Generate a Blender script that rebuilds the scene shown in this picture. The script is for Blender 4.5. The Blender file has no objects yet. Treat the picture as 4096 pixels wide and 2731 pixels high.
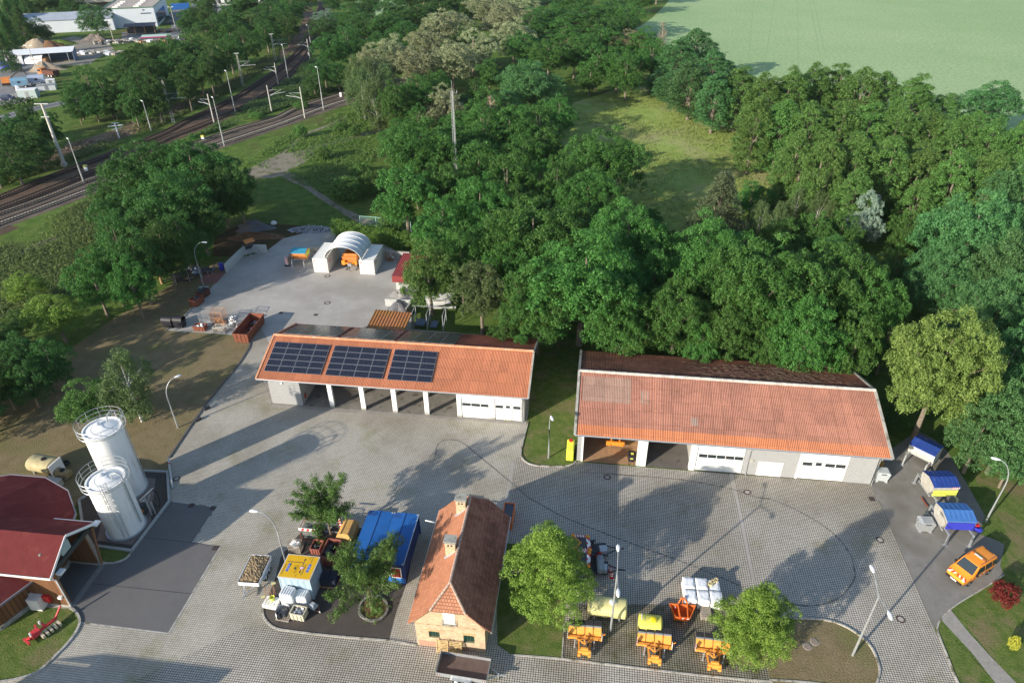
import bpy, math, random
import numpy as np
from math import sin, cos, pi, radians, atan2, hypot, sqrt, tan
from mathutils import Vector

# ------------------------------------------------------------------ camera
SC = bpy.context.scene
CAM_H = 52.0
FPX, PITCH, ROLL = 2749.8, radians(33.205), radians(.514)
_f = np.array([0, cos(PITCH), -sin(PITCH)]); _x = np.array([1., 0, 0]); _d = np.cross(_f, _x)
RX = cos(ROLL)*_x + sin(ROLL)*_d
RY = -sin(ROLL)*_x + cos(ROLL)*_d
RM = np.array([RX, RY, _f])
cam_d = bpy.data.cameras.new('camera')
cam = bpy.data.objects.new('camera', cam_d)
SC.collection.objects.link(cam)
cam_d.sensor_width = 36; cam_d.lens = FPX/4096*36; cam_d.clip_start = .5; cam_d.clip_end = 4000
from mathutils import Matrix
m3 = Matrix(((RX[0], -RY[0], -_f[0]), (RX[1], -RY[1], -_f[1]), (RX[2], -RY[2], -_f[2])))
cam.matrix_world = Matrix.Translation((0, 0, CAM_H)) @ m3.to_4x4()
SC.camera = cam

# ------------------------------------------------------------------ sky, sun, exposure
SUN_EL, SUN_AZ = radians(19.0), radians(219.5)      # azimuth measured from +X, counter-clockwise
W = bpy.data.worlds.new('World'); SC.world = W; W.use_nodes = True
wn = W.node_tree; bg = wn.nodes['Background']
sky = wn.nodes.new('ShaderNodeTexSky'); sky.sky_type = 'NISHITA'; sky.sun_disc = False
sky.sun_elevation = SUN_EL; sky.sun_rotation = (pi/2 - SUN_AZ) % (2*pi)
sky.air_density = 1.0; sky.dust_density = .6; sky.ozone_density = 1.0
wn.links.new(sky.outputs[0], bg.inputs[0]); bg.inputs[1].default_value = .15
sl = bpy.data.lights.new('sun', 'SUN'); sl.energy = 5.0; sl.angle = radians(.55); sl.color = (1.0, .91, .78)
sun = bpy.data.objects.new('sun', sl); SC.collection.objects.link(sun)
sd = Vector((cos(SUN_AZ)*cos(SUN_EL), sin(SUN_AZ)*cos(SUN_EL), sin(SUN_EL)))
sun.rotation_euler = sd.to_track_quat('Z', 'Y').to_euler(); sun.location = (-60, -40, 60)
SC.view_settings.view_transform = 'Standard'; SC.view_settings.look = 'None'
SC.view_settings.gamma = 1; SC.view_settings.exposure = 0.55
SC.render.engine = 'CYCLES'
SC.cycles.max_bounces = 5; SC.cycles.diffuse_bounces = 2; SC.cycles.glossy_bounces = 2
SC.cycles.transmission_bounces = 3; SC.cycles.transparent_max_bounces = 6
SC.cycles.use_adaptive_sampling = True; SC.cycles.use_denoising = True

# ------------------------------------------------------------------ measuring: photo position -> point in the place
TS = 1100/2352
TO = {'1': 0, '2': 666, '3': 1333, '4': 1998}; TX = {'a': 0, 'b': 1000, 'c': 2000, 'd': 2996}
EX = {'D': (0, 0, 1.7415), 'e': (0, 0, 700/2350), 'h': (0, 1850, 560/2352), 'f': (1040, 1980, 460/2349), 'F': (1040, 2230, 460/2349),
      'i': (1600, 1960, 500/2352), 'j': (2230, 2120, 400/2349), 'g': (3540, 1720, 460/1343), 'G': (3540, 1980, 460/1343)}
def px(t, a, b):
    if t in EX: o = EX[t]; return o[0]+a*o[2], o[1]+b*o[2]
    return (900 if t == '4b' else TX[t[1]])+a*TS, TO[t[0]]+b*TS
def ray(u, v): return RM.T @ np.array([(u-2048)/FPX, (v-1365.5)/FPX, 1])
def P(t, a, b, z=0.0):
    q = ray(*px(t, a, b)); s = (z-CAM_H)/q[2]
    return Vector((q[0]*s, q[1]*s, z))
def PP(t, a, b, n, o):            # meet the plane through o with normal n
    q = Vector(ray(*px(t, a, b))); c = Vector((0, 0, CAM_H)); n = Vector(n)
    return c + q*((Vector(o)-c).dot(n)/q.dot(n))
def vpx(p):
    c = RM @ (np.array(p)-[0, 0, CAM_H]); return 2048+FPX*c[0]/c[2], 1365.5+FPX*c[1]/c[2]
def depth(p): return float((RM @ (np.array(p)-[0, 0, CAM_H]))[2])
def hgt(b, tp):                   # height of something upright from its foot and its top
    B = P(*b); lo, hi = 0, 45; tv = px(*tp)[1]
    for _ in range(40):
        m = (lo+hi)/2
        if vpx((B.x, B.y, m))[1] > tv: lo = m
        else: hi = m
    return m
def toloc(p, o, h):
    c, s = cos(h), sin(h); dx, dy = p[0]-o[0], p[1]-o[1]
    return Vector((dx*c+dy*s, -dx*s+dy*c, p[2]))
def head(a, b): return atan2(b[1]-a[1], b[0]-a[0])
HB = radians(-7.42)               # heading shared by the buildings of the depot

# ------------------------------------------------------------------ materials
MC = {}
def N(nt, t, **k):
    n = nt.nodes.new(t)
    for a, b in k.items(): setattr(n, a, b)
    return n
def mat(name, col=(.5, .5, .5), rough=.75, metal=0, var=.0, sc=1.0, bump=0.0, bsc=None, spec=.3, stain=None, stsc=.3, stthr=.55, stretch=None, emit=0, coord='Object'):
    if name in MC: return MC[name]
    m = bpy.data.materials.new(name); m.use_nodes = True; nt = m.node_tree; b = nt.nodes['Principled BSDF']
    b.inputs['Roughness'].default_value = rough; b.inputs['Metallic'].default_value = metal
    b.inputs['Specular IOR Level'].default_value = spec
    b.inputs['Base Color'].default_value = (*col, 1)
    if var or bump or stain:
        tc = N(nt, 'ShaderNodeTexCoord'); src = tc.outputs[coord]
        if stretch:
            mp = N(nt, 'ShaderNodeMapping'); mp.inputs['Scale'].default_value = stretch; nt.links.new(src, mp.inputs[0]); src = mp.outputs[0]
        cur = None
        if var:
            no = N(nt, 'ShaderNodeTexNoise'); no.inputs['Scale'].default_value = sc; no.inputs['Detail'].default_value = 6; no.inputs['Roughness'].default_value = .65
            nt.links.new(src, no.inputs['Vector'])
            cr = N(nt, 'ShaderNodeValToRGB'); cr.color_ramp.elements[0].position = .3; cr.color_ramp.elements[1].position = .7
            cr.color_ramp.elements[0].color = (*[c*(1-var) for c in col], 1); cr.color_ramp.elements[1].color = (*[min(1, c*(1+var)) for c in col], 1)
            nt.links.new(no.outputs[0], cr.inputs[0]); cur = cr.outputs[0]
        if stain:
            n2 = N(nt, 'ShaderNodeTexNoise'); n2.inputs['Scale'].default_value = stsc; n2.inputs['Detail'].default_value = 8; n2.inputs['Roughness'].default_value = .6
            nt.links.new(src, n2.inputs['Vector'])
            r2 = N(nt, 'ShaderNodeValToRGB'); r2.color_ramp.elements[0].position = stthr; r2.color_ramp.elements[1].position = stthr+.12
            nt.links.new(n2.outputs[0], r2.inputs[0])
            mx = N(nt, 'ShaderNodeMix', data_type='RGBA'); mx.inputs[7].default_value = (*stain, 1)
            if cur: nt.links.new(cur, mx.inputs[6])
            else: mx.inputs[6].default_value = (*col, 1)
            nt.links.new(r2.outputs[0], mx.inputs[0]); cur = mx.outputs[2]
        if cur: nt.links.new(cur, b.inputs['Base Color'])
        if bump:
            nb = N(nt, 'ShaderNodeTexNoise'); nb.inputs['Scale'].default_value = bsc or sc*4; nb.inputs['Detail'].default_value = 5
            nt.links.new(src, nb.inputs['Vector']); bp = N(nt, 'ShaderNodeBump'); bp.inputs['Strength'].default_value = 1; bp.inputs['Distance'].default_value = bump
            nt.links.new(nb.outputs[0], bp.inputs['Height']); nt.links.new(bp.outputs[0], b.inputs['Normal'])
    MC[name] = m; return m
def grid_mat(name, col, joint, bw, bh, mort, rot=0.0, offset=0.0, big=None, var=.12, rough=.85, bump=.01, weed=None, stripes=None, coord='Object', axis='XY', bsc=.08):
    """blocks of bw x bh metres with joints; big/weed: colour of large worn or overgrown patches"""
    m = bpy.data.materials.new(name); m.use_nodes = True; nt = m.node_tree; b = nt.nodes['Principled BSDF']
    b.inputs['Roughness'].default_value = rough; b.inputs['Specular IOR Level'].default_value = .2
    tc = N(nt, 'ShaderNodeTexCoord'); src = tc.outputs[coord]; L = nt.links.new
    if axis != 'XY':
        se = N(nt, 'ShaderNodeSeparateXYZ'); co = N(nt, 'ShaderNodeCombineXYZ'); L(src, se.inputs[0])
        L(se.outputs['XYZ'.index(axis[0])], co.inputs[0]); L(se.outputs['XYZ'.index(axis[1])], co.inputs[1]); v2 = co.outputs[0]
    else: v2 = src
    mp = N(nt, 'ShaderNodeMapping'); mp.inputs['Rotation'].default_value = (0, 0, rot); L(v2, mp.inputs[0])
    br = N(nt, 'ShaderNodeTexBrick'); br.offset = offset; br.squash = 1
    br.inputs['Scale'].default_value = 1; br.inputs['Brick Width'].default_value = bw; br.inputs['Row Height'].default_value = bh
    br.inputs['Mortar Size'].default_value = mort; br.inputs['Mortar Smooth'].default_value = .2; br.inputs['Bias'].default_value = 0
    br.inputs['Color1'].default_value = (*[c*(1-var) for c in col], 1); br.inputs['Color2'].default_value = (*[min(1, c*(1+var)) for c in col], 1)
    br.inputs['Mortar'].default_value = (*joint, 1); L(mp.outputs[0], br.inputs[0]); cur = br.outputs[0]
    for (c, s_, th, amt) in ([big] if big else [])+([weed] if weed else []):
        no = N(nt, 'ShaderNodeTexNoise'); no.inputs['Scale'].default_value = s_; no.inputs['Detail'].default_value = 7; no.inputs['Roughness'].default_value = .6; L(src, no.inputs['Vector'])
        cr = N(nt, 'ShaderNodeValToRGB'); cr.color_ramp.elements[0].position = th; cr.color_ramp.elements[1].position = th+.2
        cr.color_ramp.elements[1].color = (amt, amt, amt, 1); L(no.outputs[0], cr.inputs[0])
        mx = N(nt, 'ShaderNodeMix', data_type='RGBA'); mx.blend_type = 'MULTIPLY'; L(cr.outputs[0], mx.inputs[0]); L(cur, mx.inputs[6]); mx.inputs[7].default_value = (*c, 1); cur = mx.outputs[2]
    L(cur, b.inputs['Base Color'])
    if bump:
        bp = N(nt, 'ShaderNodeBump'); bp.inputs['Distance'].default_value = bump; bp.invert = True; L(br.outputs[1], bp.inputs['Height']); L(bp.outputs[0], b.inputs['Normal'])
    MC[name] = m; return m
def ground_mat(name, c1, c2, c3, s1=.12, s2=1.2, s3=14, bump=.05, rough=.95, p1=.42, p2=.62):
    """two patch scales between three ground colours and a fine grain"""
    m = bpy.data.materials.new(name); m.use_nodes = True; nt = m.node_tree; b = nt.nodes['Principled BSDF']; L = nt.links.new
    b.inputs['Roughness'].default_value = rough; b.inputs['Specular IOR Level'].default_value = .1
    src = N(nt, 'ShaderNodeTexCoord').outputs['Object']
    def noise(s, d=6, r=.6):
        n = N(nt, 'ShaderNodeTexNoise'); n.inputs['Scale'].default_value = s; n.inputs['Detail'].default_value = d; n.inputs['Roughness'].default_value = r; L(src, n.inputs['Vector']); return n.outputs[0]
    def ramp(x, a, c):
        r = N(nt, 'ShaderNodeValToRGB'); r.color_ramp.elements[0].position = a; r.color_ramp.elements[1].position = c; L(x, r.inputs[0]); return r.outputs[0]
    def mix(f, a, c, bl='MIX'):
        x = N(nt, 'ShaderNodeMix', data_type='RGBA'); x.blend_type = bl
        for i, v in ((0, f), (6, a), (7, c)):
            if isinstance(v, tuple): x.inputs[i].default_value = (*v, 1)
            elif isinstance(v, float): x.inputs[i].default_value = v
            else: L(v, x.inputs[i])
        return x.outputs[2]
    a = mix(ramp(noise(s2), .35, .65), c1, c2)
    a = mix(ramp(noise(s1, 8), p1, p2), a, c3)
    a = mix(.8, a, mix(ramp(noise(s3, 4, .8), .3, .7), (.5, .5, .5), (1.25, 1.25, 1.25)), 'MULTIPLY')
    L(a, b.inputs['Base Color'])
    bp = N(nt, 'ShaderNodeBump'); bp.inputs['Distance'].default_value = bump; bp.inputs['Strength'].default_value = 1; L(noise(s3*.8, 4, .7), bp.inputs['Height']); L(bp.outputs[0], b.inputs['Normal'])
    MC[name] = m; return m
def leaf_mat(name, ca, cb, trans=.28, rough=.55, vr=.17):
    m = bpy.data.materials.new(name); m.use_nodes = True; nt = m.node_tree; L = nt.links.new
    b = nt.nodes['Principled BSDF']; b.inputs['Roughness'].default_value = rough; b.inputs['Specular IOR Level'].default_value = .25
    at = N(nt, 'ShaderNodeAttribute'); at.attribute_name = 'tint'
    oi = N(nt, 'ShaderNodeObjectInfo')
    mx = N(nt, 'ShaderNodeMix', data_type='RGBA'); mx.inputs[6].default_value = (*ca, 1); mx.inputs[7].default_value = (*cb, 1); L(at.outputs['Fac'], mx.inputs[0])
    hs = N(nt, 'ShaderNodeHueSaturation')
    mr = N(nt, 'ShaderNodeMapRange'); mr.inputs[3].default_value = 1-vr; mr.inputs[4].default_value = 1+vr; L(oi.outputs['Random'], mr.inputs[0]); L(mr.outputs[0], hs.inputs['Value'])
    mr2 = N(nt, 'ShaderNodeMapRange'); mr2.inputs[3].default_value = .5-vr*.11; mr2.inputs[4].default_value = .5+vr*.06; L(oi.outputs['Random'], mr2.inputs[0]); L(mr2.outputs[0], hs.inputs['Hue'])
    L(mx.outputs[2], hs.inputs['Color']); L(hs.outputs[0], b.inputs['Base Color'])
    tr = N(nt, 'ShaderNodeBsdfTranslucent'); L(hs.outputs[0], tr.inputs[0])
    ms = N(nt, 'ShaderNodeMixShader'); ms.inputs[0].default_value = trans; L(b.outputs[0], ms.inputs[1]); L(tr.outputs[0], ms.inputs[2])
    L(ms.outputs[0], nt.nodes['Material Output'].inputs[0]); MC[name] = m; return m

# ------------------------------------------------------------------ objects
def tag(o, label=None, cat=None, group=None, kind=None):
    for k, v in (('label', label), ('category', cat), ('group', group), ('kind', kind)):
        if v: o[k] = v
    return o
def thing(name, label, cat, loc=(0, 0, 0), rz=0.0, group=None):
    o = bpy.data.objects.new(name, None); SC.collection.objects.link(o); o.empty_display_size = .3
    o.location = loc; o.rotation_euler = (0, 0, rz); return tag(o, label, cat, group)
def link_mesh(name, me, parent=None):
    o = bpy.data.objects.new(name, me); SC.collection.objects.link(o)
    if parent: o.parent = parent
    return o
def copy_tree(o, parent=None):
    c = o.copy(); SC.collection.objects.link(c); c.parent = parent
    for ch in o.children: copy_tree(ch, c)
    return c
def place(o, loc, rz=0.0, label=None, scale=None, group=None):
    c = copy_tree(o); c.location = loc; c.rotation_euler = (0, 0, rz)
    if label: c['label'] = label
    if group: c['group'] = group
    if scale: c.scale = scale if hasattr(scale, '__len__') else (scale,)*3
    return c
class MB:
    def __init__(s): s.v = []; s.f = []; s.m = []
    def add(s, vs, fs, mi=0):
        k = len(s.v); s.v += [tuple(p) for p in vs]; s.f += [tuple(i+k for i in f) for f in fs]; s.m += [mi]*len(fs); return s
    def box(s, x0, x1, y0, y1, z0, z1, mi=0, tx=0, ty=0):
        return s.add([(x0, y0, z0), (x1, y0, z0), (x1, y1, z0), (x0, y1, z0), (x0+tx, y0+ty, z1), (x1-tx, y0+ty, z1), (x1-tx, y1-ty, z1), (x0+tx, y1-ty, z1)],
                     [(0, 3, 2, 1), (4, 5, 6, 7), (0, 1, 5, 4), (1, 2, 6, 5), (2, 3, 7, 6), (3, 0, 4, 7)], mi)
    def ob(s, c, d, rz=0.0, mi=0, rx=0.0, ry=0.0):      # box of size d centred at c, turned
        from mathutils import Euler
        R = Euler((rx, ry, rz)).to_matrix(); c = Vector(c)
        vs = [c+R @ Vector((i*d[0]/2, j*d[1]/2, k*d[2]/2)) for k in (-1, 1) for (i, j) in ((-1, -1), (1, -1), (1, 1), (-1, 1))]
        return s.add(vs, [(0, 3, 2, 1), (4, 5, 6, 7), (0, 1, 5, 4), (1, 2, 6, 5), (2, 3, 7, 6), (3, 0, 4, 7)], mi)
    def beam(s, p, q, w, h=None, mi=0):
        p, q = Vector(p), Vector(q); h = h or w; d = (q-p).normalized()
        a = d.cross(Vector((0, 0, 1)));  a = a.normalized() if a.length > 1e-4 else Vector((1, 0, 0)); b = a.cross(d).normalized()
        vs = [e+a*i*w/2+b*j*h/2 for e in (p, q) for (i, j) in ((-1, -1), (1, -1), (1, 1), (-1, 1))]
        return s.add(vs, [(0, 1, 2, 3), (7, 6, 5, 4), (0, 4, 5, 1), (1, 5, 6, 2), (2, 6, 7, 3), (3, 7, 4, 0)], mi)
    def tube(s, p, q, r, r2=None, n=8, mi=0, cap=True):
        return s.path([p, q], [r, r if r2 is None else r2], n, mi, cap)
    def path(s, pts, r, n=6, mi=0, cap=True):
        pts = [Vector(p) for p in pts]; rs = r if hasattr(r, '__len__') else [r]*len(pts); vs = []
        for i, p in enumerate(pts):
            d = (pts[min(i+1, len(pts)-1)]-pts[max(i-1, 0)]).normalized()
            a = d.cross(Vector((0, 0, 1))); a = a.normalized() if a.length > 1e-3 else Vector((1, 0, 0)); b = a.cross(d)
            vs += [p+(a*cos(2*pi*k/n)+b*sin(2*pi*k/n))*rs[i] for k in range(n)]
        fs = [(i*n+k, i*n+(k+1) % n, (i+1)*n+(k+1) % n, (i+1)*n+k) for i in range(len(pts)-1) for k in range(n)]
        if cap: fs += [tuple(range(n-1, -1, -1)), tuple((len(pts)-1)*n+k for k in range(n))]
        return s.add(vs, fs, mi)
    def prism(s, poly, z0, z1, mi=0, top=None):
        n = len(poly); t = top or poly
        vs = [(p[0], p[1], z0) for p in poly]+[(p[0], p[1], z1) for p in t]
        return s.add(vs, [tuple(range(n-1, -1, -1)), tuple(range(n, 2*n))]+[(i, (i+1) % n, n+(i+1) % n, n+i) for i in range(n)], mi)
    def lathe(s, prof, c=(0, 0, 0), n=24, mi=0, ax='z', a0=0, a1=2*pi):
        full = abs(a1-a0-2*pi) < 1e-6; k = n if full else n+1; vs = []
        for r, z in prof:
            for i in range(k):
                a = a0+(a1-a0)*i/n; x, y = r*cos(a), r*sin(a)
                w = (x, y, z) if ax == 'z' else ((z, x, y) if ax == 'x' else (x, z, y)); vs.append((w[0]+c[0], w[1]+c[1], w[2]+c[2]))
        fs = [(j*k+i, j*k+(i+1) % k, (j+1)*k+(i+1) % k, (j+1)*k+i) for j in range(len(prof)-1) for i in range(n if full else n)]
        return s.add(vs, fs, mi)
    def quad(s, a, b, c, d, mi=0): return s.add([a, b, c, d], [(0, 1, 2, 3)], mi)
    def text(s, txt, c, size, ux, uy, mi=0, align='CENTER'):
        cu = bpy.data.curves.new('t', 'FONT'); cu.body = txt; cu.size = size; cu.align_x = align; cu.align_y = 'CENTER'
        o = bpy.data.objects.new('t', cu); SC.collection.objects.link(o); bpy.context.view_layer.update()
        me = bpy.data.meshes.new_from_object(o.evaluated_get(bpy.context.evaluated_depsgraph_get()))
        ux, uy, c = Vector(ux), Vector(uy), Vector(c)
        s.add([c+ux*v.co.x+uy*v.co.y for v in me.vertices], [tuple(p.vertices) for p in me.polygons], mi)
        bpy.data.objects.remove(o); bpy.data.curves.remove(cu); bpy.data.meshes.remove(me); return s
    def build(s, name, mats, parent=None, smooth=False, bev=0):
        me = bpy.data.meshes.new(name); me.from_pydata(s.v, [], s.f)
        for m in (mats if isinstance(mats, (list, tuple)) else [mats]): me.materials.append(m)
        me.polygons.foreach_set('material_index', s.m)
        if smooth: me.polygons.foreach_set('use_smooth', [True]*len(s.f))
        me.update(); o = link_mesh(name, me, parent)
        if smooth and smooth != 2:
            try: me.set_sharp_from_angle(angle=radians(40))
            except Exception: pass
        if bev:
            b = o.modifiers.new('bevel', 'BEVEL'); b.width = bev; b.segments = 2; b.limit_method = 'ANGLE'
        return o
rnd = random.Random(7)
# ------------------------------------------------------------------ the ground and what lies on it
GREEN_A, GREEN_B = (.075, .145, .025), (.15, .22, .05)
M_grass = ground_mat('rough_grass', GREEN_A, GREEN_B, (.12, .12, .045), s1=.06, s2=.5, s3=5, bump=.25, p1=.5, p2=.68)
M_lawn = ground_mat('lawn', (.09, .145, .03), (.16, .20, .055), (.21, .18, .09), s1=.3, s2=1.2, s3=9, bump=.09, p1=.5, p2=.65)
M_dry = ground_mat('dry_lawn', (.20, .165, .085), (.27, .21, .125), (.17, .175, .065), s1=.2, s2=.8, s3=9, bump=.09, p1=.5, p2=.7)
M_woodfloor = ground_mat('woodland_floor', (.05, .055, .02), (.09, .07, .035), (.12, .075, .04), s1=.3, s2=1.5, s3=12, bump=.08)  # dark brown floor colours, patched at random
M_meadow = ground_mat('meadow_grass', (.26, .36, .075), (.38, .46, .13), (.44, .40, .21), s1=.05, s2=.35, s3=3, bump=.35, p1=.5, p2=.66)
M_field = ground_mat('green_grain', (.30, .44, .20), (.335, .47, .225), (.39, .50, .265), s1=.01, s2=.05, s3=.9, bump=.25, p1=.4, p2=.7)
M_path = ground_mat('gravel_path', (.30, .27, .21), (.22, .20, .15), (.13, .14, .06), s1=.5, s2=1.2, s3=14, bump=.04, p1=.52, p2=.66)
M_sand = ground_mat('sandy_yard', (.36, .32, .25), (.30, .27, .22), (.22, .21, .19), s1=.05, s2=.3, s3=6, bump=.05)
M_brush = ground_mat('cleared_brushwood', (.19, .14, .10), (.28, .22, .17), (.14, .12, .06), s1=.15, s2=1.5, s3=6, bump=.3)
M_ballast = ground_mat('ballast', (.13, .085, .06), (.18, .12, .085), (.10, .075, .055), s1=.1, s2=.6, s3=9, bump=.08)
M_ballast2 = ground_mat('grey_ballast', (.15, .115, .09), (.20, .16, .13), (.12, .095, .075), s1=.1, s2=.6, s3=9, bump=.08)
M_conc = ground_mat('yard_concrete', (.44, .42, .385), (.49, .465, .43), (.37, .345, .31), s1=.12, s2=.7, s3=30, bump=.004)
M_asph = ground_mat('worn_asphalt', (.22, .21, .19), (.28, .265, .24), (.17, .15, .12), s1=.25, s2=1, s3=30, bump=.006, p1=.5, p2=.7)
M_slab = ground_mat('wash_slab_asphalt', (.155, .15, .15), (.17, .165, .162), (.17, .165, .16), s1=.2, s2=.6, s3=40, bump=.003, p1=.5, p2=.75)
M_dark = ground_mat('dark_asphalt', (.085, .073, .066), (.105, .092, .082), (.10, .085, .07), s1=.2, s2=1, s3=35, bump=.004, p1=.5, p2=.75)
M_road = mat('road_asphalt', (.13, .135, .14), .9, var=.1, sc=.6)
PB = dict(rot=-HB, big=((.72, .70, .66), .09, .42, .95), weed=((.62, .64, .42), .22, .56, .85), var=.09)
M_pave = grid_mat('grass_pavers', (.52, .485, .42), (.235, .215, .17), .2, .19, .021, **PB)
M_pave2 = grid_mat('grass_pavers_open_joints', (.55, .51, .445), (.06, .055, .045), .2, .19, .022, **PB)
M_weedpave = grid_mat('overgrown_pavers', (.31, .28, .23), (.04, .045, .02), .2, .19, .026, rot=-HB, big=((.6, .58, .52), .3, .45, 1), weed=((.5, .55, .35), .8, .5, .9), var=.12)
M_kerb = mat('kerb_stone', (.42, .40, .36), .85, var=.25, sc=2, stain=(.14, .13, .08), stsc=1.2, stthr=.52)

def sheet(name, pts, z, m, t='D', kind='structure'):
    vs = [P(t, a, b, z) if not isinstance(a, str) else P(a, b[0], b[1], z) for a, b in pts]
    o = MB().add(vs, [tuple(range(len(vs)))]).build(name, m)
    if o.data.polygons[0].normal.z < 0: o.data.flip_normals()
    return tag(o, kind=kind)
def strip(name, pts, w, z, m):                 # a band of width w along world points
    pts = [Vector(p) for p in pts]; vs = []; fs = []
    ws = w if hasattr(w, '__len__') else [w]*len(pts)
    for i, p in enumerate(pts):
        d = (pts[min(i+1, len(pts)-1)]-pts[max(i-1, 0)]).normalized(); n = Vector((-d.y, d.x, 0))
        vs += [(p.x+n.x*ws[i]/2, p.y+n.y*ws[i]/2, z), (p.x-n.x*ws[i]/2, p.y-n.y*ws[i]/2, z)]
    for i in range(len(pts)-1): fs.append((2*i+1, 2*i+3, 2*i+2, 2*i))
    return tag(MB().add(vs, fs).build(name, m), kind='structure')
def smooth_pts(pts, k=5):
    out = []; n = len(pts)
    for i in range(n-1):
        a, b, c, d = pts[max(i-1, 0)], pts[i], pts[i+1], pts[min(i+2, n-1)]
        for j in range(k):
            t = j/k; out.append(.5*((2*b)+(c-a)*t+(2*a-5*b+4*c-d)*t*t+(3*b-a-3*c+d)*t**3))
    return out+[pts[-1]]
M_kerbshade = mat('shaded_kerb', (.12, .11, .10), .9, var=.3, sc=2)  # shade along the lawn kerb is put into this dark colour
def kerb(name, pts, h=.12, w=.13, m=None):
    mb = MB(); pts = smooth_pts(pts, 3)
    for a, b in zip(pts, pts[1:]):
        d = (b-a).normalized()*.02
        mb.beam((a.x-d.x, a.y-d.y, h/2-.02), (b.x, b.y, h/2-.02), w, h+.04)
    return tag(mb.build(name, m or M_kerb), kind='structure')

g = MB(); S_ = 1500
g.add([(-S_, -200, 0), (S_, -200, 0), (S_, 2600, 0), (-S_, 2600, 0)], [(0, 1, 2, 3)])
tag(g.build('ground', M_grass), kind='structure')

def T4(t, L): return [(t, q) for q in L]
Z1, Z2, Z3, Z4 = .004, .008, .012, .016
sheet('yard_paving', [(380, 1062), (392, 1050), (472, 932), (540, 850), (566, 812), (575, 795), (572, 778), (560, 762), (600, 750), (640, 730), (1240, 780), (1240, 960), (1320, 1060), (2002, 1113), (2018, 1147), (2045, 1212), (2075, 1279), (2110, 1360), (2147, 1443), (2177, 1510), (2201, 1568), (2280, 1750), (-150, 1750), (-150, 1400), (100, 1300), (200, 1200)], Z1, M_pave)
sheet('yard_paving', [(1178, 1060), (1260, 1000), (1325, 1062), (2002, 1112), (2018, 1147), (2045, 1212), (2075, 1279), (2110, 1360), (2147, 1443), (2177, 1510), (2201, 1568), (2280, 1750), (-80, 1750), (560, 1440), (640, 1430), (1150, 1490), (1160, 1174)], Z1+.002, M_pave2)
sheet('back_yard', [(381, 759), (416, 734), (443, 705), (491, 654), (518, 625), (552, 592), (614, 575), (650, 548), (700, 535), (765, 532), (790, 560), (880, 560), (950, 600), (960, 660), (945, 700), (945, 830), (640, 830), (600, 752), (572, 778), (545, 770)], Z2, M_conc)
sheet('parking_strip', T4('3d', [(1040, 1290), (1110, 1460)])+T4('4d', [(1110, 0), (1210, 240), (1320, 490), (1450, 790), (1590, 1100), (1610, 1060), (1640, 1020), (1720, 940), (1830, 860), (2180, 640), (2150, 560), (2185, 380), (2080, 330), (1960, 290)])+T4('3d', [(2020, 1560), (1900, 1350), (1800, 1180), (1700, 1010), (1580, 900), (1440, 830), (1200, 1000)]), Z3, M_asph)
# the wash slab by the barn and the floor in front of the tanks
sheet('wash_slab', T4('4a', [(1440, 1140), (690, 1045), (640, 930), (600, 915), (-200, 700), (-200, 300), (500, 300), (870, 560), (950, 548), (1050, 520), (1100, 480), (1130, 445), (1460, 10), (1850, 60), (1650, 365), (1885, 400), (1650, 790)]), Z3, M_slab)
sheet('tank_apron', T4('3a', [(1235, 1180), (1435, 1190), (1450, 1440)])+T4('4a', [(1130, 440), (820, 400), (690, 200)])+T4('3a', [(682, 1430), (745, 1390)]), Z4+.004, M_dark)
mb = MB()
for (q1, q2) in ((('4a', (1450, 20)), ('4a', (1130, 435))),):
    pass
for name_, L in (('apron_kerb', T4('3a', [(1235, 1180), (1435, 1190), (1450, 1440)])+T4('4a', [(1130, 440), (820, 400)])),
                 ('apron_kerb', T4('4a', [(705, 190), (690, 80)])+T4('3a', [(680, 1430), (745, 1390)]))):
    mb = MB(); w = [P(a, *b) for a, b in L]
    for a, b in zip(w, w[1:]): mb.beam((a.x, a.y, .1), (b.x, b.y, .1), .22, .24)
    tag(mb.build(name_, mat('pale_kerb', (.36, .37, .36), .85, var=.15, sc=3)), kind='structure')
for q1, q2 in (((1240, 322), (1650, 368)), ((780, 715), (1635, 803)), ((1650, 365), (1885, 402))):
    strip('slab_joint', [P('4a', *q1), P('4a', *q2)], .05, Z4, mat('joint', (.04, .04, .045), .9))
strip('slab_gutter', [P('4a', 615, 915), P('4a', 870, 565)], .55, Z4+.002, mat('gutter_concrete', (.22, .22, .21), .9, var=.15, sc=3))
for a, b in (((690, 1050), (1440, 1143)), ((1440, 1143), (1650, 795)), ((1650, 790), (1885, 402)), ((1850, 62), (1650, 365)), ((1460, 12), (1850, 62))):
    strip('slab_edge', [P('4a', *a), P('4a', *b)], .14, Z4+.006, M_kerb)
# grass islands and their kerbs
LG = [(-200, 1130), (0, 1120), (270, 890), (400, 920), (560, 930), (600, 925), (640, 950), (675, 1000), (683, 1060), (640, 1150), (560, 1250), (490, 1320), (400, 1410), (310, 1480), (200, 1520), (60, 1550), (-100, 1570), (-300, 1620)]
sheet('lawn', T4('4a', LG), Z4, M_lawn)
kerb('kerb', [P('4a', *q) for q in LG[5:]], w=.2)
sg = [(820, 400), (1125, 445), (1100, 485), (1050, 520), (960, 545), (880, 540)]
sheet('lawn', T4('4a', sg), Z4+.002, M_lawn); kerb('kerb', [P('4a', *q) for q in sg[1:]], w=.16)
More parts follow.
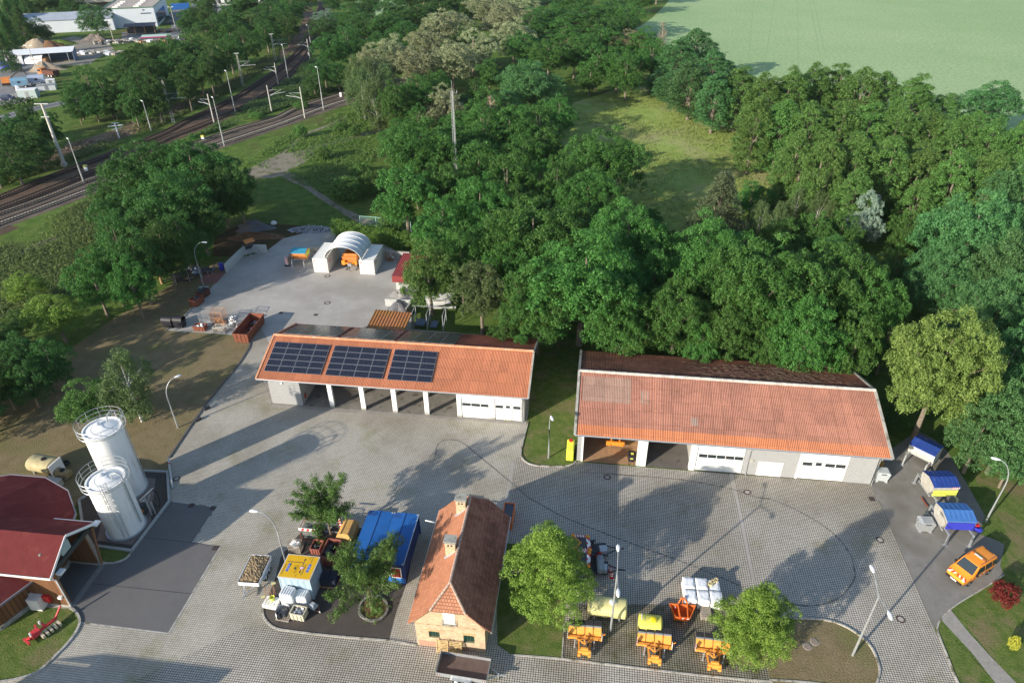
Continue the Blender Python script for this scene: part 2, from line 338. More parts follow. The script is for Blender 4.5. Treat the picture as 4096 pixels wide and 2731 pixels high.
# big dry lawn left of the yard
DL = [(392, 1048), (472, 930), (538, 850), (564, 812), (573, 795), (570, 778), (545, 771)]
sheet('dry_lawn', [(390, 1052)]+DL[1:]+[(381, 760), (416, 734), (443, 705), (491, 654), (518, 625), (500, 600), (420, 640), (330, 690), (240, 745), (150, 810), (60, 850), (-150, 900), (-150, 1300), (60, 1250), (200, 1140), (331, 1082), (384, 1084)], Z1+.002, M_dry)
kerb('kerb', [P('D', *q) for q in [(388, 1052)]+DL[1:]], w=.22, m=M_kerbshade)
kerb('kerb', [P('D', 381, 759), P('D', 416, 734), P('D', 443, 705)], w=.12)
ic = [(320, 930), (330, 1000), (375, 1060), (440, 1100), (560, 1122), (900, 1163), (1400, 1205), (1640, 1245)]
sheet('storage_island', T4('4b', ic[:-1]+[(1450, 1010), (1490, 880), (1560, 700), (1640, 240), (1100, 240), (700, 230), (600, 330), (480, 480), (420, 700)]), Z2+.002, M_dark)
kerb('kerb', [P('4b', *q) for q in ic], h=.07, w=.16)
gh = [(-40, 370), (560, 382), (548, 1060), (530, 1357), (100, 1325), (-20, 1240)]
sheet('lawn', T4('4c', gh), Z3, M_lawn)
kerb('kerb', [P('4c', *q) for q in ((100, 1327), (530, 1360), (1200, 1440), (1700, 1500), (2330, 1555))], h=.06, w=.14)
kerb('kerb', [P('4c', *q) for q in ((548, 1060), (530, 1357))], h=.05, w=.1)
sheet('plough_stand', T4('4c', [(553, 1060), (700, 900), (1380, 890), (1900, 940), (2280, 1300), (2330, 1548), (1700, 1496), (1200, 1436), (536, 1356)]), Z2, M_weedpave)
ri = [(-250, 1010), (370, 1015), (560, 1020), (700, 1040), (800, 1075), (900, 1130), (1000, 1210), (1060, 1290), (1100, 1390), (1115, 1470), (1090, 1567), (1020, 1700)]
sheet('lawn', T4('4d', ri+[(180, 1700), (178, 1540), (160, 1430), (-280, 1380)]), Z3, M_dry)
kerb('kerb', [P('4d', *q) for q in ri[1:]], w=.14)
kerb('kerb', [P('4d', *q) for q in ((178, 1540), (500, 1560), (900, 1610))], h=.06, w=.14)
# lawn between the two halls
ml = [(180, 1000), (188, 1060), (220, 1100), (300, 1130), (500, 1140), (600, 1130), (650, 1100)]
sheet('lawn', T4('3c', ml+[(700, 1090), (700, 100), (300, 30), (240, 700)]), Z3, M_lawn)
kerb('kerb', [P('3c', 240, 760)]+[P('3c', *q) for q in ml], w=.14)
# right-hand lawns, slab path
rl = [(1790, 1567), (1700, 1350), (1620, 1150), (1612, 1080), (1640, 1020)]
sheet('lawn', T4('4d', [(1990, 1800), (1900, 1750)]+rl+[(1700, 1130), (2110, 1570), (2230, 1800)]), Z2+.003, M_lawn)
sheet('lawn', T4('4d', [(1735, 930), (2180, 640), (2190, 380), (2000, 250)])+T4('3d', [(1980, 1350), (1850, 1050), (2000, 900), (2800, 900)])+T4('4d', [(2900, 700), (2700, 1800), (2450, 1780)]), Z2+.001, M_lawn)
sheet('footpath', T4('4d', [(1640, 1020), (1725, 938), (1870, 1120), (2060, 1330), (2290, 1567), (2480, 1760), (2270, 1760), (2110, 1567), (1900, 1300), (1760, 1150)]), Z4, mat('path_slabs', (.30, .28, .25), .9, var=.15, sc=2, bump=.004, bsc=30))
kerb('kerb', [P('4d', *q) for q in [(1940, 1750)]+rl], h=.08, w=.13)
kerb('kerb', [P('4d', *q) for q in ((1640, 1015), (1725, 935), (1830, 862), (2050, 730), (2183, 640))], h=.06, w=.1)
# paving details
for a, b in (((1980, 1200), (2160, 690)),):
    strip('paving_line', [P('3c', 1975, 1200), P('4c', 2040, 60), P('4c', 2165, 690)], .3, Z2+.004, M_conc)
strip('paving_line', [P('3c', 112, 1100), P('3c', 45, 1520)], .3, Z2+.004, M_conc)
strip('gutter_line', [P('2a', 2290, 1240), P('2b', 140, 1245), P('2b', 680, 1275)], .25, Z4, mat('gutter_pale', (.36, .35, .33), .9, var=.1, sc=3))
strip('doorway_apron', [P('3b', 180, 618), P('3b', 2330, 765)], .55, Z3+.001, mat('threshold', (.30, .28, .25), .9, var=.15, sc=2))
# tyre marks left on the pavers
M_tyre = mat('tyre_mark', (.17, .16, .14), .9, var=.5, sc=2)
strip('tyre_mark', smooth_pts([P('3b', 1590, 1040), P('3b', 1600, 960), P('3b', 1660, 915), P('3b', 1760, 912), P('3b', 1840, 950), P('3b', 1960, 1050), P('3b', 2120, 1180), P('3b', 2310, 1340), P('3c', 240, 1400), P('3c', 400, 1490), P('4c', 530, 140), P('4c', 800, 250), P('4c', 1200, 400), P('4c', 1600, 545), P('4c', 2080, 745)], 4), .13, Z2+.006, M_tyre)
strip('tyre_mark', smooth_pts([P('3c', 680, 1185), P('3c', 1050, 1210), P('3c', 1550, 1250), P('3c', 1980, 1330), P('3d', 60, 1400), P('4d', 200, 0), P('4d', 450, 110), P('4d', 700, 270), P('4d', 850, 440), P('4d', 900, 590), P('4d', 890, 700), P('4d', 750, 850), P('4d', 550, 905), P('4d', 350, 890)], 4), .12, Z2+.007, M_tyre)

# railway, fields, tracks and the far yard
sheet('meadow', [(1270, 290), (1320, 235), (1450, 195), (1560, 215), (1660, 255), (1740, 330), (1830, 400), (1880, 450), (1760, 560), (1600, 620), (1450, 620), (1400, 500), (1330, 400)], Z1, M_meadow)
sheet('grain_field', [(1400, 80), (1470, 62), (1500, 40), (1530, 10), (1600, -90), (2270, -90), (2480, 110), (2480, 330), (2352, 320), (2100, 270), (1800, 210), (1640, 130), (1480, 90)], Z2, M_field)
sheet('grain_field', [(780, 75), (812, 50), (820, -60), (980, -60), (940, 20), (880, 45), (840, 80)], Z2, M_field)
sheet('field_margin', [(2270, -90), (2480, 110), (2480, 60), (2330, -90)], Z1, M_grass)
sheet('ripe_field', [(2318, -60), (2600, 140), (2900, 140), (2700, -90), (2340, -90)], Z3, mat('ripe_crop', (.42, .38, .20), .9, var=.1, sc=.2))
M_tram = mat('tramline', (.24, .36, .17), .9)
for L in ([('1d', 40, 0), ('1d', 20, 240), ('1d', 0, 520)], [('1d', 220, 0), ('1d', 140, 510)], [('1d', 418, 0), ('1d', 418, 560)], [('1d', 515, 0), ('1d', 565, 250), ('1d', 610, 500)], [('1d', 548, 0), ('1d', 605, 250), ('1d', 660, 500)]):
    strip('tractor_trail', [P(*q) for q in L], .3, Z4, M_tram)
for kk, (L, w) in enumerate((([(590, 395), (640, 375), (700, 345), (780, 325), (850, 305), (900, 295)], 2.2), ([(610, 375), (660, 345), (700, 310), (750, 290), (800, 265)], 1.3),
             ([(648, 396), (700, 425), (750, 460), (800, 490), (830, 505), (850, 515)], [2.6, 1.6, 1.4, 2, 2.6, 2.8]))):
    w = w if hasattr(w, '__len__') else [w]*len(L)
    pts = smooth_pts([P('D', *q) for q in L], 4); ws = [w[min(i//4, len(w)-1)] for i in range(len(pts))]
    strip('gravel_track', pts, ws, Z2+kk*.004, M_path)
sheet('gravel_track', [(556, 398), (600, 372), (650, 353), (700, 345), (740, 337), (730, 352), (692, 378), (662, 390), (658, 402), (622, 409), (580, 410)], Z3+.002, M_path)
for L, w in (([(-60, 630), (30, 590), (130, 545), (215, 520), (300, 500)], 1.6),):
    strip('gravel_track', smooth_pts([P('D', *q) for q in L], 4), w, Z2, M_path)
sheet('spoil_ground', [(490, 545), (560, 510), (640, 515), (740, 520), (760, 545), (660, 560), (610, 575), (540, 590), (490, 590)], Z1, M_woodfloor)
sheet('cleared_strip', [(60, 395), (160, 330), (260, 300), (350, 265), (430, 235), (520, 190), (600, 150), (660, 110), (690, 60), (700, 10), (712, 0), (720, 30), (705, 75), (680, 115), (620, 155), (560, 190), (470, 235), (380, 280), (300, 312), (200, 345), (110, 375)], Z1, M_brush)
TR = [[(-80, 478), (0, 455), (100, 414), (200, 377), (258, 355), (373, 309), (430, 279), (537, 228), (631, 168), (684, 121), (709, 88), (724, 56), (733, 27), (742, -5), (748, -40)],
      [(-80, 505), (0, 480), (110, 438), (234, 388), (320, 351), (387, 318), (456, 292), (537, 258), (600, 225), (641, 193), (695, 141), (718, 100), (728, 60), (736, 27), (745, -5)],
      [(-80, 517), (0, 491), (100, 456), (220, 408), (320, 374), (413, 343), (457, 329), (537, 301), (631, 274), (682, 250), (789, 216), (860, 198), (950, 180)],
      [(-80, 545), (0, 514), (110, 473), (226, 429), (330, 392), (400, 366), (483, 339), (631, 290), (682, 271), (776, 237), (860, 215), (950, 196)]]
tw = [smooth_pts([P('D', *q) for q in L], 6) for L in TR]
def band(name, L, m, z=Z2): return sheet(name, L, z, m)
band('railway_ballast', [(-90, 470), (0, 446), (120, 398), (255, 346), (373, 301), (430, 271), (537, 221), (625, 163), (680, 116), (703, 85), (717, 55), (727, 25), (735, -10), (760, -10), (745, 60), (730, 100), (710, 138), (650, 200), (600, 236), (537, 267), (456, 302), (387, 330), (320, 365), (234, 402), (100, 450), (-90, 520)], M_ballast)
band('railway_ballast', [(-90, 500), (0, 484), (220, 400), (320, 366), (413, 335), (457, 321), (537, 293), (631, 266), (682, 242), (789, 208), (950, 172), (950, 205), (870, 222), (785, 245), (682, 282), (631, 300), (483, 350), (400, 378), (330, 404), (226, 442), (0, 528), (-90, 560)], M_ballast2, Z3)
M_rail = mat('rail_steel', (.07, .05, .045), .5, .3)
M_sleep = mat('concrete_sleeper', (.23, .215, .19), .9, var=.2, sc=1.5); M_sleepw = mat('wooden_sleeper', (.075, .055, .045), .9, var=.3, sc=2)
for k, pts in enumerate(tw):
    t = thing('railway_track', ['outermost railway track, next to the cleared strip, on brown ballast', 'second railway track from the cleared strip, dark sleepers', 'third railway track, beside the light ballast with concrete sleepers', 'nearest railway track, pale concrete sleepers by the embankment'][k], 'railway track', (0, 0, 0))
    for s_ in (-1, 1):
        mb = MB(); q = []
        for i, p in enumerate(pts):
            d = (pts[min(i+1, len(pts)-1)]-pts[max(i-1, 0)]).normalized(); q.append(Vector((p.x-d.y*s_*.75, p.y+d.x*s_*.75, .33)))
        for a, b in zip(q, q[1:]): mb.beam(a, b, .13, .16)
        mb.build('rail', M_rail, t)
    mb = MB(); acc = 0; step = .65
    for a, b in zip(pts, pts[1:]):
        L = (b-a).length; d = (b-a)/L; rz = atan2(d.y, d.x)
        while acc < L:
            c = a+d*acc; mb.ob((c.x, c.y, .17), (.24, 2.3, .16), rz); acc += step
        acc -= L
    o = mb.build('sleepers', M_sleep if k == 3 else mat('grimy_sleeper', (.16, .14, .12), .9, var=.2, sc=1.5) if k == 2 else M_sleepw, t); o['kind'] = 'stuff'
strip('railway_siding_bed', [P('D', -40, 545), P('D', 0, 535), P('D', 34, 520)], 2.6, Z3, M_ballast)
# far industrial yard
sheet('works_yard', [(-60, 112), (0, 104), (80, 96), (150, 88), (168, 84), (245, 98), (262, 112), (215, 140), (205, 150), (140, 150), (100, 205), (60, 236), (-60, 250)], Z1, M_sand)
sheet('works_asphalt', [(-60, 105), (0, 108), (60, 122), (150, 118), (200, 112), (160, 120), (90, 135), (90, 200), (50, 235), (-60, 250)], Z2, mat('yard_asphalt', (.20, .20, .20), .9, var=.12, sc=.3))
sheet('works_asphalt', [(280, 75), (385, 70), (395, 62), (385, 40), (400, 20), (520, 12), (520, 40), (470, 55), (440, 75), (390, 88), (280, 92)], Z2, mat('yard_asphalt'))
rp = smooth_pts([P('D', *q) for q in ((-40, 285), (20, 266), (70, 252), (125, 241), (190, 225))], 4)
strip('road', rp, 5.5, Z2, M_road)
for s_ in (-1, 1):
    strip('road_edge_line', [Vector((p.x-1*s_*.75, p.y+s_*2.2, 0)) for p in rp], .15, Z3, mat('road_paint', (.75, .75, .72), .7))
# ------------------------------------------------------------------ trees: a trunk with limbs and a crown of small leaf faces
M_bark = mat('bark', (.20, .165, .125), .95, var=.35, sc=3, bump=.02, bsc=10)
M_barkp = mat('pale_bark', (.42, .39, .34), .9, var=.3, sc=3)
M_birchb = mat('birch_bark', (.62, .60, .56), .8, stain=(.05, .05, .05), stsc=4, stthr=.6)
M_deadb = mat('dead_wood', (.33, .24, .17), .9, var=.3, sc=2)
LM = {'oak': leaf_mat('oak_leaves', (.032, .108, .018), (.098, .238, .050)),
      'deep': leaf_mat('deep_green_leaves', (.028, .090, .018), (.080, .190, .042)),
      'alder': leaf_mat('alder_leaves', (.062, .150, .030), (.142, .280, .068)),
      'teal': leaf_mat('bluish_green_leaves', (.046, .138, .042), (.112, .260, .086)),
      'lime': leaf_mat('yellow_green_leaves', (.105, .180, .036), (.225, .320, .080), vr=.04),
      'linden': leaf_mat('bright_linden_leaves', (.120, .225, .032), (.265, .400, .070), vr=.03),
      'robinia': leaf_mat('pale_blossom_and_leaves', (.170, .220, .100), (.420, .450, .250)),
      'willow': leaf_mat('grey_green_leaves', (.13, .21, .14), (.21, .30, .20)),
      'birch': leaf_mat('birch_leaves', (.075, .130, .040), (.140, .205, .075)),
      'pine': leaf_mat('conifer_needles', (.075, .120, .055), (.160, .205, .100)),
      'silver': leaf_mat('silver_leaves', (.19, .28, .20), (.32, .43, .33)),
      'brown': leaf_mat('brownish_foliage', (.17, .15, .08), (.28, .25, .14)),
      'red': leaf_mat('red_maple_leaves', (.11, .012, .018), (.20, .03, .035)),
      'acid': leaf_mat('yellow_shrub_leaves', (.38, .42, .04), (.6, .62, .10)),
      'maple': leaf_mat('maple_leaves', (.055, .125, .028), (.130, .240, .050)),
      'hedge': leaf_mat('hedge_leaves', (.07, .15, .025), (.15, .27, .05))}

def leaves(name, puffs, pr, nl, size, seed, up=.35, hang=0.0, parent=None, m=None, nup=.25):
    """puffs: (n,3) centres; pr: puff radius; nl leaf faces on each"""
    R = np.random.RandomState(seed); puffs = np.asarray(puffs, float); n = len(puffs)
    pr = np.broadcast_to(pr, (n,))
    c = np.repeat(puffs, nl, 0); r = np.repeat(pr, nl)[:, None]; k = len(c)
    d = R.normal(size=(k, 3)); d /= np.linalg.norm(d, axis=1)[:, None]; d[:, 2] += up; d /= np.linalg.norm(d, axis=1)[:, None]
    rad = R.uniform(.45, 1.08, (k, 1)); pos = c+d*r*rad; pos[:, 2] -= hang*r[:, 0]*R.uniform(0, 1, k)
    nn = d+R.normal(size=(k, 3))*.42; nn[:, 2] += nup; nn /= np.linalg.norm(nn, axis=1)[:, None]
    t = R.normal(size=(k, 3)); a = np.cross(nn, t); a /= np.linalg.norm(a, axis=1)[:, None]; b = np.cross(nn, a)
    s1 = (size*R.uniform(.55, 1.2, (k, 1))); s2 = s1*R.uniform(.5, .85, (k, 1))
    V = np.stack([pos-a*s1*.5, pos-b*s2*.5, pos+a*s1*.5, pos+b*s2*.5], 1).reshape(-1, 3)
    me = bpy.data.meshes.new(name); me.vertices.add(4*k); me.vertices.foreach_set('co', V.ravel())
    me.loops.add(4*k); me.loops.foreach_set('vertex_index', np.arange(4*k, dtype=np.int32))
    me.polygons.add(k); me.polygons.foreach_set('loop_start', np.arange(0, 4*k, 4, dtype=np.int32)); me.polygons.foreach_set('loop_total', np.full(k, 4, np.int32))
    at = me.attributes.new('tint', 'FLOAT', 'FACE')
    at.data.foreach_set('value', np.clip(np.repeat(R.uniform(0, 1, n), nl)*.55+R.uniform(0, .45, k), 0, 1))
    me.update(); me.validate(); 
    if m: me.materials.append(m)
    return me
def fib(n, R, zmin=-.5):
    out = []
    for i in range(n):
        z = 1-(i+.5)/n*(1-zmin); th = i*2.39996+R.uniform(-.3, .3); q = sqrt(max(0, 1-z*z)); out.append((q*cos(th), q*sin(th), z))
    return out
def crown_round(seed, R=5, zc=6.7, hz=5.3, nlobe=34, lr=(1.3, 2.1), npf=15, bot=-.8, fill=.78):
    r = random.Random(seed); pf = []; lob = []
    for d in fib(nlobe, r, bot):
        k = fill*r.uniform(.78, 1.1); L = r.uniform(*lr)
        c = (d[0]*R*k, d[1]*R*k, zc+d[2]*hz*k); lob.append((c, L))
        for e in fib(npf, r, -.55):
            o = [e[0]+d[0]*.5, e[1]+d[1]*.5, e[2]+d[2]*.5]; m_ = sqrt(sum(x*x for x in o)) or 1; q = L*r.uniform(.75, 1.08)
            pf.append((c[0]+o[0]/m_*q, c[1]+o[1]/m_*q, c[2]+o[2]/m_*q*.85))
    for _ in range(40): pf.append((r.gauss(0, R*.28), r.gauss(0, R*.28), zc+r.gauss(0, hz*.3)))
    return pf, lob
def crown_big(seed, R=8, zc=9, hz=5.6, nd=8, nl=13, npf=9, lr=(.95, 1.55), tops=()):
    """a crown built of several leafy domes with gaps between them"""
    r = random.Random(seed); pf = []; lob = []; dm = [(r.uniform(-.1, .1)*R, r.uniform(-.1, .1)*R, zc+hz*.42, R*.46)]
    for i in range(nd):
        a = 2*pi*i/nd+r.uniform(-.35, .35); q = R*r.uniform(.5, .66); dm.append((cos(a)*q, sin(a)*q, zc+hz*r.uniform(-.42, .22), R*r.uniform(.30, .44)))
    for i in range(nd//2):
        a = 2*pi*i/(nd//2)+r.uniform(-.4, .4); q = R*r.uniform(.3, .62); dm.append((cos(a)*q, sin(a)*q, zc-hz*r.uniform(.45, .75), R*r.uniform(.26, .36)))
    dm += list(tops)
    for (x, y, z, q) in dm:
        for d in fib(nl, r, -.45):
            k = q*r.uniform(.72, 1.12); L = r.uniform(*lr); c = (x+d[0]*k, y+d[1]*k, z+d[2]*k*.85); lob.append((c, L))
            for e in fib(npf, r, -.4):
                o = [e[0]+d[0]*.6, e[1]+d[1]*.6, e[2]+d[2]*.6+.1]; m_ = sqrt(sum(v*v for v in o)) or 1; w = L*r.uniform(.7, 1.12)
                pf.append((c[0]+o[0]/m_*w, c[1]+o[1]/m_*w, c[2]+o[2]/m_*w*.75))
    return pf, lob
def trunk_mesh(name, lob, ht, r0, m, seed, lean=.25, nb=9, z0=.22):
    r = random.Random(seed); mb = MB(); tx, ty = r.uniform(-lean, lean), r.uniform(-lean, lean)
    mb.path([(0, 0, -.1), (tx*.2, ty*.2, ht*.15), (tx, ty, ht*.45), (tx*1.6, ty*1.2, ht*.8)], [r0*1.25, r0, r0*.75, r0*.2], 7)
    for c, L in r.sample(lob, min(nb, len(lob))):
        s_ = r.uniform(z0, .5); st = (tx*s_*2, ty*s_*2, ht*s_); mid = [(st[i]*.55+c[i]*.45) for i in range(3)]; mid[2] += .4
        mb.path([st, mid, c], [r0*.5, r0*.3, r0*.09], 5)
    o = mb.build(name, m, None, True); me = o.data; bpy.data.objects.remove(o); return me
PR = {}
def proto(key, ht, R, pf, lob, pr, nl, size, seed, tr=.3, bark=None, hang=0, up=.35, nb=9, z0=.22, lean=.25):
    PR[key] = (leaves(key+'_crown', pf, pr, nl, size, seed, up, hang, m=LM['oak']), trunk_mesh(key+'_trunk', lob, ht, tr, bark or M_bark, seed, lean, nb, z0), ht, R)
for i in range(3):      # very large oaks
    pf, lob = crown_big(110+i); proto('big%d' % i, 15, 8, pf, lob, .55, 40, .27, 110+i, .42, nb=12)
for i in range(4):      # broad oak-like crowns
    pf, lob = crown_big(10+i, 5, 7.2, 5.2, 6, 10, 8, (.7, 1.2)); proto('broad%d' % i, 12, 5, pf, lob, .42, 34, .24, 10+i, .28)
for i in range(3):      # tall crowns of the tree wall, clad to the ground
    pf, lob = crown_round(30+i, R=4, zc=8.6, hz=8.6, nlobe=74, lr=(.6, 1.25), npf=11, bot=-.95, fill=.8)
    pf = [(x*(1.12-.022*z), y*(1.12-.022*z), z) for x, y, z in pf]; proto('tall%d' % i, 18, 4, pf, lob, .42, 34, .25, 30+i, .26)
for i in range(2):      # dense lindens: narrow top, closed coat of fine leaves
    pf, lob = crown_big(50+i, R=3.9, zc=3.9, hz=3.4, nd=9, nl=13, npf=9, lr=(.42, .75), tops=[(0, 0, 5.6, 1.75), (.3, -.2, 6.9, 1.25), (-.3, .2, 7.5, .85), (1.3, .2, 5.2, 1.2), (-1.2, -.6, 5.3, 1.2), (0, 0, 3.5, 2.6)])
    proto('linden%d' % i, 8.6, 3.9, pf, lob, .3, 34, .13, 50+i, .16)
for i in range(2):      # open maple: long limbs, leaf tufts along them
    r = random.Random(70+i); pf = []; lob = []
    for k in range(22):
        az = k*2.4+r.uniform(-.3, .3); el = r.uniform(.12, 1.25); L = r.uniform(2.9, 4.1)*(1.05 if el < .7 else .95); z0 = 2.1+r.uniform(0, 1.2)
        e = (cos(az)*cos(el)*L, sin(az)*cos(el)*L, z0+sin(el)*L); lob.append((e, .5))
        for t in np.linspace(.25, 1, 15):
            for _ in range(4):
                w = .85*(1-t*.6); pf.append((e[0]*t+r.uniform(-w, w), e[1]*t+r.uniform(-w, w), z0+(e[2]-z0)*t+r.uniform(-w*.6, w*.6)+.1))
    proto('maple%d' % i, 6.4, 3.8, pf, lob, .25, 26, .125, 70+i, .11, nb=19, lean=.1, z0=.28)
for i in range(2):      # birches: slender, hanging curtains
    r = random.Random(80+i); pf = []; lob = []
    for k in range(95):
        z = r.uniform(2.4, 12); w = 3.0*sin(min(1, (z-1.5)/10.5)*pi*.93)**.8*r.uniform(.35, 1.05); a = r.uniform(0, 2*pi); c = (cos(a)*w, sin(a)*w, z); lob.append((c, .6))
        for j in range(7): pf.append((c[0]+r.uniform(-.4, .4), c[1]+r.uniform(-.4, .4), c[2]-j*.32))
    proto('birch%d' % i, 12.5, 3, pf, lob, .42, 30, .19, 80+i, .15, M_birchb, hang=.8, lean=.15)
for i in range(1):      # spruce with tiers of drooping boughs
    r = random.Random(90); pf = []; lob = []
    for tier in range(24):
        z = .9+tier*.5; w = 4.1*(1-(z-.9)/12.6)**.8*r.uniform(.85, 1.08)
        for k in range(int(6+w*3.2)):
            a = r.uniform(0, 2*pi)
            for t in np.linspace(.35, 1.0, 5): pf.append((cos(a)*w*t, sin(a)*w*t, z-.5*t*t+r.uniform(-.15, .15)))
            if k < 2: lob.append(((cos(a)*w*.8, sin(a)*w*.8, z-.3), .4))
    proto('spruce', 13, 4, pf, lob, .32, 20, .2, 90, .22, up=.2, nb=14, lean=.05)
for i in range(2):      # round shrubs
    pf, lob = crown_round(95+i, R=2, zc=1.1, hz=1.3, nlobe=22, lr=(.4, .75), npf=10, bot=-.6); proto('bush%d' % i, 2.4, 2, pf, lob, .26, 30, .16, 95+i, .05)

TREES = {}
def tree(x, y, rpx, h, pk, leaf, label=None, group=None, name='tree', cat='tree', t='D', bark=None, zc=.6, world=None, r=None):
    crown, trunk, ht, R = PR[pk]
    if world: c = Vector(world)
    else:
        c = P(t, x, y, h*zc)
        r = rpx*(1.7415 if t == 'D' else TS)*depth((c.x, c.y, h*zc))/FPX
    if name == 'tree': name = {'oak': 'oak_tree', 'deep': 'broadleaf_tree', 'alder': 'alder_tree', 'teal': 'poplar_tree', 'birch': 'birch_tree', 'robinia': 'robinia_tree', 'pine': 'conifer_tree', 'linden': 'linden_tree', 'maple': 'maple_tree', 'willow': 'willow_tree'}.get(leaf, 'tree')
    root = bpy.data.objects.new(name, None); SC.collection.objects.link(root); root.empty_display_size = .5
    root.location = (c.x, c.y, 0); root.rotation_euler = (0, 0, rnd.uniform(0, 6.28)); root.scale = (r/R, r/R*rnd.uniform(.92, 1.08), h/ht)
    for nm, me, ml in (('crown', crown, LM[leaf]), ('trunk', trunk, bark)):
        o = bpy.data.objects.new(nm, me); SC.collection.objects.link(o); o.parent = root
        if ml: o.material_slots[0].link = 'OBJECT'; o.material_slots[0].material = ml
    TREES.setdefault('all', []).append((c.x, c.y, r))
    return tag(root, label, cat, group)
B4 = lambda: 'broad%d' % rnd.randrange(4)
T3 = lambda: 'tall%d' % rnd.randrange(3)
def many(L, h, pk, leaf, label, group, **k):
    for q in L: tree(q[0], q[1], q[2], (q[3] if len(q) > 3 else h)*rnd.uniform(.94, 1.06), pk() if callable(pk) else pk, leaf, label, group, **k)

# --- singled-out trees
tree(1262, 1290, 104, 9.4, 'linden0', 'linden', 'bright green dense round linden between the brick house and the orange ploughs', name='linden_tree')
tree(1740, 1416, 94, 8.0, 'linden1', 'linden', 'bright green dense linden half covering the right-hand orange plough', name='linden_tree')
tree(745, 1158, 86, 7.2, 'maple0', 'maple', 'young open-branched maple above the red and white barriers, beyond the yellow sign', name='maple_tree')
tree(840, 1325, 116, 6.9, 'maple1', 'maple', 'young open-branched maple in the stone-ringed bed in front of the blue containers', name='maple_tree', zc=.55)
tree(2165, 842, 116, 16.5, 'big2', 'lime', 'big yellow-green tree standing behind the blue covered spreaders', name='lime_tree')
tree(1655, 462, 84, 14, 'spruce', 'pine', 'lone spruce with drooping boughs at the near edge of the meadow', name='spruce_tree', bark=M_bark)
tree(1728, 455, 45, 8, B4(), 'oak', 'small dark tree close beside the spruce at the meadow edge')
tree(1985, 500, 44, 11.5, B4(), 'silver', 'silvery white-leaved poplar in the woods behind the right hall', name='poplar_tree')
tree(1390, 372, 98, 15, 'big1', 'oak', 'large round oak at the left end of the meadow')
tree(985, 622, 68, 12, 'broad3', 'alder', 'olive-green linden covering the red roofed store in the back yard', name='linden_tree')
tree(1105, 670, 72, 11.5, 'broad0', 'birch', 'robinia with pale yellowish blossom behind the solar panelled roof', name='robinia_tree')
tree(288, 868, 62, 10.5, 'birch0', 'birch', 'birch with a white trunk standing beyond the two silos', name='birch_tree')
tree(200, 915, 66, 6.4, 'broad2', 'maple', 'low leafy tree whose crown shows behind the taller silo')
tree(2305, 1362, 30, 2.0, 'bush0', 'red', 'dark red leaved shrub on the lawn beside the orange van', name='red_shrub', cat='shrub', zc=.5)
tree(2331, 1474, 12, 1.4, 'bush1', 'acid', 'small bright yellow shrub on the right-hand lawn', name='yellow_shrub', cat='shrub', zc=.6)
tree(750, 42, 32, 9, 'broad1', 'willow', 'pale grey-green willow where the tracks leave the picture', name='willow_tree')
tree(1220, 195, 78, 15, 'big0', 'teal', 'broad bluish green willow at the far left corner of the meadow', name='willow_tree')
tree(1165, 240, 50, 11, 'tall1', 'teal', 'lower bluish green willow left of the broad one by the meadow', name='willow_tree')
tree(1355, 178, 32, 9, 'broad2', 'oak', 'small round dark tree standing on the far edge of the meadow')
tree(1450, 100, 48, 11, 'broad3', 'brown', 'brownish blossoming tree left of the dead tree', name='robinia_tree')
tree(1305, 112, 26, 8, 'broad0', 'brown', 'small brownish tree at the far left of the meadow', name='robinia_tree')
tree(2275, 245, 72, 15, 'broad0', 'teal', 'bluish green broad crown rising above the tree wall by the grain field')
tree(215, 42, 42, 14, 'broad3', 'teal', 'tall pine in front of the white warehouse', name='pine_tree')
tree(60, 655, 46, 5, 'broad1', 'linden', 'bright green bush on the embankment at the left edge, uppermost', name='bush', cat='bush')
tree(125, 722, 66, 7.5, 'broad0', 'linden', 'light green bushy tree at the left edge of the dry lawn')
# dead trees
def dead(t, a, b, h, seed, label, top=None):
    r = random.Random(seed); c = P(t, a, b); root = thing('dead_tree', label, 'tree', c); mb = MB(); l = r.uniform(-.6, .6)
    mb.path([(0, 0, 0), (l*.4, 0, h*.4), (l, .2, h)], [.22, .16, .03], 6); mb.build('trunk', M_deadb, root, True)
    mb = MB()
    for k in range(46):
        s_ = r.uniform(.25, .95); a_ = r.uniform(0, 6.28); L = (1.15-s_)*h*.28*r.uniform(.5, 1.1); z = h*s_
        e = (l*s_+cos(a_)*L, sin(a_)*L, z+L*.7); mid = (l*s_+cos(a_)*L*.5, sin(a_)*L*.5, z+L*.2)
        mb.path([(l*s_, 0, z), mid, e], [.06, .045, .02], 4)
        for _ in range(4): mb.path([mid if _ % 2 else e, tuple(e[i]+r.uniform(-.7, .7) for i in range(3))], [.025, .012], 3)
    mb.build('branches', M_deadb, root)
dead('1c', 1365, 580, 15, 3, 'bare dead tree with pale bark on the far side of the meadow')
dead('1b', 2060, 1250, 12, 5, 'bare dead tree in the wood right of the lattice mast')

